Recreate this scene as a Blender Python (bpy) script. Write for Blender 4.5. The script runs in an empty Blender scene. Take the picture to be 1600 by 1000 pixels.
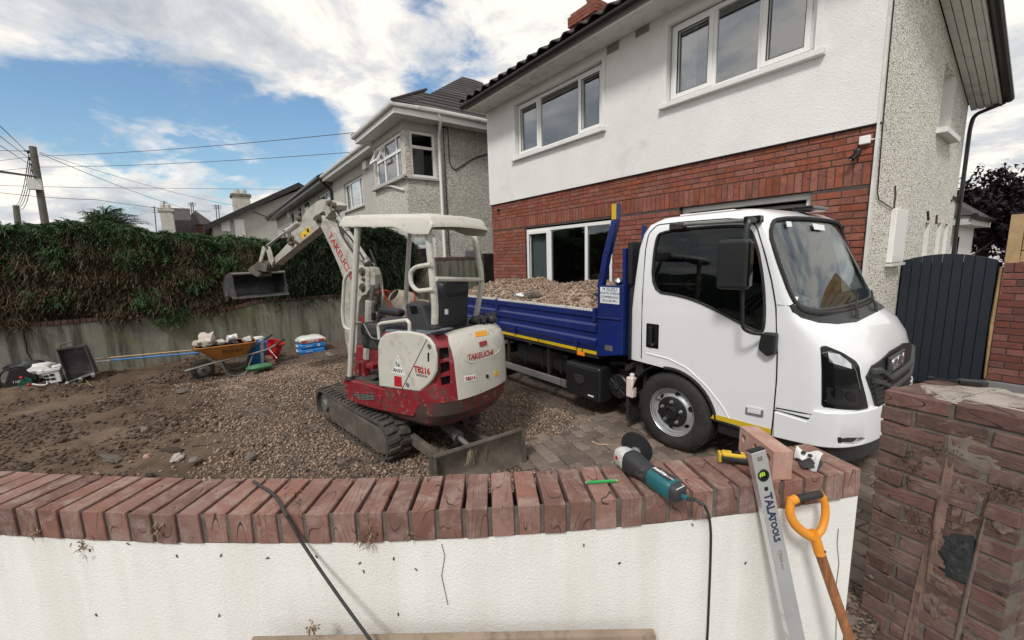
import bpy, bmesh, math, random
import numpy as np
from mathutils import Vector, Matrix, Euler, noise
from mathutils.bvhtree import BVHTree

random.seed(7)
rng = np.random.default_rng(7)
PI = math.pi
SC = bpy.context.scene
COL = SC.collection

# ------------------------------------------------------------------ camera
FPX, CX, CY, EYE = 641.0, 800.0, 500.0, 1.8
def _rot():
    n = Vector((321 - CX, 416 - CY, FPX)).normalized()
    v = -((920 - CX) * n.x + FPX * n.z) / n.y
    d = Vector((920 - CX, v, FPX)).normalized()
    X, Z = -n, -d
    Y = Z.cross(X)
    return Matrix((X, Y, Z))                       # rows: world axes in camera space
CR = _rot()
cam = bpy.data.cameras.new('camera'); camo = bpy.data.objects.new('camera', cam); COL.objects.link(camo)
cam.sensor_width = 36; cam.lens = FPX / 1600 * 36; cam.clip_start = .05; cam.clip_end = 3000
_m = Matrix.Identity(4)
for _r in range(3):
    _m[_r][0] = CR[_r][0]; _m[_r][1] = -CR[_r][1]; _m[_r][2] = -CR[_r][2]
_m.translation = (0, 0, EYE)
camo.matrix_world = _m
SC.camera = camo

# ------------------------------------------------------------------ light
SUN_EL, SUN_HEAD = math.radians(48), math.radians(150)      # heading clockwise from +Y
sdir = Vector((math.sin(SUN_HEAD) * math.cos(SUN_EL), math.cos(SUN_HEAD) * math.cos(SUN_EL), math.sin(SUN_EL)))
sl = bpy.data.lights.new('sun', 'SUN'); sl.energy = 2.4; sl.angle = math.radians(11); sl.color = (1, .97, .93)
so = bpy.data.objects.new('sun', sl); COL.objects.link(so); so.location = (3, -6, 12)
so.rotation_euler = sdir.to_track_quat('Z', 'Y').to_euler()

SC.view_settings.view_transform = 'Standard'; SC.view_settings.look = 'None'
SC.view_settings.gamma = 1; SC.view_settings.use_curve_mapping = False
SC.view_settings.exposure = 0.05
SC.cycles.max_bounces = 6; SC.cycles.transparent_max_bounces = 12

W = bpy.data.worlds.new('World'); SC.world = W; W.use_nodes = True
def build_world():
    nt = W.node_tree; N = nt.nodes; L = nt.links; N.clear()
    out = N.new('ShaderNodeOutputWorld'); bg = N.new('ShaderNodeBackground'); bg.inputs[1].default_value = .1
    L.new(bg.outputs[0], out.inputs[0])
    sky = N.new('ShaderNodeTexSky'); sky.sky_type = 'NISHITA'; sky.sun_disc = False
    sky.sun_elevation = SUN_EL; sky.sun_rotation = SUN_HEAD
    sky.air_density = 1.3; sky.dust_density = .6; sky.ozone_density = 2.0
    tc = N.new('ShaderNodeTexCoord'); sep = N.new('ShaderNodeSeparateXYZ'); L.new(tc.outputs['Generated'], sep.inputs[0])
    def mt(op, a, b=None, c=None, clamp=False):
        n = N.new('ShaderNodeMath'); n.operation = op; n.use_clamp = clamp
        for i, q in enumerate((a, b, c)):
            if q is None: continue
            if isinstance(q, (int, float)): n.inputs[i].default_value = q
            else: L.new(q, n.inputs[i])
        return n.outputs[0]
    z = mt('MAXIMUM', sep.outputs[2], .0)
    zz = mt('ADD', z, .22)
    cx = mt('DIVIDE', sep.outputs[0], zz); cy = mt('DIVIDE', sep.outputs[1], zz)
    cv = N.new('ShaderNodeCombineXYZ'); L.new(cx, cv.inputs[0]); L.new(cy, cv.inputs[1]); cv.inputs[2].default_value = 3.3
    def nz(scale, detail, rough, dist=0, off=(0, 0, 0)):
        mp = N.new('ShaderNodeMapping'); L.new(cv.outputs[0], mp.inputs[0]); mp.inputs['Location'].default_value = off
        n = N.new('ShaderNodeTexNoise'); n.inputs['Scale'].default_value = scale; n.inputs['Detail'].default_value = detail
        n.inputs['Roughness'].default_value = rough; n.inputs['Distortion'].default_value = dist
        L.new(mp.outputs[0], n.inputs['Vector']); return n.outputs[0]
    big = nz(1.1, 8, .58, .5, (1.3, .4, 0)); fine = nz(4.2, 10, .6, .3, (7, 2, 0)); shade = nz(1.7, 7, .6, .6, (4.1, 9.2, 1))
    # a clear patch of sky: bearing and height of the gap in the cloud
    def lobe(px, py, width):
        d = CR @ Vector((px - CX, py - CY, FPX)); d.normalize()
        vm = N.new('ShaderNodeVectorMath'); vm.operation = 'DOT_PRODUCT'; L.new(tc.outputs['Generated'], vm.inputs[0]); vm.inputs[1].default_value = d
        mr = N.new('ShaderNodeMapRange'); mr.interpolation_type = 'SMOOTHSTEP'
        mr.inputs[1].default_value = math.cos(math.radians(width)); mr.inputs[2].default_value = 1.0
        L.new(vm.outputs['Value'], mr.inputs[0]); return mr.outputs[0]
    gap = mt('ADD', mt('ADD', lobe(20, 205, 8), lobe(310, 215, 9.5)), mt('ADD', lobe(480, 238, 8), mt('MULTIPLY', lobe(160, 238, 9), .8)))
    gap = mt('ADD', gap, mt('ADD', mt('MULTIPLY', lobe(700, 110, 9), .35), mt('MULTIPLY', lobe(110, 240, 10), .3)))
    gap = mt('MINIMUM', gap, 1.0)
    den = mt('ADD', mt('ADD', mt('MULTIPLY', big, 2.6), mt('MULTIPLY', fine, 1.7)), -2.15 + .44)
    den = mt('SUBTRACT', den, mt('MULTIPLY', gap, .62))
    low = N.new('ShaderNodeMapRange'); low.inputs[1].default_value = .22; low.inputs[2].default_value = .02; L.new(z, low.inputs[0])
    den = mt('ADD', den, mt('MULTIPLY', low.outputs[0], .45))
    mr = N.new('ShaderNodeMapRange'); mr.interpolation_type = 'SMOOTHSTEP'; mr.inputs[1].default_value = -.22; mr.inputs[2].default_value = .30
    L.new(den, mr.inputs[0])
    # cloud colour: bright edges, grey bellies
    cr = N.new('ShaderNodeValToRGB'); e = cr.color_ramp.elements
    e[0].position = .40; e[0].color = (11.0, 10.3, 9.3, 1); e[1].position = .68; e[1].color = (4.1, 4.6, 5.3, 1)
    x = e.new(.50); x.color = (7.3, 7.4, 7.5, 1)
    L.new(mt('ADD', mt('MULTIPLY', shade, .95), mt('MULTIPLY', mt('SUBTRACT', fine, .5), .55)), cr.inputs[0])
    sb = N.new('ShaderNodeMix'); sb.data_type = 'RGBA'; sb.blend_type = 'MULTIPLY'; sb.inputs[0].default_value = 1
    L.new(sky.outputs[0], sb.inputs[6]); sb.inputs[7].default_value = (1.05, 1.22, 1.32, 1)
    mix = N.new('ShaderNodeMix'); mix.data_type = 'RGBA'
    L.new(mr.outputs[0], mix.inputs[0]); L.new(sb.outputs[2], mix.inputs[6]); L.new(cr.outputs[0], mix.inputs[7])
    L.new(mix.outputs[2], bg.inputs[0])
build_world()

# ------------------------------------------------------------------ places seen from the camera
def ray(px, py): return CR @ Vector((px - CX, py - CY, FPX))
O = Vector((0, 0, EYE))
def PZ(px, py, z): r = ray(px, py); return O + r * ((z - EYE) / r.z)
def PY(px, py, y): r = ray(px, py); return O + r * (y / r.y)
def PX(px, py, x): r = ray(px, py); return O + r * (x / r.x)
def PN(px, py, n, d): r = ray(px, py); return O + r * ((d - O.dot(n)) / r.dot(n))     # plane p.n = d
def pix(p):
    c = CR.transposed() @ (Vector(p) - O)
    return (CX + FPX * c.x / c.z, CY + FPX * c.y / c.z) if c.z > .05 else (-9999, -9999)

# ------------------------------------------------------------------ mesh tools
def sm(a, b, x):
    t = min(1, max(0, (x - a) / (b - a))); return t * t * (3 - 2 * t)
def lerp(a, b, t): return a + (b - a) * t

class MB:
    def __init__(s): s.v = []; s.f = []; s.mi = []; s.k = 0
    def add(s, vs, fs):
        b = len(s.v); s.v += [tuple(p) for p in vs]; s.f += [tuple(b + i for i in f) for f in fs]; s.mi += [s.k] * len(fs); return s
    def mat(s, k): s.k = k; return s
    def box(s, c, size, R=None):
        hx, hy, hz = size[0] / 2, size[1] / 2, size[2] / 2; c = Vector(c)
        vs = [Vector((x, y, z)) for x in (-hx, hx) for y in (-hy, hy) for z in (-hz, hz)]
        if R is not None: vs = [R @ v for v in vs]
        return s.add([c + v for v in vs], [(0, 1, 3, 2), (4, 6, 7, 5), (0, 4, 5, 1), (2, 3, 7, 6), (0, 2, 6, 4), (1, 5, 7, 3)])
    def bb(s, x0, x1, y0, y1, z0, z1): return s.box(((x0 + x1) / 2, (y0 + y1) / 2, (z0 + z1) / 2), (abs(x1 - x0), abs(y1 - y0), abs(z1 - z0)))
    def prism(s, pts, vec):
        n = len(pts); vec = Vector(vec); a = [Vector(p) for p in pts]
        nrm = Vector((0, 0, 0))
        for i in range(n): nrm += a[i].cross(a[(i + 1) % n])
        if nrm.dot(vec) > 0: a.reverse()
        b = [p + vec for p in a]
        return s.add(a + b, [tuple(range(n)), tuple(reversed(range(n, 2 * n)))] + [(j, i, i + n, j + n) for i, j in ((i, (i + 1) % n) for i in range(n))])
    def tube(s, path, r, n=8, closed=False, caps=True):
        P = [Vector(p) for p in path]; m = len(P)
        rr = r if isinstance(r, (list, tuple)) else [r] * m
        T = []
        for i in range(m):
            a = P[i - 1] if (i > 0 or closed) else P[i]; b = P[(i + 1) % m] if (i < m - 1 or closed) else P[i]
            t = (b - a); T.append(t.normalized() if t.length > 1e-9 else Vector((0, 0, 1)))
        up = Vector((0, 0, 1)) if abs(T[0].z) < .9 else Vector((1, 0, 0))
        N_ = (up - T[0] * up.dot(T[0])).normalized(); vs = []
        for i in range(m):
            N_ = (N_ - T[i] * N_.dot(T[i]));
            N_ = N_.normalized() if N_.length > 1e-6 else T[i].orthogonal().normalized()
            B = T[i].cross(N_)
            vs += [P[i] + (N_ * math.cos(2 * PI * k / n) + B * math.sin(2 * PI * k / n)) * rr[i] for k in range(n)]
        fs = []
        for i in range(m if closed else m - 1):
            j = (i + 1) % m
            for k in range(n): l = (k + 1) % n; fs.append((i * n + k, i * n + l, j * n + l, j * n + k))
        if caps and not closed: fs += [tuple(reversed(range(n))), tuple(range((m - 1) * n, m * n))]
        return s.add(vs, fs)
    def lathe(s, prof, c, axis, n=24, caps=True):
        ax = Vector(axis).normalized(); u = ax.orthogonal().normalized(); w = ax.cross(u); c = Vector(c); vs = []
        for r, h in prof: vs += [c + ax * h + (u * math.cos(2 * PI * k / n) + w * math.sin(2 * PI * k / n)) * r for k in range(n)]
        fs = []
        for i in range(len(prof) - 1):
            for k in range(n): l = (k + 1) % n; fs.append((i * n + k, i * n + l, (i + 1) * n + l, (i + 1) * n + k))
        if caps: fs += [tuple(reversed(range(n))), tuple(range((len(prof) - 1) * n, len(prof) * n))]
        return s.add(vs, fs)
    def loft(s, rings, close=True, caps=True):
        n = len(rings[0]); vs = [p for r in rings for p in r]; fs = []
        for i in range(len(rings) - 1):
            for k in range(n if close else n - 1):
                l = (k + 1) % n; fs.append((i * n + k, i * n + l, (i + 1) * n + l, (i + 1) * n + k))
        if caps and close: fs += [tuple(reversed(range(n))), tuple(range((len(rings) - 1) * n, len(rings) * n))]
        return s.add(vs, fs)
    def sph(s, c, r, nu=10, nv=7, R=None, jit=0, seed=0):
        c = Vector(c); r = Vector(r) if not isinstance(r, (int, float)) else Vector((r, r, r)); vs = []; rr = random.Random(seed)
        for i in range(nv + 1):
            t = PI * i / nv
            for k in range(nu):
                p = Vector((math.sin(t) * math.cos(2 * PI * k / nu), math.sin(t) * math.sin(2 * PI * k / nu), math.cos(t)))
                if jit: p *= 1 + jit * noise.noise(p * 1.7 + Vector((seed * 3.1, seed, 0)))
                p = Vector((p.x * r.x, p.y * r.y, p.z * r.z))
                vs.append(c + (R @ p if R is not None else p))
        fs = [(i * nu + k, (i + 1) * nu + k, (i + 1) * nu + (k + 1) % nu, i * nu + (k + 1) % nu) for i in range(nv) for k in range(nu)]
        return s.add(vs, fs)
    def sheet(s, fn, nu, nv, thick=None):
        # fn(a,b)->point for a,b in 0..1 ; thick: vector or None
        g = [[Vector(fn(i / nu, j / nv)) for j in range(nv + 1)] for i in range(nu + 1)]
        vs = [p for r in g for p in r]; m = nv + 1
        fs = [(i * m + j, (i + 1) * m + j, (i + 1) * m + j + 1, i * m + j + 1) for i in range(nu) for j in range(nv)]
        if thick is None: return s.add(vs, fs)
        th = Vector(thick); K = len(vs); vs2 = [p + th for p in vs]
        fs2 = [tuple(reversed([q + K for q in f])) for f in fs]
        edge = []
        per = [i * m for i in range(nu + 1)] + [nu * m + j for j in range(1, m)] + [i * m + nv for i in range(nu - 1, -1, -1)] + [j for j in range(nv - 1, 0, -1)]
        for a, b in zip(per, per[1:] + per[:1]): edge.append((b, a, a + K, b + K))
        return s.add(vs + vs2, fs + fs2 + edge)
    def mesh(s, name, inv=None):
        me = bpy.data.meshes.new(name)
        vs = s.v if inv is None else [tuple(inv @ Vector(p)) for p in s.v]
        me.from_pydata(vs, [], s.f); me.polygons.foreach_set('material_index', s.mi); me.update(); return me
    def build(s, name, mats, parent=None, smooth=35, bevel=0, seg=2, kind=None, label=None, fix=True):
        inv = None; loc = None
        if parent is not None: inv = world_of(parent).inverted()
        else:
            a = np.array(s.v); lo, hi = a.min(0), a.max(0); loc = Vector(((lo[0] + hi[0]) / 2, (lo[1] + hi[1]) / 2, lo[2])); inv = Matrix.Translation(-loc)
        me = s.mesh(name, inv)
        if fix:
            b = bmesh.new(); b.from_mesh(me); bmesh.ops.recalc_face_normals(b, faces=b.faces); b.to_mesh(me); b.free()
        return link(name, me, mats, parent, loc, smooth, bevel, seg, kind, label)

def link(name, me, mats, parent=None, loc=None, smooth=35, bevel=0, seg=2, kind=None, label=None):
    o = bpy.data.objects.new(name, me); COL.objects.link(o)
    for m in (mats if isinstance(mats, (list, tuple)) else [mats]): me.materials.append(m)
    if parent is not None: o.parent = parent
    elif loc is not None: o.location = loc
    if bevel:
        md = o.modifiers.new('bevel', 'BEVEL'); md.width = bevel; md.segments = seg; md.limit_method = 'ANGLE'; md.angle_limit = math.radians(40)
    if smooth:
        me.shade_smooth(); me.set_sharp_from_angle(angle=math.radians(smooth))
    if kind: o['kind'] = kind
    if label: o['label'] = label
    return o

def world_of(o):
    M = o.matrix_basis.copy(); p = o.parent
    while p is not None: M = p.matrix_basis @ M; p = p.parent
    return M
def tag(o, label=None, cat=None, group=None, kind=None):
    if label: o['label'] = label
    if cat: o['category'] = cat
    if group: o['group'] = group
    if kind: o['kind'] = kind
    return o
def thing(name, label, cat, loc=(0, 0, 0), rotz=0, group=None):
    o = bpy.data.objects.new(name, None); COL.objects.link(o); o.location = loc; o.rotation_euler = (0, 0, rotz); o.empty_display_size = .1
    bpy.context.view_layer.update()
    return tag(o, label, cat, group)
def boolean(o, cutters, op='DIFFERENCE'):
    # carve o with closed meshes given as MB and apply at once
    for c in cutters:
        co = c.build('cutter', [], None, smooth=0)
        md = o.modifiers.new('b', 'BOOLEAN'); md.object = co; md.operation = op; md.solver = 'EXACT'
        bpy.context.view_layer.update()
        dg = bpy.context.evaluated_depsgraph_get(); me = bpy.data.meshes.new_from_object(o.evaluated_get(dg))
        o.modifiers.remove(md); old = o.data; o.data = me; bpy.data.meshes.remove(old); bpy.data.objects.remove(co)
    return o
def text(body, size, org, right, up, mat, parent, name='lettering', ext=.0008, sx=1.0, shear=0, align='CENTER', font=None, space=1.0, thick=0):
    cu = bpy.data.curves.new(name, 'FONT'); cu.body = body; cu.size = size; cu.extrude = ext; cu.align_x = align; cu.align_y = 'CENTER'; cu.shear = shear
    cu.space_character = space; cu.offset = thick; cu.resolution_u = 2
    t = bpy.data.objects.new(name, cu); COL.objects.link(t)
    bpy.context.view_layer.update()
    me = bpy.data.meshes.new_from_object(t.evaluated_get(bpy.context.evaluated_depsgraph_get()))
    bpy.data.objects.remove(t); bpy.data.curves.remove(cu)
    r = Vector(right).normalized(); u = Vector(up); u = (u - r * u.dot(r)).normalized(); n = r.cross(u)
    M = Matrix.Identity(4)
    for i in range(3): M[i][0] = r[i] * sx; M[i][1] = u[i]; M[i][2] = n[i]
    M.translation = Vector(org)
    me.transform(world_of(parent).inverted() @ M if parent else M)
    me.materials.clear()
    return link(name, me, mat, parent, smooth=0)
def rotto(d, up=(0, 0, 1)):
    # matrix whose x axis is d
    x = Vector(d).normalized(); z = Vector(up); z = (z - x * z.dot(x)).normalized(); y = z.cross(x)
    return Matrix((x, y, z)).transposed()
def arc(path, r, k=5):
    # round the corners of a polyline
    P = [Vector(p) for p in path]; out = [P[0]]
    for i in range(1, len(P) - 1):
        a = P[i - 1] - P[i]; b = P[i + 1] - P[i]; q = min(r, a.length * .45, b.length * .45)
        a = P[i] + a.normalized() * q; b = P[i] + b.normalized() * q
        for j in range(k + 1):
            t = j / k; out.append(a * (1 - t) ** 2 + P[i] * 2 * t * (1 - t) + b * t * t)
    return out + [P[-1]]
def inpoly(x, y, P):
    c = False; n = len(P)
    for i in range(n):
        x1, y1 = P[i]; x2, y2 = P[i - 1]
        if (y1 > y) != (y2 > y) and x < (x2 - x1) * (y - y1) / (y2 - y1) + x1: c = not c
    return c

# ------------------------------------------------------------------ materials
def mk(name, col, rough=.6, metal=0, var=.12, vs=4, col2=None, bump=0, bs=60, dirt=None, isl=0, coat=0, spec=.5, alpha=None, streak=None, crack=None, detail=6, bd=.004, vor=None):
    m = bpy.data.materials.new(name); m.use_nodes = True; nt = m.node_tree; N = nt.nodes; L = nt.links
    b = N['Principled BSDF']; b.inputs['Roughness'].default_value = rough; b.inputs['Metallic'].default_value = metal
    b.inputs['Specular IOR Level'].default_value = spec
    if coat: b.inputs['Coat Weight'].default_value = coat; b.inputs['Coat Roughness'].default_value = .04
    tc = N.new('ShaderNodeTexCoord'); oi = N.new('ShaderNodeObjectInfo'); ge = N.new('ShaderNodeNewGeometry')
    rn = N.new('ShaderNodeMath'); rn.operation = 'ADD'; L.new(oi.outputs['Random'], rn.inputs[0]); L.new(ge.outputs['Random Per Island'], rn.inputs[1])
    wv = N.new('ShaderNodeMath'); wv.operation = 'MULTIPLY'; wv.inputs[1].default_value = 37.0 if isl else 0; L.new(rn.outputs[0], wv.inputs[0])
    def noi(scale, det=6, rg=.6, vec=None, dist=0):
        n = N.new('ShaderNodeTexNoise'); n.noise_dimensions = '4D'; n.inputs['Scale'].default_value = scale; n.inputs['Detail'].default_value = det
        n.inputs['Roughness'].default_value = rg; n.inputs['Distortion'].default_value = dist
        L.new(vec or tc.outputs['Object'], n.inputs['Vector']); L.new(wv.outputs[0], n.inputs['W']); return n.outputs[0]
    def ramp(src, p0, p1):
        r = N.new('ShaderNodeMapRange'); r.inputs[1].default_value = p0; r.inputs[2].default_value = p1; L.new(src, r.inputs[0]); return r.outputs[0]
    def mixc(fac, a, c):
        x = N.new('ShaderNodeMix'); x.data_type = 'RGBA'
        if isinstance(fac, (int, float)): x.inputs[0].default_value = fac
        else: L.new(fac, x.inputs[0])
        for i, q in ((6, a), (7, c)):
            if isinstance(q, (tuple, list)): x.inputs[i].default_value = (*q[:3], 1)
            else: L.new(q, x.inputs[i])
        return x.outputs[2]
    c2 = col2 or tuple(min(1, q * (1 + var)) for q in col); c1 = tuple(q * (1 - var) for q in col) if not col2 else col
    cur = mixc(ramp(noi(vs, detail, .62), .3, .7), c1, c2)
    if isl:
        fr = N.new('ShaderNodeMath'); fr.operation = 'FRACT'; L.new(rn.outputs[0], fr.inputs[0])
        hs = N.new('ShaderNodeHueSaturation'); L.new(cur, hs.inputs['Color'])
        v = ramp(fr.outputs[0], 0, 1); mm = N.new('ShaderNodeMapRange'); mm.inputs[3].default_value = 1 - isl; mm.inputs[4].default_value = 1 + isl * .8; L.new(fr.outputs[0], mm.inputs[0])
        L.new(mm.outputs[0], hs.inputs['Value'])
        f2 = N.new('ShaderNodeMath'); f2.operation = 'MULTIPLY'; f2.inputs[1].default_value = 7.31; L.new(fr.outputs[0], f2.inputs[0])
        f3 = N.new('ShaderNodeMath'); f3.operation = 'FRACT'; L.new(f2.outputs[0], f3.inputs[0])
        m3 = N.new('ShaderNodeMapRange'); m3.inputs[3].default_value = .88; m3.inputs[4].default_value = 1.1; L.new(f3.outputs[0], m3.inputs[0]); L.new(m3.outputs[0], hs.inputs['Saturation'])
        cur = hs.outputs[0]
    if streak:
        sc, amt, cl = streak
        mp = N.new('ShaderNodeMapping'); mp.inputs['Scale'].default_value = (sc, sc, sc * .1); L.new(tc.outputs['Object'], mp.inputs[0])
        f = N.new('ShaderNodeMath'); f.operation = 'MULTIPLY'; f.inputs[1].default_value = amt; L.new(ramp(noi(1, 4, .6, mp.outputs[0]), .45, .64), f.inputs[0])
        cur = mixc(f.outputs[0], cur, cl)
    if vor:
        sc, amt, cl = vor
        vn = N.new('ShaderNodeTexVoronoi'); vn.inputs['Scale'].default_value = sc; vn.feature = 'F1'; L.new(tc.outputs['Object'], vn.inputs[0])
        sx = N.new('ShaderNodeSeparateColor'); L.new(vn.outputs['Color'], sx.inputs[0])
        f = N.new('ShaderNodeMath'); f.operation = 'MULTIPLY'; f.inputs[1].default_value = amt; L.new(ramp(sx.outputs[0], .45, .8), f.inputs[0])
        cur = mixc(f.outputs[0], cur, cl)
    if dirt:
        for (cl, lo, hi, sc) in (dirt if isinstance(dirt, list) else [dirt]):
            f = ramp(noi(sc, 8, .68, None, .6), lo, hi); cur = mixc(f, cur, cl)
            if rough < .5:
                rx = N.new('ShaderNodeMapRange'); rx.inputs[3].default_value = rough; rx.inputs[4].default_value = .85; L.new(f, rx.inputs[0]); L.new(rx.outputs[0], b.inputs['Roughness'])
    hgt = None
    if crack:
        sc, wd, cl = crack
        mp = N.new('ShaderNodeMapping'); mp.inputs['Scale'].default_value = sc if isinstance(sc, tuple) else (sc, sc, sc); L.new(tc.outputs['Object'], mp.inputs[0])
        nn = noi(1, 0, .5, mp.outputs[0], 0)
        ab = N.new('ShaderNodeMath'); ab.operation = 'PINGPONG'; ab.inputs[1].default_value = .05; L.new(nn, ab.inputs[0])
        f = N.new('ShaderNodeMapRange'); f.inputs[1].default_value = wd; f.inputs[2].default_value = wd * .4; L.new(ab.outputs[0], f.inputs[0])
        brk = N.new('ShaderNodeMath'); brk.operation = 'MULTIPLY'; L.new(f.outputs[0], brk.inputs[0]); L.new(ramp(noi(9, 2), .46, .52), brk.inputs[1])
        cur = mixc(brk.outputs[0], cur, cl)
        iv = N.new('ShaderNodeMath'); iv.operation = 'MULTIPLY'; iv.inputs[1].default_value = -1.2; L.new(brk.outputs[0], iv.inputs[0]); hgt = iv.outputs[0]
    L.new(cur, b.inputs['Base Color'])
    if bump or hgt is not None:
        bp = N.new('ShaderNodeBump'); bp.inputs['Strength'].default_value = bump or .5; bp.inputs['Distance'].default_value = bd
        if bump:
            h = noi(bs, 5, .65)
            if vor:
                h2 = N.new('ShaderNodeMath'); h2.operation = 'SUBTRACT'; h2.inputs[0].default_value = .6; L.new(vn.outputs['Distance'], h2.inputs[1]); h = h2.outputs[0]
            if hgt is not None:
                ad = N.new('ShaderNodeMath'); ad.operation = 'ADD'; L.new(h, ad.inputs[0]); L.new(hgt, ad.inputs[1]); h = ad.outputs[0]
        else: h = hgt
        L.new(h, bp.inputs['Height']); L.new(bp.outputs[0], b.inputs['Normal'])
    if alpha is not None: b.inputs['Alpha'].default_value = alpha
    return m
def glassmat(name, tint=(.8, .85, .85), refl=.16, f0=.06):
    m = bpy.data.materials.new(name); m.use_nodes = True; nt = m.node_tree; N = nt.nodes; L = nt.links; N.clear()
    o = N.new('ShaderNodeOutputMaterial'); mx = N.new('ShaderNodeMixShader'); t = N.new('ShaderNodeBsdfTransparent'); g = N.new('ShaderNodeBsdfGlossy')
    t.inputs[0].default_value = (*tint, 1); g.inputs['Roughness'].default_value = .012; g.inputs[0].default_value = (.93, .96, 1, 1)
    fr = N.new('ShaderNodeLayerWeight'); fr.inputs[0].default_value = .22
    mr = N.new('ShaderNodeMapRange'); mr.inputs[3].default_value = refl; mr.inputs[4].default_value = .95; L.new(fr.outputs['Facing'], mr.inputs[0])
    pw = N.new('ShaderNodeMath'); pw.operation = 'POWER'; pw.inputs[1].default_value = 3.2; L.new(fr.outputs['Facing'], pw.inputs[0]); L.new(pw.outputs[0], mr.inputs[0])
    nz = N.new('ShaderNodeTexNoise'); nz.inputs['Scale'].default_value = 1.3; bp = N.new('ShaderNodeBump'); bp.inputs['Strength'].default_value = .05; bp.inputs['Distance'].default_value = .02
    tc = N.new('ShaderNodeTexCoord'); L.new(tc.outputs['Object'], nz.inputs[0]); L.new(nz.outputs[0], bp.inputs['Height']); L.new(bp.outputs[0], g.inputs['Normal'])
    L.new(mr.outputs[0], mx.inputs[0]); L.new(t.outputs[0], mx.inputs[1]); L.new(g.outputs[0], mx.inputs[2]); L.new(mx.outputs[0], o.inputs[0]); return m

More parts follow.
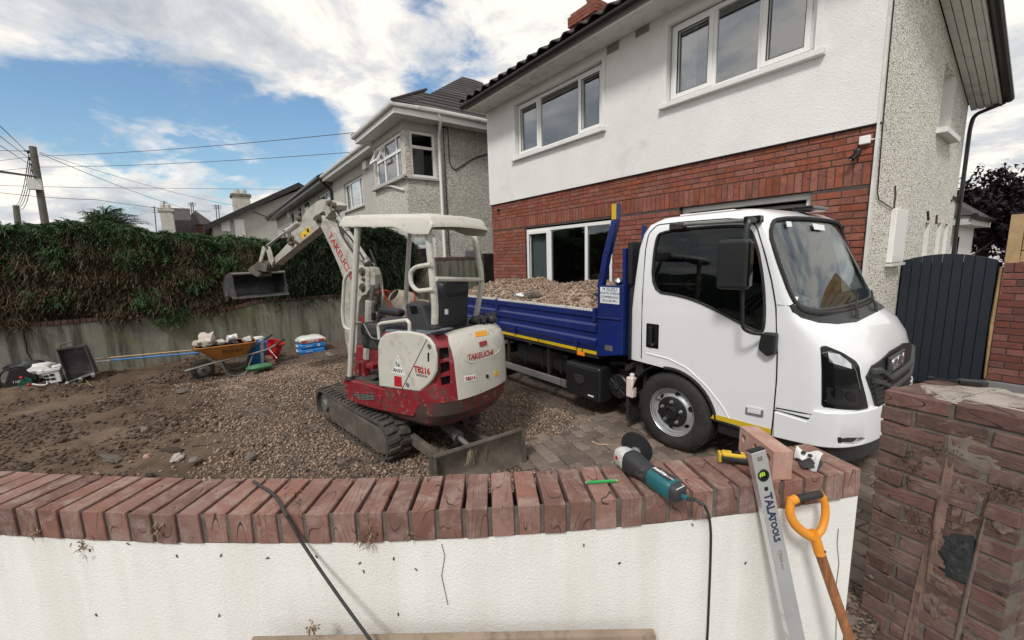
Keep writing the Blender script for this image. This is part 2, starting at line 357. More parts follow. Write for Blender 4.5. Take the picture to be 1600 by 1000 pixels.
M = {}
def defmats():
    d = M
    d['render'] = mk('white_render', (.79, .775, .75), .9, var=.05, vs=2.5, bump=1.0, bs=60, bd=.008, dirt=((.55, .53, .50), .58, .85, 1.4))
    d['gardenwhite'] = mk('white_wall_paint', (.81, .80, .765), .85, var=.05, vs=3, bump=.9, bs=125, bd=.004, streak=(7, .3, (.60, .55, .47)), dirt=[((.5, .47, .43), .64, .8, 2.2), ((.25, .2, .17), .74, .78, 26)])
    d['dash'] = mk('pebble_dash', (.80, .77, .70), .9, var=.06, vs=3, bump=.8, bd=.014, vor=(58, .9, (.30, .26, .22)))
    d['dashfar'] = mk('grey_pebble_dash', (.60, .57, .51), .9, var=.1, vs=2, bump=.8, bd=.02, vor=(32, .65, (.30, .28, .25)))
    d['greyrender'] = mk('grey_smooth_render', (.45, .43, .39), .9, var=.08, vs=2, bump=.3, bs=30)
    d['housebrick'] = mk('red_brick', (.25, .082, .052), .97, var=.25, vs=14, isl=.17, bump=.7, bs=70, bd=.004, dirt=[((.40, .22, .16), .62, .8, 22), ((.07, .03, .028), .63, .8, 9)], crack=((5, 5, 20), .005, (.06, .02, .016)))
    d['copebrick'] = mk('coping_brick', (.205, .105, .082), .95, var=.25, vs=12, isl=.24, bump=.8, bs=90, bd=.003, dirt=[((.34, .26, .22), .48, .75, 14), ((.08, .055, .048), .6, .8, 11)], crack=((15, 2.2, 4), .0036, (.05, .03, .025)))
    d['pierbrick'] = mk('pier_brick', (.120, .066, .055), .9, var=.3, vs=12, isl=.28, bump=.9, bs=70, bd=.004, dirt=[((.25, .18, .15), .52, .8, 13), ((.05, .032, .028), .58, .75, 8)], crack=((2.2, 2.2, 15), .0036, (.028, .018, .015)))
    d['sidebrick'] = mk('side_wall_brick', (.15, .05, .038), .85, var=.3, vs=12, isl=.3, bump=.6, bs=60, dirt=((.06, .03, .03), .58, .75, 6))
    d['mortar'] = mk('mortar', (.14, .12, .10), .95, var=.3, vs=30, bump=.8, bs=120, dirt=((.08, .065, .055), .45, .7, 14))
    d['hmortar'] = mk('house_mortar', (.075, .06, .052), .95, var=.15, vs=20, bump=.5, bs=90)
    d['upvc'] = mk('white_upvc', (.8, .79, .76), .35, var=.03, vs=4, dirt=((.5, .47, .42), .62, .9, 5))
    d['dirtywhite'] = mk('weathered_white_paint', (.66, .65, .61), .5, var=.08, dirt=((.26, .25, .23), .52, .8, 5))
    d['gutter'] = mk('black_gutter_plastic', (.018, .015, .015), .35, var=.3, vs=3, dirt=((.1, .09, .08), .6, .8, 6))
    d['tile'] = mk('dark_roof_tile', (.05, .042, .04), .9, var=.35, vs=3, isl=.3, bump=.4, bs=30, dirt=((.13, .13, .1), .58, .8, 5))
    d['concrete'] = mk('stained_concrete_render', (.20, .195, .16), .9, var=.25, vs=1.3, bump=.5, bs=28, bd=.006, streak=(8, 1.0, (.05, .05, .038)), dirt=[((.12, .14, .065), .48, .7, .9), ((.31, .30, .26), .58, .8, 2.2)])
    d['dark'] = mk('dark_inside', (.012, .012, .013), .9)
    d['roomwall'] = mk('room_wall', (.2, .19, .18), .9)
    d['roomfloor'] = mk('room_floor', (.05, .04, .03), .7)
    d['curtain'] = mk('grey_curtain', (.68, .69, .7), .9, var=.12, vs=7)
    d['glass'] = glassmat('window_glass', (.6, .64, .64), .10)
    d['skyglass'] = glassmat('upstairs_glass', (.66, .68, .70), .22)
    d['autoglass'] = glassmat('vehicle_glass', (.42, .45, .45), .03)
    d['screen'] = glassmat('windscreen_glass', (.7, .75, .74), .13)
    d['gate'] = mk('navy_gate_paint', (.008, .013, .022), .55, var=.15, vs=5, bump=.15, bs=20, dirt=((.05, .055, .06), .66, .8, 7))
    d['fencewood'] = mk('yellow_fence_timber', (.36, .24, .11), .8, var=.25, vs=3, isl=.15, bump=.4, bs=25, dirt=((.14, .085, .04), .55, .75, 8))
    d['plank'] = mk('weathered_plank', (.26, .20, .145), .85, var=.25, vs=6, bump=.5, bs=60, dirt=((.12, .085, .06), .52, .72, 20))
    d['cementgrey'] = mk('grey_plinth', (.17, .17, .17), .9, var=.12)
    # truck
    d['truckwhite'] = mk('white_truck_paint', (.78, .79, .80), .22, var=.015, coat=.6, dirt=((.6, .58, .54), .68, .95, 2.5))
    d['blue'] = mk('blue_body_paint', (.008, .021, .135), .32, var=.15, vs=3, coat=.25, bump=.06, bs=8, dirt=[((.04, .045, .09), .55, .8, 5), ((.11, .09, .08), .66, .82, 9)])
    d['yellowtape'] = mk('yellow_reflective_tape', (.62, .43, .02), .4, var=.12, dirt=((.3, .22, .08), .6, .8, 12))
    d['rubber'] = mk('black_rubber', (.02, .019, .018), .75, var=.25, vs=8, bump=.25, bs=90, dirt=((.07, .058, .048), .5, .85, 7))
    d['trackrubber'] = mk('dusty_track_rubber', (.055, .05, .045), .9, var=.3, vs=9, bump=.5, bs=80, dirt=[((.16, .125, .1), .46, .75, 7)])
    d['blackplastic'] = mk('black_plastic', (.014, .014, .015), .42, var=.2, dirt=((.07, .062, .055), .6, .85, 6))
    d['gloss'] = mk('gloss_black', (.006, .006, .007), .08, var=.1)
    d['chassis'] = mk('chassis_black', (.018, .017, .016), .6, var=.3, vs=7, dirt=((.08, .065, .05), .52, .8, 9))
    d['steel'] = mk('brushed_steel', (.62, .63, .64), .3, metal=1, var=.1, dirt=((.2, .18, .16), .58, .8, 9))
    d['alu'] = mk('aluminium', (.74, .75, .76), .35, metal=.85, var=.07, vs=10, dirt=((.42, .4, .37), .56, .8, 14))
    d['wheelsilver'] = mk('silver_wheel_paint', (.5, .51, .52), .32, metal=.6, var=.06, dirt=((.14, .12, .1), .56, .8, 9))
    d['orange'] = mk('orange_lens', (.85, .25, .02), .2)
    d['red_lens'] = mk('red_lens', (.3, .01, .012), .15)
    d['lens'] = mk('lamp_chrome', (.75, .76, .78), .12, metal=.9)
    d['seat'] = mk('grey_cloth', (.05, .052, .055), .9, bump=.3, bs=90)
    d['paper'] = mk('white_paper', (.75, .76, .76), .8, var=.05)
    d['plate'] = mk('label_white', (.72, .74, .76), .5)
    d['fluid'] = mk('washer_bottle', (.75, .62, .58), .4, var=.2, vs=9)
    # excavator
    d['exwhite'] = mk('worn_cream_paint', (.56, .54, .48), .42, var=.07, vs=5, bump=.15, bs=40, dirt=[((.32, .29, .24), .53, .74, 5), ((.12, .095, .08), .62, .70, 17)])
    d['exred'] = mk('worn_red_paint', (.22, .014, .022), .45, var=.2, vs=6, bump=.2, bs=30, dirt=[((.24, .15, .13), .55, .64, 16), ((.07, .05, .042), .53, .64, 7)])
    d['cwred'] = mk('scraped_counterweight_paint', (.2, .014, .018), .55, var=.2, vs=6, bump=.3, bs=26, dirt=[((.36, .26, .23), .56, .61, 20), ((.06, .042, .036), .38, .52, 5)])
    d['boomgrey'] = mk('muddy_cream_paint', (.46, .44, .39), .6, var=.12, vs=5, bump=.25, bs=40, dirt=[((.2, .175, .145), .47, .7, 6), ((.06, .052, .045), .62, .7, 15)])
    d['muddysteel'] = mk('muddy_steel', (.10, .085, .07), .8, metal=.15, var=.35, vs=7, bump=.5, bs=40, dirt=((.19, .155, .12), .5, .75, 7))
    d['bucket'] = mk('worn_bucket_steel', (.075, .075, .08), .5, metal=.4, var=.3, vs=5, bump=.25, bs=30, dirt=((.25, .24, .22), .5, .75, 5))
    d['exseat'] = mk('black_vinyl', (.018, .018, .022), .5, var=.2, bump=.2, bs=50, dirt=((.07, .065, .06), .6, .8, 8))
    d['exgrey'] = mk('dark_grey_console', (.04, .042, .045), .6, var=.2, dirt=((.12, .11, .1), .55, .8, 9))
    d['yellow'] = mk('yellow_sticker', (.72, .45, .02), .5, dirt=((.15, .1, .03), .6, .75, 20))
    d['amber'] = mk('orange_sticker', (.75, .33, .02), .5, var=.05)
    d['stickerwhite'] = mk('white_sticker', (.78, .78, .76), .5, dirt=((.4, .38, .35), .62, .8, 20))
    d['ink'] = mk('black_ink', (.015, .015, .015), .6)
    d['redink'] = mk('red_ink', (.42, .012, .018), .5)
    d['darkink'] = mk('navy_ink', (.02, .025, .07), .5)
    # small things
    d['barrow'] = mk('rusty_orange_tray', (.40, .15, .028), .6, var=.2, vs=5, bump=.3, bs=40, dirt=[((.16, .07, .035), .5, .72, 5), ((.45, .36, .28), .62, .72, 9)])
    d['greysteel'] = mk('dull_grey_tube', (.2, .195, .185), .5, metal=.4, var=.2, dirt=((.11, .08, .06), .55, .75, 9))
    d['bluebag'] = mk('blue_plastic_sack', (.02, .2, .55), .35, var=.15, vs=9, bump=.3, bs=25)
    d['whitebag'] = mk('white_plastic_sack', (.68, .68, .66), .45, var=.1, vs=8, bump=.35, bs=25, dirt=((.3, .27, .24), .6, .8, 7))
    d['redplastic'] = mk('red_plastic', (.5, .02, .025), .4)
    d['bluepole'] = mk('blue_pole', (.02, .17, .48), .4)
    d['wood'] = mk('varnished_wood', (.30, .12, .045), .5, var=.35, vs=9, bump=.2, bs=60, streak=(60, .8, (.10, .035, .014)), dirt=((.34, .25, .18), .62, .78, 9))
    d['palewood'] = mk('pale_wood', (.42, .30, .18), .7, var=.2, vs=8)
    d['handleorange'] = mk('orange_plastic_handle', (.72, .27, .02), .42, var=.08, vs=6, dirt=((.4, .17, .05), .6, .8, 14))
    d['teal'] = mk('teal_tool_plastic', (.012, .105, .125), .42, var=.1, dirt=((.3, .3, .28), .66, .8, 24))
    d['toolblack'] = mk('dusty_black_tool', (.028, .027, .03), .6, var=.2, dirt=((.2, .19, .18), .57, .8, 18))
    d['toolyellow'] = mk('yellow_tool_plastic', (.62, .40, .02), .45, var=.1, dirt=((.15, .1, .04), .6, .75, 22))
    d['pencil'] = mk('green_pencil_paint', (.03, .33, .08), .35)
    d['rubble'] = mk('pale_rubble', (.45, .4, .35), .9, var=.2, vs=9, isl=.25, bump=.5, bs=40, dirt=((.2, .15, .12), .55, .75, 10))
    d['newbrick'] = mk('dusty_pink_brick', (.42, .24, .19), .88, var=.15, vs=14, bump=.7, bs=90, bd=.003, dirt=[((.5, .4, .36), .52, .75, 14), ((.2, .1, .08), .64, .78, 18)])
    d['mixer'] = mk('cement_splashed_drum', (.36, .32, .26), .85, var=.25, vs=7, bump=.6, bs=30, dirt=((.18, .14, .11), .5, .7, 9))
    d['mixred'] = mk('red_mixer_frame', (.5, .05, .03), .5, dirt=((.3, .25, .2), .6, .8, 12))
    d['cable'] = mk('dusty_black_cable', (.03, .032, .032), .55, var=.3, vs=14)
    d['polewood'] = mk('grey_pole_timber', (.13, .12, .105), .9, var=.2, vs=3, streak=(9, .5, (.09, .08, .07)))
    d['wire'] = mk('overhead_wire', (.06, .06, .065), .7)
    d['gravel'] = mk('gravel_stone', (.27, .19, .138), .9, var=.3, vs=5, isl=.55, bump=.3, bs=90)
    d['clod'] = mk('soil_clod', (.095, .062, .042), .95, var=.4, vs=9, isl=.6, bump=.6, bs=60)
    d['rock'] = mk('dug_up_stone', (.15, .125, .105), .9, var=.3, vs=8, isl=.35, bump=.6, bs=40, dirt=((.07, .045, .035), .5, .65, 7))
    d['paver'] = mk('tumbled_paver', (.17, .13, .105), .9, var=.2, vs=10, isl=.35, bump=.6, bs=60, dirt=((.07, .055, .045), .56, .75, 9))
    d['barkbed'] = mk('paving_bed', (.045, .035, .028), .95, var=.3, vs=20, bump=.6, bs=90)
    d['pavement'] = mk('pavement_concrete', (.27, .26, .25), .9, var=.12, vs=3, bump=.3, bs=60)
    d['far_ground'] = mk('far_ground', (.07, .075, .05), .95, var=.3, vs=.4)
defmats()
def foliage(name, cols, rough=.7, trans=.15):
    m = bpy.data.materials.new(name); m.use_nodes = True; nt = m.node_tree; N = nt.nodes; L = nt.links
    b = N['Principled BSDF']; b.inputs['Roughness'].default_value = rough; b.inputs['Specular IOR Level'].default_value = .25
    g = N.new('ShaderNodeNewGeometry'); r = N.new('ShaderNodeValToRGB'); L.new(g.outputs['Random Per Island'], r.inputs[0])
    e = r.color_ramp.elements; e[0].color = (*cols[0], 1); e[1].color = (*cols[-1], 1)
    for i, c in enumerate(cols[1:-1]): x = e.new((i + 1) / (len(cols) - 1)); x.color = (*c, 1)
    L.new(r.outputs[0], b.inputs['Base Color']); return m
M['deadleaf'] = foliage('dead_conifer_spray', [(.03, .02, .012), (.09, .06, .036), (.05, .032, .02), (.18, .125, .08), (.035, .04, .018), (.12, .082, .05), (.022, .035, .015)])
M['greenleaf'] = foliage('green_conifer_spray', [(.010, .03, .014), (.035, .08, .03), (.018, .048, .02), (.06, .11, .04), (.11, .16, .06)])
M['darkleaf'] = foliage('dark_ivy_leaf', [(.01, .02, .01), (.02, .036, .015), (.035, .055, .024), (.014, .026, .012)])
M['purpleleaf'] = foliage('purple_plum_leaf', [(.010, .007, .011), (.022, .012, .018), (.035, .017, .024), (.014, .009, .013)])
M['bark'] = mk('bark', (.05, .038, .03), .95, var=.3, vs=8, bump=.5, bs=30)
# ================================================================== GROUND
WF = [(-3.35, -1.83), (-2.75, -1.30), (-2.42, -1.0), (-2.058, -.645), (-1.672, -.229), (-1.313, .2), (-1.174, .378), (-1.076, .535), (-.906, .813), (-.812, .992), (-.656, 1.267), (-.50, 1.53), (-.345, 1.80)]
_wy = np.array([p[1] for p in WF]); _wx = np.array([p[0] for p in WF]); _wc = np.polyfit(_wy, _wx, 3)
def wallx(y): return float(np.polyval(_wc, y))                     # front face of the garden wall, x for a given y
def inside(x, y): return x < wallx(min(max(y, -3.3), 1.85)) - .12 if y < 1.85 else x < -.42
def gh(x, y):
    h = .02 * noise.noise(Vector((x * .9, y * .9, 0))) + .026 * noise.noise(Vector((x * 2.6, y * 2.6, 3))) - .022 * sum(math.exp(-((y - c - .10 * x) / .11) ** 2) for c in (.62, 1.55)) * sm(-5.0, -5.6, x) * sm(-8.6, -7.8, x)
    r = noise.noise(Vector((x * 6, y * 6, 5))); rough = sm(.5, -.3, y) * sm(-2.2, -3.2, x)
    h += .03 * rough * r + .012 * noise.noise(Vector((x * 17, y * 17, 1))) * (.35 + rough)
    flat = 1 - sm(1.9, 2.3, y) * sm(-4.0, -3.3, x)
    h += .23 * math.exp(-(((x + 6.2) / 1.05) ** 2 + ((y - .85) / .8) ** 2) ** 1.3)
    h += .05 * sm(-8.9, -9.8, x) - .09 * math.exp(-((x + 8.35) ** 2 / .35 + (y - .0) ** 2 / .8)) + .05 * math.exp(-((x + 4.3) ** 2 / .7 + (y + .55) ** 2 / .12))
    h += .04 * sm(-8.8, -9.5, x) * noise.noise(Vector((y * 1.5, 4, 2)))
    return h * (flat * .97 + .03)
def np_mesh(name, V, F, mat, kind=None, smooth=False):
    me = bpy.data.meshes.new(name); k = F.shape[1]
    me.vertices.add(len(V)); me.vertices.foreach_set('co', V.astype(np.float32).ravel())
    me.loops.add(F.size); me.loops.foreach_set('vertex_index', F.astype(np.int32).ravel())
    me.polygons.add(len(F)); me.polygons.foreach_set('loop_start', np.arange(0, F.size, k, dtype=np.int32))
    if smooth: me.polygons.foreach_set('use_smooth', np.ones(len(F), dtype=bool))
    me.update(calc_edges=True); me.validate()
    o = bpy.data.objects.new(name, me); COL.objects.link(o); me.materials.append(mat)
    if kind: o['kind'] = kind
    return o
def grid_obj(name, x0, x1, y0, y1, st, mat, fn, keep=None):
    nx, ny = int((x1 - x0) / st) + 1, int((y1 - y0) / st) + 1
    xs = np.linspace(x0, x1, nx); ys = np.linspace(y0, y1, ny)
    V = np.array([(x, y, fn(x, y)) for x in xs for y in ys])
    idx = np.arange(nx * ny).reshape(nx, ny)
    F = np.stack([idx[:-1, :-1], idx[1:, :-1], idx[1:, 1:], idx[:-1, 1:]], -1).reshape(-1, 4)
    if keep is not None:
        c = V[F].mean(1); F = F[[keep(a, b) for a, b, _ in c]]
    return np_mesh(name, V, F, mat, 'structure', True)

def soilmat():
    m = mk('dug_soil', (.050, .032, .021), .97, var=.4, vs=3, col2=(.128, .080, .05), bump=.9, bs=45, bd=.012, dirt=[((.19, .135, .09), .48, .72, 1.3), ((.03, .02, .015), .58, .75, 3.5)])
    nt = m.node_tree; N = nt.nodes; L = nt.links; b = N['Principled BSDF']
    # a stony spread where the gravel lies, over the bare earth
    src = b.inputs['Base Color'].links[0].from_socket
    tc = N.new('ShaderNodeTexCoord'); sp = N.new('ShaderNodeSeparateXYZ'); L.new(tc.outputs['Object'], sp.inputs[0])
    nz = N.new('ShaderNodeTexNoise'); nz.inputs['Scale'].default_value = 1.4; nz.inputs['Detail'].default_value = 5; L.new(tc.outputs['Object'], nz.inputs[0])
    a = N.new('ShaderNodeMath'); a.operation = 'MULTIPLY_ADD'; a.inputs[1].default_value = 1.3; L.new(nz.outputs[0], a.inputs[0]); L.new(sp.outputs[1], a.inputs[2])
    mr = N.new('ShaderNodeMapRange'); mr.inputs[1].default_value = .45; mr.inputs[2].default_value = .95; L.new(a.outputs[0], mr.inputs[0])
    vo = N.new('ShaderNodeTexVoronoi'); vo.inputs['Scale'].default_value = 75; L.new(tc.outputs['Object'], vo.inputs[0])
    cr = N.new('ShaderNodeValToRGB'); e = cr.color_ramp.elements; e[0].color = (.028, .019, .014, 1); e[1].color = (.22, .165, .125, 1); x = e.new(.5); x.color = (.08, .056, .042, 1)
    sc = N.new('ShaderNodeSeparateColor'); L.new(vo.outputs['Color'], sc.inputs[0]); L.new(sc.outputs[0], cr.inputs[0])
    mx = N.new('ShaderNodeMix'); mx.data_type = 'RGBA'; L.new(mr.outputs[0], mx.inputs[0]); L.new(src, mx.inputs[6]); L.new(cr.outputs[0], mx.inputs[7]); L.new(mx.outputs[2], b.inputs['Base Color'])
    return m
M['soil'] = soilmat()
soil = grid_obj('soil_ground', -10.05, -.3, -3.6, 5.6, .035, M['soil'], gh, lambda x, y: inside(x - .06, y))

g = MB(); g.add([(-400, -400, -.14), (400, -400, -.14), (400, 400, -.14), (-400, 400, -.14)], [(0, 1, 2, 3)]); g.build('far_ground', M['far_ground'], kind='structure', smooth=0, fix=False)
ys = np.linspace(-3.4, 1.84, 40); g = MB()
vs = [(wallx(y) - .1, y, -.13) for y in ys]; k = len(vs); vs += [(wallx(y) + 5, y - 4.5, -.13) for y in ys]
g.add(vs, [(i, k + i, k + i + 1, i + 1) for i in range(k - 1)]); g.add([(-.44, 1.84, -.13), (wallx(1.84) + 5, 1.84 - 4.5, -.13), (6, 2.6, -.13), (6, 9, -.13), (-.3, 9, -.13)], [(0, 1, 2, 3, 4)])
g.build('pavement', M['pavement'], kind='structure', smooth=0, fix=False)

# loose stones: every stone a faceted lump
_oct = np.array([(1, 0, 0), (-1, 0, 0), (0, 1, 0), (0, -1, 0), (0, 0, 1), (0, 0, -1)], float)
_of = np.array([(0, 2, 4), (2, 1, 4), (1, 3, 4), (3, 0, 4), (2, 0, 5), (1, 2, 5), (3, 1, 5), (0, 3, 5)])
def lumps(name, pts, sizes, mat, squash=.65, kind='stuff'):
    n = len(pts); P = np.array(pts); S = np.array(sizes)
    V = _oct[None] * (1 + rng.uniform(-.35, .35, (n, 6, 1))) + rng.uniform(-.25, .25, (n, 6, 3))
    V *= np.stack([np.ones(n), rng.uniform(.6, 1, n), rng.uniform(.4, squash + .2, n)], -1)[:, None]
    a = rng.uniform(0, 2 * PI, n); t = rng.uniform(-.6, .6, n); ca, sa, ct, st = np.cos(a), np.sin(a), np.cos(t), np.sin(t)
    x, y, z = V[..., 0], V[..., 1], V[..., 2]
    x, z = x * ct[:, None] - z * st[:, None], x * st[:, None] + z * ct[:, None]
    x, y = x * ca[:, None] - y * sa[:, None], x * sa[:, None] + y * ca[:, None]
    V = np.stack([x, y, z], -1) * S[:, None, None] + P[:, None]
    F = (_of[None] + (np.arange(n) * 6)[:, None, None]).reshape(-1, 3)
    return np_mesh(name, V.reshape(-1, 3), F, mat, kind)
pts, szs = [], []
while len(pts) < 40000:
    x = random.uniform(-8.3, -2.0); y = random.uniform(-1.0, 3.2)
    e = sm(-.75, .1, y + .5 * noise.noise(Vector((x * 1.1, y * 1.1, 9)))) * (.35 + .65 * sm(-.25, .1, noise.noise(Vector((x * 1.7, y * 1.7, 4)))))
    if not inside(x, y) or random.random() > .04 + .96 * e: continue
    if y > 2.05 and x > -2.9 and random.random() < .9: continue
    s = random.choice((.006, .008, .01, .012, .015, .019)) * random.uniform(.8, 1.25); pts.append((x, y, gh(x, y) + s * .3)); szs.append(s)
tag(lumps('gravel', pts, szs, M['gravel']), 'pale brown gravel spread and heaped round the mini excavator', 'gravel')
pts, szs = [], []
while len(pts) < 11000:
    x = random.uniform(-9.9, -1.6); y = random.uniform(-3.2, 1.6)
    if not inside(x, y): continue
    if y > .0 and random.random() < .85: continue
    c = noise.noise(Vector((x * 1.3, y * 1.3, 2)))
    if random.random() > .35 + c * 1.2: continue
    s = random.choice((.007, .01, .014, .02, .03)) * random.uniform(.7, 1.3)
    if random.random() < .02: s *= 1.8
    pts.append((x, y, gh(x, y) + s * .15)); szs.append(s)
tag(lumps('soil_clods', pts, szs, M['clod']), 'brown soil crumbs and clods over the dug garden', 'soil')

def rock(px, py, size, label, mat=None, flat=.5, seed=0, name='stone', ax=0):
    p = PZ(px, py, .02); z = gh(p.x, p.y); p = PZ(px, py, z)
    b = bmesh.new(); bmesh.ops.create_icosphere(b, subdivisions=3, radius=1)
    for v in b.verts:
        q = v.co * 1.3 + Vector((seed * 7.1, seed * 3.3, 1)); f = 1 + .5 * noise.noise(q) + .16 * noise.noise(q * 3.3)
        v.co = v.co * f; v.co.x = max(-.8, min(.85, v.co.x))
        v.co = Vector((v.co.x * size[0], v.co.y * size[1], v.co.z * size[2]))
    me = bpy.data.meshes.new(name); b.to_mesh(me); b.free()
    o = link(name, me, mat or M['rock'], None, p + Vector((0, 0, size[2] * .35)), smooth=30); o.rotation_euler = (random.uniform(-.15, .15), random.uniform(-.15, .15), ax)
    return tag(o, label, 'stone')
rock(278, 717, (.09, .05, .035), 'flat pale lump of broken concrete on soil close behind the coping, left of the gravel', seed=1, mat=M['rubble'])
rock(230, 715, (.045, .035, .025), 'small reddish brick fragment in the soil left of the flat concrete lump', seed=2, mat=M['newbrick'])
rock(305, 722, (.07, .05, .035), 'brownish rounded stone right of the flat concrete lump behind the coping', seed=3)
rock(175, 718, (.16, .05, .03), 'long low brown slab of stone half buried left of the brick fragment', seed=4, ax=.6)
rock(268, 705, (.14, .04, .025), 'long dark thin stone lying just above the flat concrete lump', seed=5, ax=.9, mat=M['clod'])
rock(288, 612, (.13, .09, .03), 'flat grey stone slab lying below the wheelbarrow wheel', seed=6, ax=.4)
rock(50, 650, (.06, .05, .035), 'grey stone lying alone on the soil at the far left', seed=7)
rock(390, 718, (.08, .05, .04), 'muddy stone in the gravel behind the coping, right of the rounded stone', seed=8)
rock(535, 725, (.05, .04, .035), 'small dark stone on gravel close below the left track', seed=9)
rock(520, 557, (.16, .1, .05), 'grey stone leaning by the stack of blue sacks', seed=10, ax=.4)
rock(225, 672, (.09, .045, .03), 'pale streaked stone in the middle of the bare soil', seed=11, ax=.5)
rock(95, 690, (.07, .05, .03), 'brown stone on bare soil above the left coping', seed=12, mat=M['clod'])
def twig(name, pxs, r, mat, label, cat):
    pth = []
    for px, py in pxs:
        p = PZ(px, py, .02); pth.append(PZ(px, py, gh(p.x, p.y) + r))
    return tag(MB().tube(pth, r, 6).build(name, mat, smooth=60), label, cat)
twig('stick', [(300, 698), (318, 695), (344, 691)], .006, M['gutter'], 'thin dark stick lying on soil above the rounded stone', 'stick')
twig('root', [(130, 590), (138, 598), (142, 603)], .008, M['palewood'], 'short pale root sticking out by the black digging bucket', 'root')
twig('root', [(925, 690), (935, 694), (952, 695)], .007, M['palewood'], 'pale sliver of wood on gravel left of the angle grinder disc', 'wood')

# pavers beside and under the truck
def brickmesh(name, sx, sy, sz, seed, bev=.003, jit=.0015):
    r = random.Random(seed); b = bmesh.new(); bmesh.ops.create_cube(b, size=1)
    for v in b.verts: v.co = Vector((v.co.x * sx + r.uniform(-jit, jit), v.co.y * sy + r.uniform(-jit, jit), v.co.z * sz + r.uniform(-jit, jit)))
    if bev: bmesh.ops.bevel(b, geom=b.edges[:] , offset=bev, segments=1, profile=.5, affect='EDGES')
    me = bpy.data.meshes.new(name); b.to_mesh(me); b.free(); me.shade_smooth(); me.set_sharp_from_angle(angle=math.radians(22)); return me
def place(name, me, mat, parent, loc, rot, label=None):
    if not me.materials: me.materials.append(mat)
    o = bpy.data.objects.new(name, me); COL.objects.link(o); o.parent = parent
    Mw = Matrix.Translation(Vector(loc)) @ (rot.to_4x4() if isinstance(rot, Matrix) else Euler(rot).to_matrix().to_4x4())
    o.matrix_basis = (world_of(parent).inverted() @ Mw) if parent else Mw
    return o
pv = MB().bb(-3.3, -.42, 2.0, 5.5, -.1, -.012).build('paving', M['barkbed'], kind='structure', smooth=0)
pm = [brickmesh('paver', .158, .118, .06, s, .008, .004) for s in range(6)]
cand = []; ry = 2.02; row = 0; a0 = math.radians(-14)
for i in range(-4, 40):
    for j in range(-30, 30):
        u = i * .127; v = j * .168 + (i % 2) * .084 + .02 * noise.noise(Vector((i, j, 0)))
        x = -1.9 + v * math.cos(a0) - u * math.sin(a0); y = 2.0 + v * math.sin(a0) + u * math.cos(a0)
        edge = -3.05 + .25 * noise.noise(Vector((y * 2, 0, 0)))
        if x < edge or x > -.5 or y > 5.4 or y < 2.05 or not inside(x + .08, y): continue
        px, py = pix((x, y, 0)); near = 1 / (x * x + y * y)
        hid = (px > 1010 and py < 690)
        cand.append((near - (9 if hid else 0), x, y))
cand.sort(reverse=True); rest = MB()
for n, (k, x, y) in enumerate(cand):
    z = -.02 + random.uniform(-.004, .004); rz = a0 + random.uniform(-.05, .05)
    if n < 290: place('paver', pm[n % 6], M['paver'], pv, (x, y, z), (random.uniform(-.02, .02), random.uniform(-.02, .02), rz))
    else: rest.box((x, y, z), (.156, .116, .06), Matrix.Rotation(rz, 3, 'Z'))
if rest.v: rest.build('paver', M['paver'], pv, smooth=0, kind='stuff', bevel=.004, seg=1)

# ================================================================== BOUNDARY WALL + HEDGES
BX = -9.85
def btop(y):
    if y < .25: return .985
    if y < .8: return lerp(.985, 1.09, sm(.25, .8, y))
    if y < 4.1: return 1.09
    if y < 4.75: return lerp(1.09, 1.86, (y - 4.1) / .65)
    return 1.86
bw = thing('boundary_wall', 'stained grey rendered boundary wall with brick coping below the hedges', 'wall', (BX - .11, 1, 0))
yy = [-9, -5, -2.6, -1.2, 0, .2] + list(np.linspace(.25, .8, 8)) + [1.2, 2, 3, 4.1, 4.2, 4.45, 4.7, 4.75, 5.2, 6, 7.6]
g = MB(); r = [[(BX, y, -.15), (BX, y, btop(y) - .075), (BX - .2, y, btop(y) - .075), (BX - .2, y, -.15)] for y in yy]; g.loft(r); g.build('wall_face', M['concrete'], bw, smooth=20)
g = MB(); y = -6.0
while y < 7.4:
    a, b = Vector((0, y, btop(y))), Vector((0, y + .075, btop(y + .075))); d = (b - a).normalized(); c = (a + b) / 2
    g.box((BX - .1 + random.uniform(-.004, .004), c.y, c.z - .036), (.235, .066, .07), Matrix.Rotation(math.atan2(d.z, d.y), 3, 'X')); y += .075 * d.y
g.build('coping', M['pierbrick'], bw, smooth=0, kind='stuff', bevel=.003, seg=1)
g = MB(); pts = [(BX + .003, p.y, p.z) for p in [PX(a, b, BX) for a, b in ((33, 500), (36, 510), (37, 522), (41, 540), (42, 550), (47, 558), (50, 563), (56, 572))]]
g.tube(pts, .007, 5); g.build('crack', M['dark'], bw, smooth=0)
g = MB(); g.bb(-9.9, -9.82, 6.3, 7.2, 0, 1.93); g.build('dark_side_fence', M['gutter'], smooth=0); tag(bpy.data.objects['dark_side_fence'], 'dark timber fence panel in the gap between the two houses', 'fence')

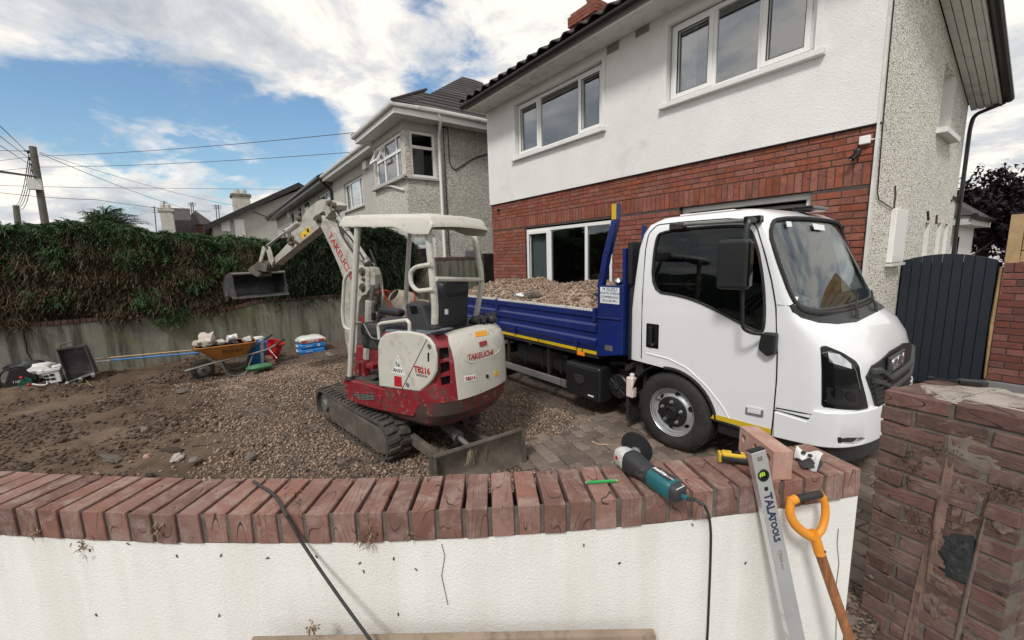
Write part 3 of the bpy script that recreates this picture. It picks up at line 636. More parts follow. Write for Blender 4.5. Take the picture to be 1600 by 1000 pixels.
def sprays(name, P, D, L_, Wd, mat, parent, side=4, droop=.5):
    # each spray: a curved spine strip with leaflets on both sides
    n = len(P); P = np.array(P); D = np.array(D); D /= np.linalg.norm(D, axis=1)[:, None]
    L_ = np.array(L_)[:, None]; Wd = np.array(Wd)[:, None]
    up = np.array([0, 0, 1.0]); S = np.cross(D, up + rng.uniform(-.6, .6, (n, 3))); S /= np.linalg.norm(S, axis=1)[:, None] + 1e-9
    g = np.array([0, 0, -1.0])
    def spine(t): return P + D * L_ * t + g * L_ * droop * t * t
    V = []; F = []; b = 0
    def strip(A, B, C, W0, Sd):
        nonlocal b
        Q = np.stack([A - Sd * W0, A + Sd * W0, B + Sd * W0 * .8, B - Sd * W0 * .8, C], 1)
        V.append(Q.reshape(-1, 3)); o = (np.arange(n) * 5 + b)[:, None]
        F.append(np.concatenate([o + np.array([0, 1, 2]), o + np.array([0, 2, 3]), o + np.array([3, 2, 4])], 0)); b += n * 5
    strip(spine(0), spine(.5), spine(1), Wd, S)
    for k in range(side):
        t = .15 + .7 * k / max(1, side - 1); sg = 1 if k % 2 else -1
        A = spine(t); dd = S * sg * .75 + D * .8 + g * .35 * rng.uniform(.3, 1.6, (n, 1)); l = L_ * .42 * (1 - t * .5)
        B = A + dd * l * .5; C = A + dd * l + g * l * .25; N_ = np.cross(dd, D); N_ /= np.linalg.norm(N_, axis=1)[:, None] + 1e-9
        strip(A, B, C, Wd * .75, np.cross(N_, dd) / (np.linalg.norm(dd, axis=1)[:, None]))
    o = np_mesh(name, np.concatenate(V), np.concatenate(F), mat)
    if parent is not None:
        o.parent = parent; o.matrix_basis = world_of(parent).inverted()
    return o
HT = [(-7, 2.5), (-2.47, 2.56), (-1.9, 2.62), (-1.32, 2.62), (-.9, 2.5), (-.68, 2.46), (0, 2.42), (.57, 2.4), (1.1, 2.28), (1.7, 2.36), (2.39, 2.58), (3.2, 2.62), (4.0, 2.5), (4.25, 2.25)]
def htop(y): return float(np.interp(y, [a for a, b in HT], [b for a, b in HT])) + .10 * noise.noise(Vector((y * 2.6, 0, 7))) + .05 * noise.noise(Vector((y * 8, 0, 2)))
def hedge(name, label, y0, y1, nd, ng, deadfrac, core):
    h = thing(name, label, 'hedge', (-10.5, (y0 + y1) / 2, 0))
    yy = np.linspace(y0 + .06, y1 - .06, 30); g = MB()
    g.loft([[(-10.0 - .06 * math.sin(y * 5), y, 1.0), (-9.98 - .08 * math.sin(y * 3.1), y, 1.5), (-10.05, y, htop(y) - .3), (-10.4, y, htop(y) - .14), (-11.3, y, htop(y) - .2), (-11.4, y, .8)] for y in yy])
    g.build('branches', core, h, smooth=0)
    P = []; D = []; L_ = []; Wd = []
    for _ in range(nd):
        y = random.uniform(y0, y1); t = random.random(); z = lerp(1.0, htop(y) - .12, t)
        b = .20 * noise.noise(Vector((y * 2.2, z * 2.2, 1))) + .05 * noise.noise(Vector((y * 6, z * 6, 4)))
        P.append((-9.93 + b + random.uniform(-.14, .03) + .06 * (1 - abs(2 * t - 1)), y, z)); D.append((random.uniform(.3, 1), random.uniform(-.8, .8), random.uniform(-1.1, .3)))
        L_.append(random.uniform(.10, .26)); Wd.append(random.uniform(.006, .011))
    sprays('dead_foliage', P, D, L_, Wd, M['deadleaf'] if deadfrac > .5 else M['darkleaf'], h, 4, .55)
    P = []; D = []; L_ = []; Wd = []
    while len(P) < int(ng * 1.25):
        y = random.uniform(y0, y1); x = random.uniform(-11.3, -9.85); top = htop(y)
        if random.random() < .58:
            z = top - .06 + .05 * noise.noise(Vector((x * 4, y * 4, 0))) - .25 * max(0, (x + 10.15)) * 2; d = (random.uniform(-.5, .9), random.uniform(-1, 1), random.uniform(.1, .8))
        else:
            x = -9.92 + random.uniform(-.1, .07); z = top - abs(random.gauss(0, .42 if deadfrac > .5 else .8)) - .05; d = (random.uniform(.3, 1), random.uniform(-.9, .9), random.uniform(-.5, .5))
            if z < 1.0: continue
            if deadfrac > .5 and noise.noise(Vector((y * 2.5, z * 2.5, 3))) < -.12 and z < top - .25: continue
        P.append((x, y, z)); D.append(d); L_.append(random.uniform(.09, .22)); Wd.append(random.uniform(.006, .012))
    sprays('green_foliage', P, D, L_, Wd, M['greenleaf'] if deadfrac > .5 else M['darkleaf'], h, 6, .5)
    return h
hedge('conifer_hedge', 'long conifer hedge, green on top and brown dead below, over the left boundary wall', -5.2, 1.25, 16000, 7600, 1, M['bark'])
hedge('dark_hedge', 'dark green leafy hedge behind the raised digger arm', 1.15, 4.3, 3500, 11000, 0, M['bark'])
# low green sprays hanging over the coping
hs = bpy.data.objects['conifer_hedge']; P = []; D = []; L_ = []; Wd = []
for (cy, cz, n) in ((-.62, .98, 160), (-.9, 1.25, 120), (-1.0, 2.0, 200), (-2.0, 1.4, 90), (1.0, 1.35, 160), (-1.9, 2.1, 120), (.4, 1.9, 160), (-.2, 1.5, 120)):
    for _ in range(n):
        P.append((-9.80 + random.uniform(-.08, .06), cy + random.gauss(0, .11), cz + random.gauss(0, .08))); D.append((random.uniform(.3, 1), random.uniform(-1, 1), random.uniform(-.7, .2))); L_.append(random.uniform(.08, .2)); Wd.append(.008)
sprays('hanging_foliage', P, D, L_, Wd, M['greenleaf'], hs, 6, .5)
# loose cedar showing above the hedge
cd = thing('cedar_tree', 'feathery cedar whose flat top pokes above the hedge left of the chimneys', 'tree', (-12.5, -1.6, 0))
c0 = PX(165, 350, -12.5); MB().tube([(-12.5, c0.y, 0), (-12.5, c0.y, 2.4), (-12.5, c0.y + .05, c0.z + .3)], [.09, .06, .02], 8).build('trunk', M['bark'], cd)
P = []; D = []; L_ = []; Wd = []; g = MB()
for k in range(110):
    px = random.uniform(124, 232); hi = 315 + ((px - 165) / 62) ** 2 * 30 + random.random() ** .6 * 38; p = PX(px, hi, -12.5 + random.uniform(-.4, .5)); q = Vector((-12.5, c0.y, p.z - .12 - random.random() * .1)); g.tube([q, lerp(q, p, .6) + Vector((0, 0, .05)), p], [.018, .01, .004], 5)
    for j in range(34):
        t = random.uniform(.1, 1.05); P.append(lerp(q, p, t) + Vector((random.uniform(-.05, .05), random.uniform(-.04, .04), .03 * math.sin(t * 3)))); D.append(Vector((random.uniform(-1, 1), random.uniform(-1, 1) + (p - q).y * 1.2, random.uniform(-.35, .25)))); L_.append(random.uniform(.05, .13)); Wd.append(.005)
g.build('branches', M['bark'], cd, smooth=0); sprays('crown', P, D, L_, Wd, M['greenleaf'], cd, 4, .4)

# ================================================================== MAIN HOUSE
HY = 5.5; X0, X1 = -8.16, -1.265
house = thing('red_brick_house', 'white rendered two storey house with red brick lower wall behind the truck', 'house', (-4.7, 7.5, 0))
def cells(mb, axis, pos, th, u0, u1, z0, z1, holes):
    us = sorted({u0, u1, *[h[0] for h in holes], *[h[1] for h in holes]}); zs = sorted({z0, z1, *[h[2] for h in holes], *[h[3] for h in holes]})
    us = [u for u in us if u0 <= u <= u1]; zs = [z for z in zs if z0 <= z <= z1]
    for a, b in zip(us, us[1:]):
        run = None
        for c, d in zip(zs, zs[1:]):
            um, zm = (a + b) / 2, (c + d) / 2; hole = any(h[0] < um < h[1] and h[2] < zm < h[3] for h in holes)
            if not hole: run = (run[0], d) if run else (c, d)
            if (hole or d == zs[-1]) and run:
                if axis == 'y': mb.bb(a, b, pos, pos + th, run[0], run[1])
                else: mb.bb(pos - th, pos, a, b, run[0], run[1])
                run = None
UPH = [(-7.16, -4.80, 3.86, 4.90), (-3.64, -1.87, 3.88, 4.90)]
LOH = [(-6.93, -4.60, 1.10, 2.40), (-3.40, -1.80, -.1, 2.43)]
g = MB(); cells(g, 'y', HY + .008, .25, X0, X1 - .02, -.1, 3.0, LOH); g.build('mortar_wall', M['hmortar'], house, smooth=0)
g = MB(); cells(g, 'y', HY - .025, .27, X0 - .012, X1 - .016, 3.012, 5.12, UPH)
for h in UPH: pass
g.build('rendered_wall', M['render'], house, smooth=0)
g = MB(); g.bb(X0 - .02, X1 + .03, HY - .03, HY + .02, 3.0, 3.011); g.build('render_edge_line', M['gutter'], house, smooth=0)  # thin black strip along the lower edge of the render
g = MB(); g.bb(X0 - .03, X0 + .06, HY - .034, HY + .2, 3.013, 5.05); g.build('corner_trim', M['upvc'], house, smooth=0, bevel=.004)
# bricks of the lower front
bl = []; 
def inh(x0, x1, z0, z1): return any(x1 > h[0] - .004 and x0 < h[1] + .004 and z1 > h[2] and z0 < h[3] for h in LOH)
def clip(x0, x1, z):
    seg = [(x0, x1)]
    for h in LOH:
        if z > h[2] - .03 and z < h[3]:
            ns = []
            for a, b in seg:
                if b <= h[0] or a >= h[1]: ns.append((a, b)); continue
                if a < h[0]: ns.append((a, h[0]))
                if b > h[1]: ns.append((h[1], b))
            seg = ns
    return [q for q in seg if q[1] - q[0] > .03]
rows = [(i * .075 + .005, .065) for i in range(32)] + [(2.662 + i * .0685, .0585) for i in range(5)]
for k, (z, h) in enumerate(rows):
    x = X0 - (.1125 if k % 2 else 0)
    while x < X1:
        for a, b in clip(max(x, X0), min(x + .215, X1), z + h / 2): bl.append((a, b, z, h))
        x += .225
x = X0
while x < X1 - .03: bl.append((x, min(x + .065, X1), 2.435, .215)); x += .0755
bl2 = []
for (a, b, z, h) in bl:
    p = pix(((a + b) / 2, HY, z + h / 2)); q = pix((b, HY, z)); r_ = pix((a, HY, z + h)); area = abs((q[0] - r_[0])) * abs(h / (-r_[1] + q[1]) if 0 else (pix((b, HY, z))[1] - pix((b, HY, z + h))[1]))
    vis = (z > 2.05 and a > -5.6) or (a > -1.85 and z > 1.25) or (-4.6 < a < -4.0 and z > 1.5)
    bl2.append((area if vis else area * .001, a, b, z, h))
bl2.sort(reverse=True); var = {}; rest = MB()
for n, (_, a, b, z, h) in enumerate(bl2):
    c = ((a + b) / 2, HY + .035 + random.uniform(-.002, .003), z + h / 2)
    if n < 285:
        key = (round(b - a, 3), h)
        if key not in var: var[key] = [brickmesh('brick', b - a, .07, h, s + len(var) * 5) for s in range(3)]
        place('brick', random.choice(var[key]), M['housebrick'], house, c, (0, 0, 0))
    else: rest.box(c, (b - a, .07, h))
rest.build('brick', M['housebrick'], house, smooth=0, kind='stuff')

def window(parent, x0, x1, z0, z1, mulls, y, glass, fw=.055, opens=(), transom=None, curt=(), fmat='upvc'):
    # frame with mullions, one pane per light; opens = lights with a raised sash
    f = MB(); xs = [x0] + list(mulls) + [x1]
    f.bb(x0, x1, y, y + .07, z1 - fw, z1); f.bb(x0, x1, y, y + .07, z0, z0 + fw)
    for i, m_ in enumerate(xs):
        w0 = m_ if i == 0 else m_ - fw / 2; w1 = m_ + fw if i == 0 else (m_ if i == len(xs) - 1 else m_ + fw / 2)
        if i == len(xs) - 1: w0 = m_ - fw
        f.bb(w0, w1, y, y + .07, z0 + fw, z1 - fw)
    o = f.build('window', M[fmat], parent, smooth=0, bevel=.005)
    for i in range(len(xs) - 1):
        a = xs[i] + (fw if i == 0 else fw / 2); b = xs[i + 1] - (fw if i == len(xs) - 2 else fw / 2); c, d = z0 + fw, z1 - fw
        if i in opens:
            s = MB(); t = .05
            s.bb(a - .012, a + t, y - .022, y + .04, c - .012, d + .012); s.bb(b - t, b + .012, y - .022, y + .04, c - .012, d + .012)
            s.bb(a + t, b - t, y - .022, y + .04, c - .012, c + t); s.bb(a + t, b - t, y - .022, y + .04, d - t, d + .012)
            s.build('sash', M[fmat], o, smooth=0, bevel=.005); a += t; b -= t; c += t; d -= t
            gq = MB(); e = .006
            for q in ((a - e, a, c - e, d + e), (b, b + e, c - e, d + e), (a, b, c - e, c), (a, b, d, d + e)): gq.bb(q[0], q[1], y - .024, y, q[2], q[3])
            gq.build('gasket', M['rubber'], o, smooth=0)
        MB().bb(a - .01, b + .01, y + .022, y + .03, c - .01, d + .01).build('pane', M[glass], o, smooth=0)
    for (a, b, zt, amp, yo) in curt:
        MB().sheet(lambda s, t: (lerp(a, b, s), y + yo + amp * math.sin(s * (b - a) * 75) + .01 * math.sin(s * 9 + t * 3), lerp(z0 - .1, zt, t)), max(10, int((b - a) * 90)), 3, (0, .004, 0)).build('curtain', M['curtain'], o, smooth=80)
    return o
def sill(parent, x0, x1, z, y, mat='render'):
    MB().prism([(x0, y - .10, z - .075), (x0, y + .1, z - .075), (x0, y + .1, z + .01), (x0, y - .10, z - .012)], (x1 - x0, 0, 0)).build('sill', M[mat], parent, smooth=0, bevel=.006)
wy = HY + .055
window(house, -7.14, -4.82, 3.87, 4.88, (-6.46, -5.40), wy, 'skyglass', opens=(0, 2), curt=((-7.07, -6.72, 4.85, .03, .10), (-5.05, -4.90, 4.85, .025, .10)))
sill(house, -7.24, -4.72, 3.865, HY, 'render')
window(house, -3.62, -1.89, 3.89, 4.88, (-3.01, -2.45), wy, 'skyglass', opens=(0, 2), curt=((-3.55, -3.3, 4.86, .03, .10), (-2.03, -1.97, 4.86, .02, .10)))
sill(house, -3.72, -1.76, 3.885, HY, 'render')
for (a, b, z) in ((-3.5, -2.0, 4.72),): MB().bb(a, b, wy + .3, wy + .34, z, z + .14).build('blind', M['curtain'], house, smooth=0)
# projecting surround round the upper windows
for (a, b, c, d) in ((-7.22, -4.74, 3.87, 4.96), (-3.70, -1.80, 3.89, 4.96)):
    f = MB(); y0 = HY - .045
    f.bb(a, a + .065, y0, HY - .024, c, d); f.bb(b - .065, b, y0, HY - .024, c, d); f.bb(a + .065, b - .065, y0, HY - .024, d - .065, d); f.build('window_surround', M['render'], house, smooth=0, bevel=.005)
w = window(house, -6.92, -4.62, 1.12, 2.37, (-6.19, -5.22), HY + .03, 'glass', fw=.06, opens=(0,), curt=((-6.84, -6.28, 2.34, .03, .10),))
MB().bb(-5.9, -5.6, 8.9, 8.93, 1.5, 1.75).build('picture_frame', M['upvc'], w, smooth=0); MB().bb(-5.87, -5.63, 8.89, 8.905, 1.53, 1.72).build('picture', M['dark'], w, smooth=0)
MB().sph((-5.05, 6.2, 1.2), (.4, .25, .17)).build('sofa_back', M['render'], w)
# rooms behind the glass
g = MB()
for (a, b, c, d) in ((-7.9, -3.5, .9, 2.7), (-7.9, -4.3, 2.9, 5.0), (-4.2, -1.5, 2.9, 5.0)):
    g.bb(a, b, 9.0, 9.05, c, d); g.bb(a - .05, a, HY + .3, 9, c, d); g.bb(b, b + .05, HY + .3, 9, c, d); g.bb(a, b, HY + .3, 9, d, d + .05); g.bb(a, b, HY + .3, 9, c - .05, c)
g.build('rooms', M['roomwall'], house, smooth=0)
# garage opening: white frame and door
g = MB(); g.bb(-3.40, -3.30, HY + .09, HY + .18, 0, 2.43); g.bb(-3.30, -1.80, HY + .09, HY + .18, 2.36, 2.43); g.bb(-1.87, -1.80, HY + .09, HY + .18, 0, 2.36); g.build('garage_frame', M['upvc'], house, smooth=0, bevel=.004)
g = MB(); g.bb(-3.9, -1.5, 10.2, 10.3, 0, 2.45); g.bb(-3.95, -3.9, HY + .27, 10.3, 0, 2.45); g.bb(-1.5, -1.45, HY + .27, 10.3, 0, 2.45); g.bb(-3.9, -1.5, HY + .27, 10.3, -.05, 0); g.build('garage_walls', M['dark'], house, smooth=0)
MB().bb(-3.9, -1.5, HY + .27, 10.3, 2.46, 2.5).build('garage_ceiling', M['upvc'], house, smooth=0); MB().bb(-3.28, -1.9, HY + .3, 7.6, 2.30, 2.34).build('raised_garage_door', M['dirtywhite'], house, smooth=0)
for x in (-3.26, -1.92): MB().tube([(x, HY + .25, 2.26), (x, 8.0, 2.26)], .012, 6).build('door_track', M['greysteel'], house)
# vents
for px, py in ((958, 75), (1004, 47)):
    p = PY(px, py, HY - .03); f = MB().bb(p.x - .13, p.x + .13, HY - .035, HY - .024, p.z - .07, p.z + .07).build('air_vent', M['dirtywhite'], house, smooth=0)
    g = MB()
    for k in range(5): g.bb(p.x - .115, p.x + .115, HY - .04, HY - .034, p.z - .055 + k * .025, p.z - .042 + k * .025)
    g.build('louvre', M['hmortar'], f, smooth=0)
# eaves, gutter, roof
g = MB(); g.bb(X0 - .14, X1 + .1, 5.04, HY - .026, 5.045, 5.075); g.build('soffit', M['dirtywhite'], house, smooth=0)
g = MB(); g.bb(X0 - .14, X1 + .1, 5.0, 5.04, 5.03, 5.17); g.build('fascia', M['upvc'], house, smooth=0)
g = MB(); n = 9; prof = [(4.93 - .06 * math.cos(PI * k / n) * 1.0, 5.115 - .075 * math.sin(PI * k / n)) for k in range(n + 1)]
g.prism([(X0 - .2, y, z) for y, z in prof] + [(X0 - .2, 4.985, 5.12), (X0 - .2, 4.875, 5.12)], (X1 - X0 + .35, 0, 0)); g.build('gutter', M['gutter'], house, smooth=40)
TP = math.radians(30.5)
def rz(y): return 5.15 + (y - 4.9) * math.tan(TP)
g = MB(); g.prism([(X0 - .15, 4.9, 5.11), (X0 - .15, 8.5, rz(8.5) - .04), (X0 - .15, 12.4, 4.6), (X0 - .15, 12.4, 4.5), (X0 - .15, 8.5, rz(8.5) - .16), (X0 - .15, 5.05, 5.08)], (X1 - X0 + .3, 0, 0)); g.build('roof', M['tile'], house, smooth=0)
def tilemesh():
    m = MB(); n = 10
    m.sheet(lambda s, t: (s * .31 - .155, t * .40, .030 * (math.sin(s * 2 * PI - .6)) * (.5 + .5 * (s > .0)) + .03 * (1 - t)), n, 1, (0, 0, -.018)); me = m.mesh('roof_tile'); me.shade_smooth(); me.set_sharp_from_angle(angle=math.radians(40)); return me
tm = tilemesh(); RT = Matrix.Rotation(TP, 3, 'X')
for r_ in range(3):
    for i in range(25):
        x = X0 + .0 + i * .29; y = 4.86 + r_ * .3
        if x > X1 + .1: continue
        place('roof_tile', tm, M['tile'], house, (x, y, rz(y) + .03 + .004 * math.sin(i * 1.7)), RT)
# chimney
cb = PY(924, 50, 8.3); ch = MB(); cx_, cz_ = cb.x, cb.z
ch.bb(cx_ - .42, cx_ + .42, 8.0, 8.6, 5.6, cz_ - .05).build('chimney', M['dirtywhite'], house, smooth=0); ch = bpy.data.objects['chimney']
g = MB()
for k in range(7):
    o_ = .0 if k < 3 else (.05 if k < 6 else .0); z = cz_ - .05 + k * .078; xx = cx_ - .42 - o_; j = 0
    while xx < cx_ + .42 + o_ - .02:
        e = min(xx + (.215 if j or not k % 2 else .105), cx_ + .42 + o_); g.bb(xx, e - .01, 8.0 - o_, 8.1, z, z + .066); xx = e; j += 1
    g.bb(cx_ + .33 + o_, cx_ + .42 + o_, 8.11, 8.34, z, z + .066); g.bb(cx_ + .33 + o_, cx_ + .42 + o_, 8.35, 8.6 + o_, z, z + .066)
g.build('brick_band', M['housebrick'], ch, smooth=0, kind='stuff'); MB().bb(cx_ - .40, cx_ + .40, 8.02, 8.58, cz_ - .05, cz_ + .5).build('mortar_core', M['hmortar'], ch, smooth=0)
MB().lathe([(.1, 0), (.11, .02), (.095, .22), (.12, .24), (.12, .28)], (cx_ - .02, 8.3, cz_ + .5), (0, 0, 1), 14).build('chimney_pot', M['sidebrick'], ch)
MB().lathe([(.08, .28), (.085, .36), (.13, .37), (.13, .40), (.09, .41), (.09, .5), (.13, .51), (.1, .55)], (cx_ - .02, 8.3, cz_ + .5), (0, 0, 1), 14).build('cowl', M['gutter'], ch)
# side (gable) wall, sloping eave to the rear
def ez(y): return 4.04 + .222 * (10.27 - y)
SH = [(8.2, 9.0, 3.36, 4.2), (8.12, 8.42, 1.45, 2.12), (9.0, 9.3, 1.45, 2.14), (9.6, 9.9, 1.45, 2.14)]
g = MB(); ybr = sorted({5.57, 10.3, *[h[0] for h in SH], *[h[1] for h in SH], 6.5, 7.5})
for a, b in zip(ybr, ybr[1:]):
    zs = [-.1] + sorted({h[2] for h in SH if h[0] < (a + b) / 2 < h[1]} | {h[3] for h in SH if h[0] < (a + b) / 2 < h[1]}) + [None]
    i = 0
    while i < len(zs) - 1:
        z0, z1 = zs[i], zs[i + 1]; t0, t1 = (ez(a), ez(b)) if z1 is None else (z1, z1)
        g.prism([(X1, a, z0), (X1, b, z0), (X1, b, t1), (X1, a, t0)], (-.25, 0, 0)); i += 2
g.build('side_wall', M['dash'], house, smooth=0)
MB().bb(X1 - .014, X1 + .001, 5.505, 5.57, -.1, 5.02).build('side_wall_return', M['dash'], house, smooth=0)
for h in SH:
    MB().bb(X1 - .15, X1 + .003, h[1] - .012, h[1] + .001, h[2], h[3]).build('window_reveal', M['render'], house, smooth=0)
    MB().bb(X1 - .15, X1 + .003, h[0] + .001, h[1] - .013, h[2] - .0, h[2] + .012).build('window_reveal', M['render'], house, smooth=0)
g = MB(); g.prism([(X1 + .006, 5.467, 0), (X1 + .006, 5.53, 0), (X1 + .006, 5.53, 5.02), (X1 + .006, 5.467, 5.02)], (-.022, 0, 0)); g.build('corner_bead', M['dirtywhite'], house, smooth=0)
for h in SH:
    MB().bb(X1 - .2, X1 - .15, h[0], h[1], h[2], h[3]).build('window', M['upvc'], house, smooth=0); wv_ = bpy.context.scene.objects[-1] if False else None
g = MB(); g.bb(X1 - .1, X1 + .11, 8.1, 9.12, 3.29, 3.36); g.build('sill', M['render'], house, smooth=0, bevel=.005)
for k in range(4):
    a = X1 + .012 + k * .078; g = MB(); g.prism([(a, 5.3, ez(5.3) + .0), (a, 10.5, ez(10.5)), (a, 10.5, ez(10.5) + .02), (a, 5.3, ez(5.3) + .02)], (.07, 0, 0)); g.build('soffit_board', M['dirtywhite'], house, smooth=0, bevel=.003, seg=1)
g = MB(); g.prism([(X1 + .01, 5.3, ez(5.3) + .022), (X1 + .01, 10.5, ez(10.5) + .022), (X1 + .01, 10.5, ez(10.5) + .05), (X1 + .01, 5.3, ez(5.3) + .05)], (.31, 0, 0)); g.build('eave_deck', M['gutter'], house, smooth=0)
g = MB(); g.prism([(X1 + .325, 5.2, ez(5.2) - .02), (X1 + .325, 10.5, ez(10.5) - .02), (X1 + .325, 10.5, ez(10.5) + .12), (X1 + .325, 5.2, ez(5.2) + .12)], (.025, 0, 0)); g.build('side_fascia', M['dirtywhite'], house, smooth=0)
g = MB(); g.tube([(X1 + .41, 5.1, ez(5.1) + .07), (X1 + .41, 10.5, ez(10.5) + .07)], .062, 10); g.build('side_gutter', M['gutter'], house)
g = MB(); g.prism([(X1 + .34, 5.0, ez(5.0) + .13), (X1 + .34, 10.55, ez(10.55) + .13), (X1 - 2, 10.55, ez(10.55) + 1.3), (X1 - 2, 5.0, ez(5) + 1.3)], (0, 0, .05)); g.build('side_roof', M['tile'], house, smooth=0)
g = MB(); g.tube(arc([(X1 + .38, 10.45, ez(10.5) + .02), (X1 + .07, 10.36, ez(10.5) - .10), (X1 + .045, 10.36, ez(10.5) - .3), (X1 + .045, 10.36, 0)], .08), .028, 8); g.build('downpipe', M['gutter'], house)
g = MB(); g.bb(X1, X1 + .055, 6.25, 6.78, 1.62, 2.22); g.build('meter_box', M['upvc'], house, smooth=0, bevel=.008); MB().bb(X1 + .0, X1 + .07, 6.22, 6.81, 1.58, 1.61).build('meter_box_lip', M['dirtywhite'], house, smooth=0)
def gx(px, py): return PX(px, py, X1 + .012)
g = MB(); g.tube([gx(*p) for p in ((1397, 0), (1388, 100), (1379, 200), (1375, 250), (1371, 300), (1373, 312), (1398, 328), (1404, 335))], .006, 6); g.build('wall_cable', M['gutter'], house)
for l_, r_q in ((((1399, 290), (1399, 306), (1397, 326)), .008), (((1450, 330), (1451, 344)), .012), (((1464, 336), (1463, 350)), .012)): MB().tube([gx(*p) for p in l_], r_q, 6).build('conduit', M['hmortar'], house)
# camera and junction box at the corner, small camera at the far corner
g = MB(); p = PY(1352, 219, HY - .02); g.bb(p.x - .045, p.x + .045, HY - .05, HY, p.z - .04, p.z + .04); g.build('junction_box', M['upvc'], None, smooth=0, bevel=.008); tag(bpy.data.objects['junction_box'], 'small cream junction box at the corner of the brick wall', 'junction box')
sc_ = thing('security_camera', 'black security camera under the cream box on the brick wall', 'camera', PY(1338, 235, HY))
p = PY(1340, 236, HY - .04); MB().sph(p, (.035, .03, .03)).build('mount', M['gutter'], sc_); MB().lathe([(.024, -.05), (.028, -.045), (.028, .05), (.02, .055)], p + Vector((-.01, -.03, -.045)), (-.45, -.6, -.75), 12).build('body', M['gloss'], sc_)
MB().lathe([(.012, 0), (.012, .006)], p + Vector((-.01, -.03, -.045)) + Vector((-.45, -.6, -.75)).normalized() * .055, (-.45, -.6, -.75), 10).build('lens', M['steel'], sc_)
MB().tube([PY(1376, 215, HY - .01), PY(1366, 217, HY - .02), PY(1356, 219, HY - .03)], .006, 5).build('lead', M['upvc'], sc_)
sc2 = thing('security_camera', 'tiny black floodlight at the left top corner of the brick wall', 'light', PY(777, 328, HY)); p = PY(778, 328, HY - .04); MB().box(p, (.06, .05, .05)).build('body', M['gutter'], sc2, bevel=.01); MB().tube([p, p + Vector((.02, .05, .02))], .01).build('bracket', M['gutter'], sc2)
# aerial bracket and twigs on the far corner
g = MB(); q = [gx(1487, 313), gx(1500, 305)]; g.tube([q[0], q[1]], .014, 5); g.tube([gx(1490, 308), gx(1500, 320)], .02, 5); g.build('wall_bracket', M['gutter'], house)

# ================================================================== GATE, SIDE WALL, REAR
GY = 6.95
gt = thing('side_gate', 'tall navy boarded side gate with gently arched top', 'gate', (-.87, GY, .1))
gx0, gx1 = -1.245, -.475; nb = 9; wbd = (gx1 - gx0) / nb
for i in range(nb):
    a = gx0 + i * wbd; m_ = (a + wbd / 2 - (gx0 + gx1) / 2) / (gx1 - gx0) * 2
    t0 = 1.70 - .075 * ((a + .006 - (gx0 + gx1) / 2) / .385) ** 2 + (.0); t1 = 1.70 - .075 * ((a + wbd - .006 - (gx0 + gx1) / 2) / .385) ** 2
    MB().prism([(a + .0015, GY, .13), (a + wbd - .0015, GY, .13), (a + wbd - .0015, GY, t1), (a + .0015, GY, t0)], (0, .022, 0)).build('board', M['gate'], gt, smooth=0, bevel=.004, seg=1)
g = MB(); g.bb(gx0, gx1, GY + .023, GY + .06, .25, .35); g.bb(gx0, gx1, GY + .023, GY + .06, 1.35, 1.45); g.bb(gx0, gx0 + .08, GY + .023, GY + .06, .36, 1.34); g.build('brace', M['gate'], gt, smooth=0)
MB().bb(gx0 - .02, gx1 + .03, GY + .063, GY + .08, .1, 1.6).build('backing', M['dark'], gt, smooth=0)
sw = thing('brick_side_wall', 'dark red brick wall with a grey plinth right of the navy gate', 'wall', (.2, GY, 0))
MB().bb(-.42, 1.2, GY - .03, GY + .2, .29, 1.585).build('mortar_core', M['hmortar'], sw, smooth=0); MB().bb(-.43, 1.2, GY - .06, GY + .2, .02, .285).build('plinth', M['cementgrey'], sw, smooth=0, bevel=.01)
va = brickmesh('brick', .215, .06, .065, 3); vb = brickmesh('brick', .1, .06, .065, 4); vs_ = brickmesh('brick', .065, .06, .1, 5)
for k in range(16):
    z = .29 + .005 + k * .075 + .0325; x = -.43 + (0 if k % 2 else -.1125)
    while x < .5:
        if x < -.43: place('brick', vb, M['sidebrick'], sw, (x + .1125 + .05, GY - .008 + random.uniform(-.002, .002), z), (0, 0, 0))
        else: place('brick', va, M['sidebrick'], sw, (x + .1075, GY - .008 + random.uniform(-.002, .002), z), (0, 0, 0))
        x += .225
for k in range(14): place('brick', vs_, M['sidebrick'], sw, (-.43 + .035 + k * .075, GY - .012, 1.545), (0, 0, 0))
tf = thing('timber_fence', 'yellow timber fence panel standing on the brick side wall', 'fence', (.1, GY + .05, 1.59))
MB().bb(-.43, -.33, GY - .02, GY + .07, 1.59, 2.1).build('post', M['fencewood'], tf, smooth=0, bevel=.004)
for k in range(4): MB().bb(-.325, 1.2, GY + .0, GY + .022, 1.60 + k * .125, 1.715 + k * .125).build('board', M['fencewood'], tf, smooth=0, bevel=.003)
MB().bb(-.325, 1.2, GY + .03, GY + .05, 1.6, 2.08).build('backing', M['gutter'], tf, smooth=0)
MB().tube([(-.44, GY, .3), (-.45, GY - .02, .9), (-.44, GY, 1.55)], .018, 6).build('gate_post', M['fencewood'], tf)
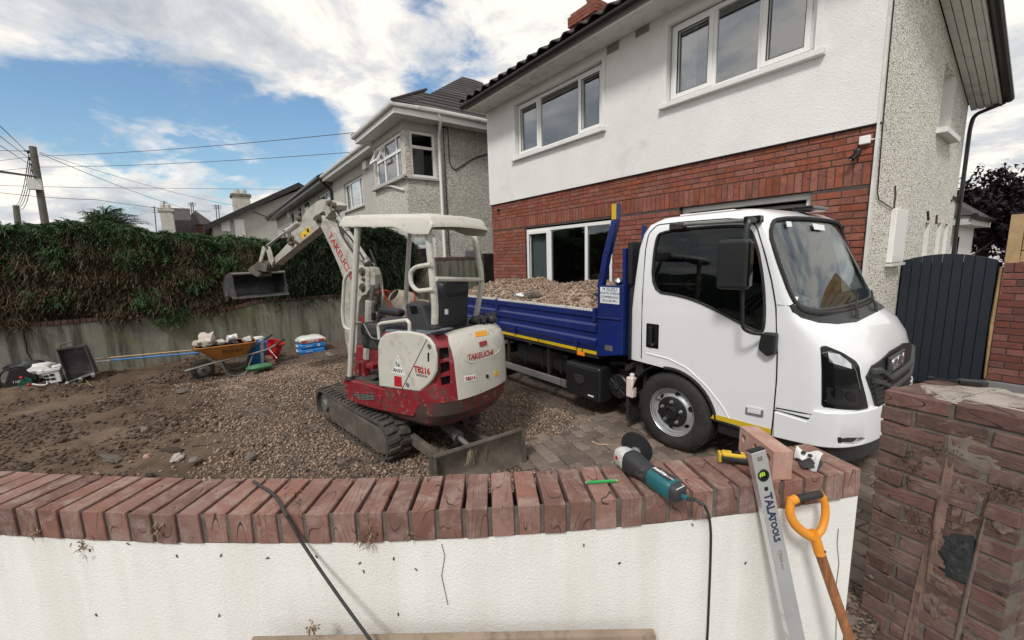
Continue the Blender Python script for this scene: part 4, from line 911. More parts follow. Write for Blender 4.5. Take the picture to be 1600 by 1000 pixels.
# single-storey rear extension with tiled roof
ex = thing('rear_extension', 'low white rear extension with a dark tiled roof beyond the navy gate', 'building', (-1.5, 11.8, 0))
MB().bb(-2.4, -1.33, 11.2, 13.5, 0, 2.15).build('wall', M['render'], ex, smooth=0); MB().bb(-2.5, -1.12, 10.9, 13.7, 2.15, 2.3).build('fascia', M['dirtywhite'], ex, smooth=0)
MB().prism([(-2.5, 10.85, 2.31), (-1.06, 10.85, 2.31), (-1.6, 11.6, 2.75), (-2.5, 11.6, 2.75)], (0, 2.6, .0)).build('roof', M['tile'], ex, smooth=0)
MB().tube([(-1.08, 10.85, 2.29), (-1.08, 13.5, 2.29)], .05, 8).build('gutter', M['gutter'], ex); MB().bb(-1.36, -1.325, 11.35, 11.7, 1.2, 1.95).build('window', M['gloss'], ex, smooth=0)
MB().tube([PX(1508, 405, -1.2), PX(1540, 385, -1.1), PX(1580, 358, -1.0)], .012, 6).build('pole_brace', M['gutter'], ex)
# far roof
fr_ = thing('far_tiled_house', 'brown tiled roof of a house beyond the plum tree', 'house', (-.4, 22, 0))
MB().bb(-3.4, 3, 22, 26, 0, 2.3).build('wall', M['render'], fr_, smooth=0)
g = MB(); R0 = Vector((-3.6, 21.7, 2.15)); rp = math.radians(33)
for i in range(12): g.prism([R0 + Vector((0, i * .26 * math.cos(rp), i * .26 * math.sin(rp) + .0)), R0 + Vector((0, (i + 1.15) * .26 * math.cos(rp), (i + 1.15) * .26 * math.sin(rp) - .02)), R0 + Vector((0, (i + 1.15) * .26 * math.cos(rp), (i + 1.15) * .26 * math.sin(rp) - .05)), R0 + Vector((0, i * .26 * math.cos(rp), i * .26 * math.sin(rp) - .05))], (7, 0, 0))
g.build('roof', M['tile'], fr_, smooth=0)
# plum tree
pt = thing('plum_tree', 'dark purple leaved tree behind the rear extension', 'tree', (-1.2, 15, 0))
MB().tube([(-1.25, 15, 0), (-1.3, 15, 1.5), (-1.2, 15, 2.6)], [.14, .11, .07], 8).build('trunk', M['bark'], pt)
P = []; D = []; L_ = []; Wd = []; g = MB(); tc_ = PY(1552, 342, 15)
for k in range(46):
    a, r0 = random.uniform(0, 2 * PI), random.random() ** .5; q = Vector((tc_.x + .1 + 1.0 * r0 * math.cos(a), 15 + 1.0 * r0 * math.sin(a), tc_.z + random.uniform(-1.0, 1.0) * (1.05 - .5 * r0)))
    g.tube([(-1.25, 15, 1.8), lerp(Vector((-1.25, 15, 2.2)), q, .6), q], [.04, .02, .006], 5)
    for j in range(170): p = q + Vector([random.gauss(0, .17) for _ in range(3)]); P.append(p); D.append([random.uniform(-1, 1) for _ in range(3)]); L_.append(random.uniform(.08, .15)); Wd.append(random.uniform(.02, .035))
for px, py in ((1563, 262), (1570, 258), (1548, 264), (1528, 262), (1512, 285)):
    q = PY(px, py, 15); g.tube([tc_, q], [.02, .006], 5)
    for j in range(40): p = lerp(q, tc_, random.random() * .3) + Vector([random.gauss(0, .06) for _ in range(3)]); P.append(p); D.append([random.uniform(-1, 1) for _ in range(3)]); L_.append(.09); Wd.append(.025)
g.build('branches', M['bark'], pt, smooth=0); sprays('crown', P, D, L_, Wd, M['purpleleaf'], pt, 1, .2)
# ================================================================== NEIGHBOURING HOUSES
NX, BY, MY = -10.1, 4.28, 4.78
nh = thing('bay_window_house', 'grey pebble dashed house with box bay window next door', 'house', (-14.5, 7.5, 0))
def wall_x(mb, x, th, y0, y1, z0, z1, holes): cells(mb, 'x', x, th, y0, y1, z0, z1, holes)
g = MB(); wall_x(g, NX, .25, BY, 9.5, -.1, 5.4, [(4.42, 5.12, 3.88, 5.0), (4.35, 4.98, 1.0, 2.45)]); cells(g, 'y', BY, .2, -12.42, NX - .25, 0, 5.4, [(-12.25, -10.28, 3.92, 5.0)])
g.build('bay_wall', M['dashfar'], nh, smooth=0)
g = MB(); cells(g, 'y', MY, .25, -19.2, -12.42, -.1, 5.4, [(-17.6, -15.2, 3.8, 4.85)]); g.bb(-12.44, -12.42, BY, MY, 0, 5.4); g.build('front_wall', M['greyrender'], nh, smooth=0)
MB().bb(NX - .0, NX + .012, BY - .0, 5.2, 5.01, 5.38).build('lintel_band', M['greyrender'], nh, smooth=0); MB().bb(-12.42, NX, BY - .015, BY, 5.01, 5.38).build('lintel_band', M['greyrender'], nh, smooth=0)
w = window(nh, -12.25, -10.28, 3.92, 5.0, (-11.6, -10.72), BY + .03, 'skyglass', fw=.07)
MB().bb(-12.2, -10.3, BY + .02, BY + .1, 4.55, 4.62).build('transom', M['upvc'], w, smooth=0)
# top light pushed open
g = MB(); a = Matrix.Rotation(math.radians(-28), 3, 'X'); c = Vector((-11.92, BY - .08, 4.72))
for q in (((0, 0, .19), (.62, .05, .06)), ((0, 0, -.19), (.62, .05, .06)), ((.28, 0, 0), (.06, .05, .32)), ((-.28, 0, 0), (.06, .05, .32))): g.box(c + a @ Vector(q[0]), q[1], a)
g.build('open_sash', M['upvc'], w, smooth=0)
def window_x(parent, x, y0, y1, z0, z1, tr, glass, fw=.07):
    f = MB(); f.bb(x - .07, x, y0, y1, z0, z0 + fw); f.bb(x - .07, x, y0, y1, z1 - fw, z1); f.bb(x - .07, x, y0, y0 + fw, z0 + fw, z1 - fw); f.bb(x - .07, x, y1 - fw, y1, z0 + fw, z1 - fw)
    if tr: f.bb(x - .07, x + .01, y0 + fw, y1 - fw, tr - .035, tr + .035)
    o = f.build('window', M['upvc'], parent, smooth=0, bevel=.005)
    for a, b in (((z0 + fw, tr - .035), (tr + .035, z1 - fw)) if tr else (((z0 + fw, z1 - fw),) * 1)) if tr else ((z0 + fw, z1 - fw),): MB().bb(x - .04, x - .03, y0 + fw, y1 - fw, a, b).build('pane', M[glass], o, smooth=0)
    return o
window_x(nh, NX - .03, 4.42, 5.12, 3.88, 5.0, 4.62, 'glass'); w = window_x(nh, NX - .03, 4.35, 4.98, 1.0, 2.45, 2.15, 'glass'); MB().bb(NX - .3, NX - .28, 4.3, 5.0, 1.0, 2.1).build('blind', M['curtain'], w, smooth=0)
MB().bb(NX - .25, NX + .06, 4.2, 5.17, 3.82, 3.88).build('sill', M['greyrender'], nh, smooth=0, bevel=.006); MB().bb(-12.45, NX + .06, BY - .12, BY + .0, 3.83, 3.92).build('sill', M['greyrender'], nh, smooth=0, bevel=.006)
window(nh, -17.6, -15.2, 3.8, 4.85, (-16.95, -15.75), MY + .07, 'skyglass', fw=.08); MB().bb(-17.7, -15.1, MY - .08, MY, 3.74, 3.8).build('sill', M['greyrender'], nh, smooth=0)
g = MB(); g.bb(-12.1, -10.3, 5.6, 5.65, 3.3, 5.2); g.bb(-18, -14.5, 6.5, 6.55, 3, 5.2); g.bb(-12.2, -10.35, 4.5, 5.6, 3.3, 3.35); g.build('rooms', M['dark'], nh, smooth=0)
# eaves: white boards and gutter around the bay, on along the front and the side
def eave(mb, x0, x1, y0, y1, z):
    mb.bb(x0, x1, y0, y1, z, z + .03)
g = MB(); g.bb(-12.75, -9.72, 3.93, MY + .3, 5.2, 5.23); g.bb(-9.98, -9.72, MY + .3, 9.3, 5.2, 5.23); g.bb(-19.3, -12.75, 4.42, MY, 5.23, 5.26); g.build('soffit', M['dirtywhite'], nh, smooth=0)
g = MB(); g.bb(-12.78, -9.70, 3.90, 3.93, 5.2, 5.36); g.bb(-9.72, -9.69, 3.93, 9.3, 5.2, 5.36); g.bb(-19.3, -12.78, 4.39, 4.42, 5.22, 5.37); g.bb(-12.8, -12.77, 3.9, 4.4, 5.2, 5.36); g.build('fascia', M['upvc'], nh, smooth=0)
g = MB(); g.tube([(-12.85, 4.4, 5.38), (-12.84, 3.86, 5.38), (-9.65, 3.86, 5.38), (-9.65, 5.0, 5.40), (-9.65, 9.3, 5.40)], .06, 8); g.tube([(-19.3, 4.35, 5.39), (-12.84, 4.35, 5.39)], .06, 8); g.build('gutter', M['dirtywhite'], nh)
g = MB(); g.tube(arc([(-9.66, 5.02, 5.38), (-9.7, 5.1, 5.2), (NX + .06, 5.2, 4.9), (NX + .06, 5.2, 0)], .1), .042, 8); g.build('downpipe', M['upvc'], nh)
g = MB(); g.tube([(NX + .02, 5.36, 5.2), (NX + .02, 5.36, 1.9)], .012, 5); g.tube(arc([(NX + .02, 5.3, 5.2), (NX + .02, 5.5, 5.2), (NX + .02, 5.5, 4.3), (NX + .02, 5.65, 4.15), (NX + .02, 6.3, 4.55), (NX + .02, 7.2, 4.85)], .08), .013, 5); g.build('wall_cable', M['gutter'], nh)
g = MB(); g.tube([PY(598, 292, BY - .06), PY(610, 290, BY - .06), PY(632, 297, BY - .02)], .03, 6); g.build('alarm_light', M['dirtywhite'], nh)
q = PY(574, 258, MY); MB().bb(q.x - .25, q.x + .15, MY - .1, MY, q.z - .12, q.z + .12).build('alarm_box', M['upvc'], nh, smooth=0)
MB().bb(NX, NX + .04, 5.85, 6.35, 1.86, 2.02).build('meter_cupboard', M['cementgrey'], nh, smooth=0)
def hip(parent, x0, x1, y0, y1, z, p, name='roof', mat='tile', steps=None):
    # courses of tiles stepping up a hipped roof
    n = int(min(x1 - x0, y1 - y0) / 2 / (.28 * math.cos(p))); g = MB()
    for i in range(n):
        a = i * .28 * math.cos(p); b = (i + 1) * .28 * math.cos(p); za = z + i * .28 * math.sin(p); zb = za + .28 * math.sin(p)
        g.add([(x0 + a, y0 + a, za + .03), (x1 - a, y0 + a, za + .03), (x1 - a, y1 - a, za + .03), (x0 + a, y1 - a, za + .03), (x0 + b, y0 + b, zb), (x1 - b, y0 + b, zb), (x1 - b, y1 - b, zb), (x0 + b, y1 - b, zb), (x0 + a, y0 + a, za), (x1 - a, y0 + a, za), (x1 - a, y1 - a, za), (x0 + a, y1 - a, za)],
              [(0, 1, 5, 4), (1, 2, 6, 5), (2, 3, 7, 6), (3, 0, 4, 7), (8, 9, 1, 0), (9, 10, 2, 1), (10, 11, 3, 2), (11, 8, 0, 3)])
    return g.build(name, M[mat], parent, smooth=0, fix=False)
hip(nh, -12.9, -9.62, 3.84, 7.4, 5.42, math.radians(33)); hip(nh, -19.3, -9.64, 4.33, 12, 5.43, math.radians(36), 'main_roof')
g = MB(); 
for a, b in (((-12.9, 3.84, 5.44), (-11.3, 5.5, 6.5)), ((-9.62, 3.84, 5.44), (-11.2, 5.5, 6.5))): g.tube([a, b], .035, 6)
g.build('hip_tile', M['tile'], nh)
# black guttered house
h3 = thing('black_gutter_house', 'grey house with long black eaves beyond the bay window house', 'house', (-28, 8, 0))
g = MB(); cells(g, 'y', MY + .1, .25, -37.5, -19.3, 0, 5.2, [(-22.6, -20.3, 4.3, 5.05), (-35.8, -31.5, 3.0, 4.4)]); g.bb(-37.5, -37.3, MY + .35, 9, 0, 5.2); g.build('wall', M['greyrender'], h3, smooth=0)
g = MB(); g.bb(-38.3, -19.3, 4.3, 4.42, 5.18, 5.42); g.tube([(-38.3, 4.25, 5.38), (-19.3, 4.25, 5.38)], .08, 6); g.bb(-38.3, -19.3, 4.42, MY + .1, 5.2, 5.24); g.tube([(-19.45, 4.3, 5.35), (-19.45, 4.75, 4.9), (-19.45, 4.75, 3.5)], .06, 6); g.build('eaves', M['gutter'], h3)
g = MB(); g.prism([(-38.3, 4.2, 5.45), (-38.3, 9.5, 8.2), (-38.3, 9.5, 8.0), (-38.3, 4.4, 5.3)], (19, 0, 0)); g.build('roof', M['tile'], h3, smooth=0)
window(h3, -22.6, -20.3, 4.3, 5.05, (-21.4,), MY + .15, 'skyglass', fw=.09); window(h3, -35.8, -31.5, 3.0, 4.4, (-33.8,), MY + .15, 'skyglass', fw=.12)
for px, py, hw, hh in ((458, 345, .3, .45), (469, 337, .3, .45), (480, 326, .5, .3)):
    p = PY(px, py, MY + .08); MB().bb(p.x - hw, p.x + hw, MY + .05, MY + .11, p.z - hh, p.z + hh).build('narrow_window', M['gloss'], h3, smooth=0)
p = PY(450, 335, MY); MB().bb(p.x - .3, p.x + .3, MY - .0, MY + .1, p.z - .2, p.z + .2).build('wall_box', M['upvc'], h3, smooth=0)
MB().bb(-40, -37.6, 3.4, 3.6, 0, 2.9).build('low_roof', M['tile'], h3, smooth=0)
# gable ended house
h4 = thing('gable_end_house', 'pale gable ended house with tall grey chimney left of the digger arm', 'house', (-46, 8, 0))
def g4(px, py, x=-42): return PX(px, py, x)
ap, le = g4(465, 292), g4(318, 356); ry_ = ap.y * 2 - le.y
g = MB(); g.prism([(-42, le.y + .6, 0), (-42, ry_ - .6, 0), (-42, ry_ - .6, le.z + .2), (-42, ap.y, ap.z - .3), (-42, le.y + .6, le.z + .2)], (-12, 0, 0)); g.build('wall', M['greyrender'], h4, smooth=0)
for sgn, e in ((1, le.y), (-1, ry_)):
    MB().prism([(-41.4, e, le.z - .15), (-41.4, ap.y, ap.z - .0), (-41.4, ap.y, ap.z + .3), (-41.4, e, le.z + .15)], (-14, 0, 0)).build('roof_slope', M['tile'], h4, smooth=0)
    MB().prism([(-41.35, e, le.z - .3), (-41.35, ap.y, ap.z - .15), (-41.35, ap.y, ap.z + .28), (-41.35, e, le.z + .1)], (-.04, 0, 0)).build('bargeboard', M['gutter'], h4, smooth=0)
a, b = PX(365, 322, -44), PX(392, 322, -44); zt = PX(378, 302, -44).z
co = MB().bb(-45.6, -44, a.y, b.y, 4, zt).build('chimney', M['dashfar'], h4, smooth=0); MB().bb(-45.7, -43.9, a.y - .12, b.y + .12, zt - .25, zt - .05).build('chimney_cap', M['concrete'], co, smooth=0)
for k in (.3, .7): MB().lathe([(.2, 0), (.24, .3), (.18, .45)], (-44.6, lerp(a.y, b.y, k), zt - .05), (0, 0, 1), 10).build('chimney_pot', M['greyrender'], co)
for px, w_, h_ in ((375, .35, .9), (352, .3, .5)): p = g4(px, 360 if px > 360 else 352); MB().bb(-41.98, -41.9, p.y - w_, p.y + w_, p.z - h_, p.z + h_).build('window', M['upvc'], h4, smooth=0).parent
g = MB(); g.bb(-41.98, -41.88, g4(371, 360).y, g4(377, 360).y, g4(374, 366).z, g4(374, 352).z); g.build('window_glass', M['skyglass'], h4, smooth=0); MB().tube([g4(395, 330, -41.9), g4(425, 342, -41.9)], .03, 5).build('wall_wire', M['gutter'], h4)
# distant roofs, chimney and aerials just above the hedge
h5 = thing('distant_brick_house', 'distant small brick house with pyramid roof above the hedge', 'house', (-62, 0, 0))
a, b, c = PX(280, 352, -60), PX(335, 350, -60), PX(307, 330, -60)
MB().bb(-66, -60, a.y, b.y, 0, a.z).build('wall', M['sidebrick'], h5, smooth=0); MB().add([(-60, a.y, a.z), (-60, b.y, b.z), (-66, b.y, b.z), (-66, a.y, a.z), (-63, (a.y + b.y) / 2, c.z + .4)], [(0, 1, 4), (1, 2, 4), (2, 3, 4), (3, 0, 4)]).build('roof', M['tile'], h5, smooth=0)
h6 = thing('distant_grey_chimney_house', 'distant roof with a broad grey chimney stack above the hedge', 'house', (-56, -3, 0))
a, b = PX(252, 350, -55), PX(272, 350, -55); zt = PX(262, 330, -55).z
MB().bb(-57, -55, a.y, b.y, 0, zt).build('chimney', M['dashfar'], h6, smooth=0); MB().bb(-57.1, -54.9, a.y - .15, b.y + .15, zt, zt + .25).build('chimney_cap', M['greyrender'], h6, smooth=0)
for k in (.25, .7): MB().lathe([(.22, 0), (.2, .5)], (-56, lerp(a.y, b.y, k), zt + .25), (0, 0, 1), 8).build('chimney_pot', M['greyrender'], h6)
a, b = PX(264, 348, -58), PX(300, 354, -58); MB().add([(-58, a.y, a.z + .3), (-58, b.y, a.z + .3), (-58, b.y, 0), (-58, a.y, 0), (-62, a.y, a.z + 2.0), (-62, b.y, a.z + 2.0)], [(0, 1, 2, 3), (0, 1, 5, 4)]).build('roof', M['tile'], h6, smooth=0)
for i, (px, y0, y1) in enumerate(((241, 322, 352), (256, 314, 332), (298, 316, 334), (301, 316, 334), (337, 320, 338), (341, 320, 338))):
    pa, pb = PX(px, y1, -57), PX(px, y0, -57); g = MB(); g.tube([pa - Vector((0, 0, 2.5)), pb], .045, 5)
    for k in range(3): z = lerp(pb.z, pa.z, .1 + k * .12); g.bb(-57.02, -56.98, pb.y - .28, pb.y + .28, z, z + .04)
    g.build('tv_aerial', M['wire'], smooth=0)
nm = ['tv_aerial'] + ['tv_aerial.%03d' % i for i in range(1, 6)]
for k, l in zip(nm, ('thin rooftop aerial left of the broad grey chimney, leftmost of all', 'thin rooftop aerial rising from the broad grey chimney', 'left one of the close pair of aerials over the pyramid roof', 'right one of the close pair of aerials over the pyramid roof', 'left one of two aerials between pyramid roof and gable house', 'right one of two aerials between pyramid roof and gable house')): tag(bpy.data.objects[k], l, 'aerial', 'aerials on the distant roofs')

# ================================================================== POLES AND WIRES
def pole(px_t, py_t, px_b, py_b, X, r, label):
    t, b = PX(px_t, py_t, X), PX(px_b, py_b, X); d = (b - t) / (b.z - t.z); g0 = t - d * t.z
    th = thing('utility_pole', label, 'pole', (g0.x, g0.y, 0), group='timber utility poles')
    MB().tube([g0, t], [r * 1.3, r], 10).build('pole', M['polewood'], th); return th, t
th, T1 = pole(51, 229, 70, 345, -33, .14, 'tall grey timber utility pole above the hedge at the left')
def w1(px, py, X=-33): return PX(px, py, X)
g = MB()
for k, (a, b) in enumerate((((46, 236), (43, 240)), ((48, 246), (45, 250)), ((50, 256), (47, 258)), ((52, 264), (49, 268)))): g.tube([w1(*a), w1(*b)], .05, 5)
g.tube([w1(38, 236), w1(53, 236)], .04, 5); g.build('insulator', M['gutter'], th); MB().box(w1(54, 288, -32.8), (.3, .5, .55)).build('equipment_box', M['dirtywhite'], th, smooth=0)
g = MB(); g.tube([w1(54, 276), w1(35, 273, -30), w1(0, 268, -26)], .05, 6); g.build('lamp_arm', M['wire'], th)
th2, T2 = pole(25, 321, 28, 348, -62, .22, 'small distant utility pole left of the tall one')
MB().tube([PX(22, 326, -62), PX(28, 324, -62)], .08, 5).build('crossarm', M['polewood'], th2)
def wire(pts, r, label, sag=0):
    P_ = [PX(*p) for p in pts]; out = []
    for a, b in zip(P_, P_[1:]):
        for k in range(9): t = k / 8; out.append(lerp(a, b, t) - Vector((0, 0, sag * 4 * t * (1 - t))))
    return tag(MB().tube(out, r, 4, caps=False).build('overhead_wire', M['wire'], smooth=0), label, 'wire', 'overhead wires from the poles')
wire([(-150, 258, -33), (53, 244, -33), (555, 207, -13)], .010, 'upper long wire crossing the blue sky to the bay window eaves', .12)
wire([(-150, 268, -33), (60, 261, -33), (560, 237, -15)], .010, 'second long wire just below the upper one, running to the neighbour eaves', .12)
wire([(-150, 286, -36), (120, 293, -36), (470, 296, -36)], .012, 'level wire crossing low over the hedge from edge to gable roof', .0)
wire([(62, 238, -33), (370, 322, -44)], .012, 'wire sloping from the tall pole to the grey chimney', .25)
wire([(62, 240, -33), (290, 326, -60)], .018, 'wire sloping from the tall pole to the pyramid roof', .2)
wire([(45, 240, -33), (-30, 168, -15)], .013, 'steepest wire leaving the frame up left from the tall pole')
wire([(46, 248, -33), (-30, 190, -15)], .013, 'second wire leaving up left from the tall pole')
wire([(48, 258, -33), (-30, 208, -15)], .013, 'third wire leaving up left from the tall pole')
wire([(43, 236, -33), (-60, 234, -28)], .013, 'level short wire leaving left from the tall pole top')
wire([(45, 242, -33), (24, 322, -62)], .02, 'leftmost of four wires dropping from tall pole to small pole', .5)
wire([(47, 250, -33), (25, 323, -62)], .02, 'second of four wires dropping from tall pole to small pole', .6)
wire([(49, 258, -33), (26, 324, -62)], .02, 'third of four wires dropping from tall pole to small pole', .7)
wire([(51, 265, -33), (28, 325, -62)], .02, 'rightmost of four wires dropping from tall pole to small pole', .8)
wire([(-80, 290, -50), (150, 312, -50), (330, 330, -60)], .02, 'faint wire low over the hedge in front of white cloud', .2)

# ================================================================== GARDEN WALL, COPING, PIER
gw = thing('garden_wall', 'white painted curved garden wall with a brick coping in front', 'wall', (-1.3, .4, 0))
def wt(y):
    e = .01; t = Vector((wallx(y + e) - wallx(y - e), 2 * e, 0)).normalized(); return t, Vector((-t.y, t.x, 0))      # tangent, inward normal
CZ = 1.02
g = MB(); r = []
for y in np.linspace(-2.6, 1.80, 60):
    t, n = wt(y); p = Vector((wallx(y), y, 0)) + n * .006; q = p + n * .19
    r.append([p - Vector((0, 0, .3)), p + Vector((0, 0, .915)), q + Vector((0, 0, .915)), q - Vector((0, 0, .3))])
g.loft(r); g.build('wall_face', M['gardenwhite'], gw, smooth=30)
g = MB(); r = []
for y in np.linspace(-2.6, 1.795, 80):
    t, n = wt(y); p = Vector((wallx(y), y, 0)) + n * .012; q = p + n * .19
    r.append([p + Vector((0, 0, .913)), p + Vector((0, 0, CZ - .075)), q + Vector((0, 0, CZ - .075)), q + Vector((0, 0, .913))])
g.loft(r); g.build('mortar_bed', mk('dark_joint', (.035, .028, .023), .95, var=.4, vs=40, bump=.8, bs=90, dirt=((.13, .11, .09), .58, .72, 50)), gw, smooth=30)
g = MB(); r = []
for y in np.linspace(-2.6, 1.795, 80):
    t, n = wt(y); p = Vector((wallx(y), y, 0)) + n * .0055; q = p + n * .014
    r.append([p + Vector((0, 0, .9135)), p + Vector((0, 0, CZ - .006)), q + Vector((0, 0, CZ - .012)), q + Vector((0, 0, .9135))])
g.loft(r); g.build('pointing', M['mortar'], gw, smooth=30)
cm = [brickmesh('coping_brick', .069, .213, .103, s, .0022, .0012) for s in range(8)]
# walk the curve from the right end; brick thickness along the tangent
y = 1.80 - .033; k = 0
while y > -2.3:
    t, n = wt(y); c = Vector((wallx(y), y, CZ - .0515)) + n * (.1065 + random.uniform(-.004, .002)) + Vector((0, 0, random.uniform(-.0025, .002)))
    R_ = Matrix((t, n, Vector((0, 0, 1)))).transposed() @ Matrix.Rotation(random.uniform(-.012, .012), 3, 'Z')
    place('coping_brick', cm[k % 8], M['copebrick'], gw, c, R_); y -= .0835 * t.y; k += 1
g = MB()
for pth in (((1310, 826), (1308, 850), (1311, 880), (1306, 920), (1307, 960), (1306, 1010)), ((700, 945), (690, 900), (695, 868), (690, 850))):
    t, n = wt(1.7 if pth[0][0] > 1000 else .5); Pp = Vector((wallx(1.7 if pth[0][0] > 1000 else .5), 1.7 if pth[0][0] > 1000 else .5, 0)) + n * .0045
    g.tube([PN(a, b, n, Pp.dot(n)) for a, b in pth], .0012, 4)
g.build('hairline_crack', M['mortar'], gw, smooth=0)
# snails, dead leaves and specks stuck on the wall
def onwall(px, py, y, off=.0): t, n = wt(y); P0 = Vector((wallx(y), y, 0)) - n * off + n * .006; return PN(px, py, n, P0.dot(n))
g = MB()
for (px, py, y) in ((418, 872, .1), (345, 868, 0), (562, 880, .3), (568, 893, .3), (615, 873, .4), (622, 960, .4), (276, 869, -.2), (494, 870, .2), (342, 962, 0), (150, 961, -.4), (140, 860, -.4), (1150, 778, 1.3), (650, 890, .5), (912, 852, .9), (1108, 812, 1.2), (968, 880, 1.0), (1082, 820, 1.2), (200, 850, -.3), (1165, 880, 1.3)):
    p = onwall(px, py, y, .002); t, n = wt(y); g.box(p, (.004, .003, .010), Matrix.Rotation(random.uniform(-1.2, 1.2), 3, n))
g.build('specks', M['soil'], gw, smooth=0, kind='stuff')
P = []; D = []; L_ = []; Wd = []
for (px, py, y, n_, s) in ((580, 828, .33, 34, .012), (578, 842, .33, 22, .012), (250, 822, -.2, 40, .012), (130, 848, -.4, 26, .014), (60, 828, -.5, 14, .01), (460, 775, .15, 14, .02), (640, 830, .4, 8, .01), (285, 820, -.15, 6, .02)):
    for _ in range(n_):
        p = onwall(px, py, y, .004) + Vector([random.gauss(0, s) for _ in range(3)]) - wt(y)[1] * abs(random.gauss(0, .004)); P.append(p); D.append([random.uniform(-1, 1), random.uniform(-1, 1), random.uniform(-1, .6)]); L_.append(random.uniform(.012, .03)); Wd.append(random.uniform(.0012, .004))
dl = sprays('dead_leaves', P, D, L_, Wd, foliage('dry_leaf', [(.2, .14, .09), (.1, .06, .04), (.33, .26, .18)]), None, 1, .2); tag(dl, 'tiny dry leaf litter caught in the front of the coping', 'leaf litter', kind='stuff')

pr = thing('brick_pier', 'worn brick pier with a mortared scar, at the right of the garden wall', 'pier', (-.25, 2.65, 0))
PA = Vector((-.453, 2.458, 0)); fd = Vector((.99, -.138, 0)).normalized(); sd = Vector((.30, .95, 0)).normalized(); PT = 1.15
def pp(f, s, z): return PA + fd * f + sd * s + Vector((0, 0, z))
g = MB(); g.prism([pp(.006, .006, -.2), pp(.444, .006, -.2), pp(.444, .42, -.2), pp(.006, .42, -.2)], (0, 0, PT + .2 - .012)); g.build('mortar_core', M['mortar'], pr, smooth=0)
RF = Matrix((fd, Vector((-fd.y, fd.x, 0)), Vector((0, 0, 1)))).transposed(); RS = Matrix((sd, Vector((-sd.y, sd.x, 0)), Vector((0, 0, 1)))).transposed()
mF = [brickmesh('brick', .215, .1, .064, 20 + s, .004, .003) for s in range(5)]; mH = [brickmesh('brick', .1, .1, .064, 30 + s, .004, .003) for s in range(4)]; mQ = [brickmesh('brick', .158, .1, .064, 40 + s, .004, .003) for s in range(3)]
nf = Vector((-fd.y, fd.x, 0)); ns = Vector((-sd.y, sd.x, 0))
for k in range(17):
    z = PT - .0325 - k * .075; j = lambda: random.uniform(-.003, .003)
    if k % 2 == 0: lay = [(.108, mF), (.339, mF)]
    else: lay = [(.05, mH), (.222, mF), (.397, mH)]
    for f_, mm in lay: place('brick', random.choice(mm), M['pierbrick'], pr, pp(f_, 0, z) + nf * (.05 + j()), RF)
    for s_, mm in ([(.165 + .0, mF), (.335, mH)] if k % 2 == 0 else [(.108, mF), (.32, mF)]): place('brick', random.choice(mm), M['pierbrick'], pr, pp(0, s_ + (.0 if k % 2 == 0 else .0), z) - ns * (.05 + j()) if k % 2 else pp(0, s_ + .0, z) - ns * (.05 + j()), RS)
    for s_, mm in ([(.22, mF)] if k % 2 == 0 else [(.108, mF), (.32, mF)]): place('brick', random.choice(mm), M['pierbrick'], pr, pp(.4475, s_, z) + ns * .05, RS)
# mortar smeared on the top and down the scar, with the black hollow
def blob(name, outline, base, u, v, n, th, mat, parent, rough=.004, sub=3):
    pts = [base + u * a + v * b for a, b in outline]; b = bmesh.new(); f = b.faces.new([b.verts.new(p) for p in pts])
    bmesh.ops.triangulate(b, faces=b.faces[:])
    for _ in range(sub): bmesh.ops.subdivide_edges(b, edges=b.edges[:], cuts=1, use_grid_fill=False); 
    bd_ = {v_ for e in b.edges if e.is_boundary for v_ in e.verts}
    for v_ in b.verts:
        q = v_.co * 40; w_ = noise.noise(q) + .5 * noise.noise(q * 3)
        v_.co += n * ((-.004 if v_ in bd_ else th + rough * w_)); 
        if v_ in bd_: v_.co += (u * noise.noise(v_.co * 60 + Vector((5, 5, 5))) + v * noise.noise(v_.co * 60)) * rough * 1.1
    me = bpy.data.meshes.new(name); b.to_mesh(me); b.free()
    if parent: me.transform(world_of(parent).inverted())
    return link(name, me, mat, parent, smooth=60)
Zv = Vector((0, 0, 1)); scar = mk('scar_mortar', (.19, .155, .13), .95, var=.2, vs=20, bump=.9, bs=60, dirt=[((.16, .06, .045), .5, .7, 10), ((.07, .055, .045), .58, .75, 14)])
topm = mk('top_mortar', (.36, .31, .27), .95, var=.15, vs=9, bump=.9, bs=50, bd=.006, dirt=[((.13, .1, .085), .46, .66, 7), ((.3, .12, .09), .6, .7, 6)])
blob('mortar_bed', [(.02, .01), (.2, .02), (.43, .0), (.44, .2), (.43, .41), (.2, .42), (.02, .4), (.03, .2)], pp(0, 0, PT - .002), fd, sd, Zv, .004, topm, pr, .007, 5)
FR = lambda f, z: (f, z)
blob('mortar_scar', [(.225, .92), (.25, .93), (.255, .8), (.25, .6), (.235, .4), (.215, .15), (.19, -.1), (.165, -.1), (.185, .2), (.2, .5), (.215, .75)], pp(0, 0, 0), fd, Zv, -nf, .003, mk('pink_mortar', (.20, .125, .10), .95, var=.35, vs=12, bump=.9, bs=60), pr, .004, 3)
blob('mortar_scar', [(.35, .86), (.362, .86), (.36, .6), (.345, .3), (.33, -.1), (.315, -.1), (.33, .3), (.342, .6)], pp(0, 0, 0), fd, Zv, -nf, .005, scar, pr, .003, 2)
blob('mortar_smear', [(.22, 1.02), (.29, 1.04), (.38, .96), (.37, .9), (.3, .88), (.23, .94)], pp(0, 0, 0), fd, Zv, -nf, .003, scar, pr, .003, 3)
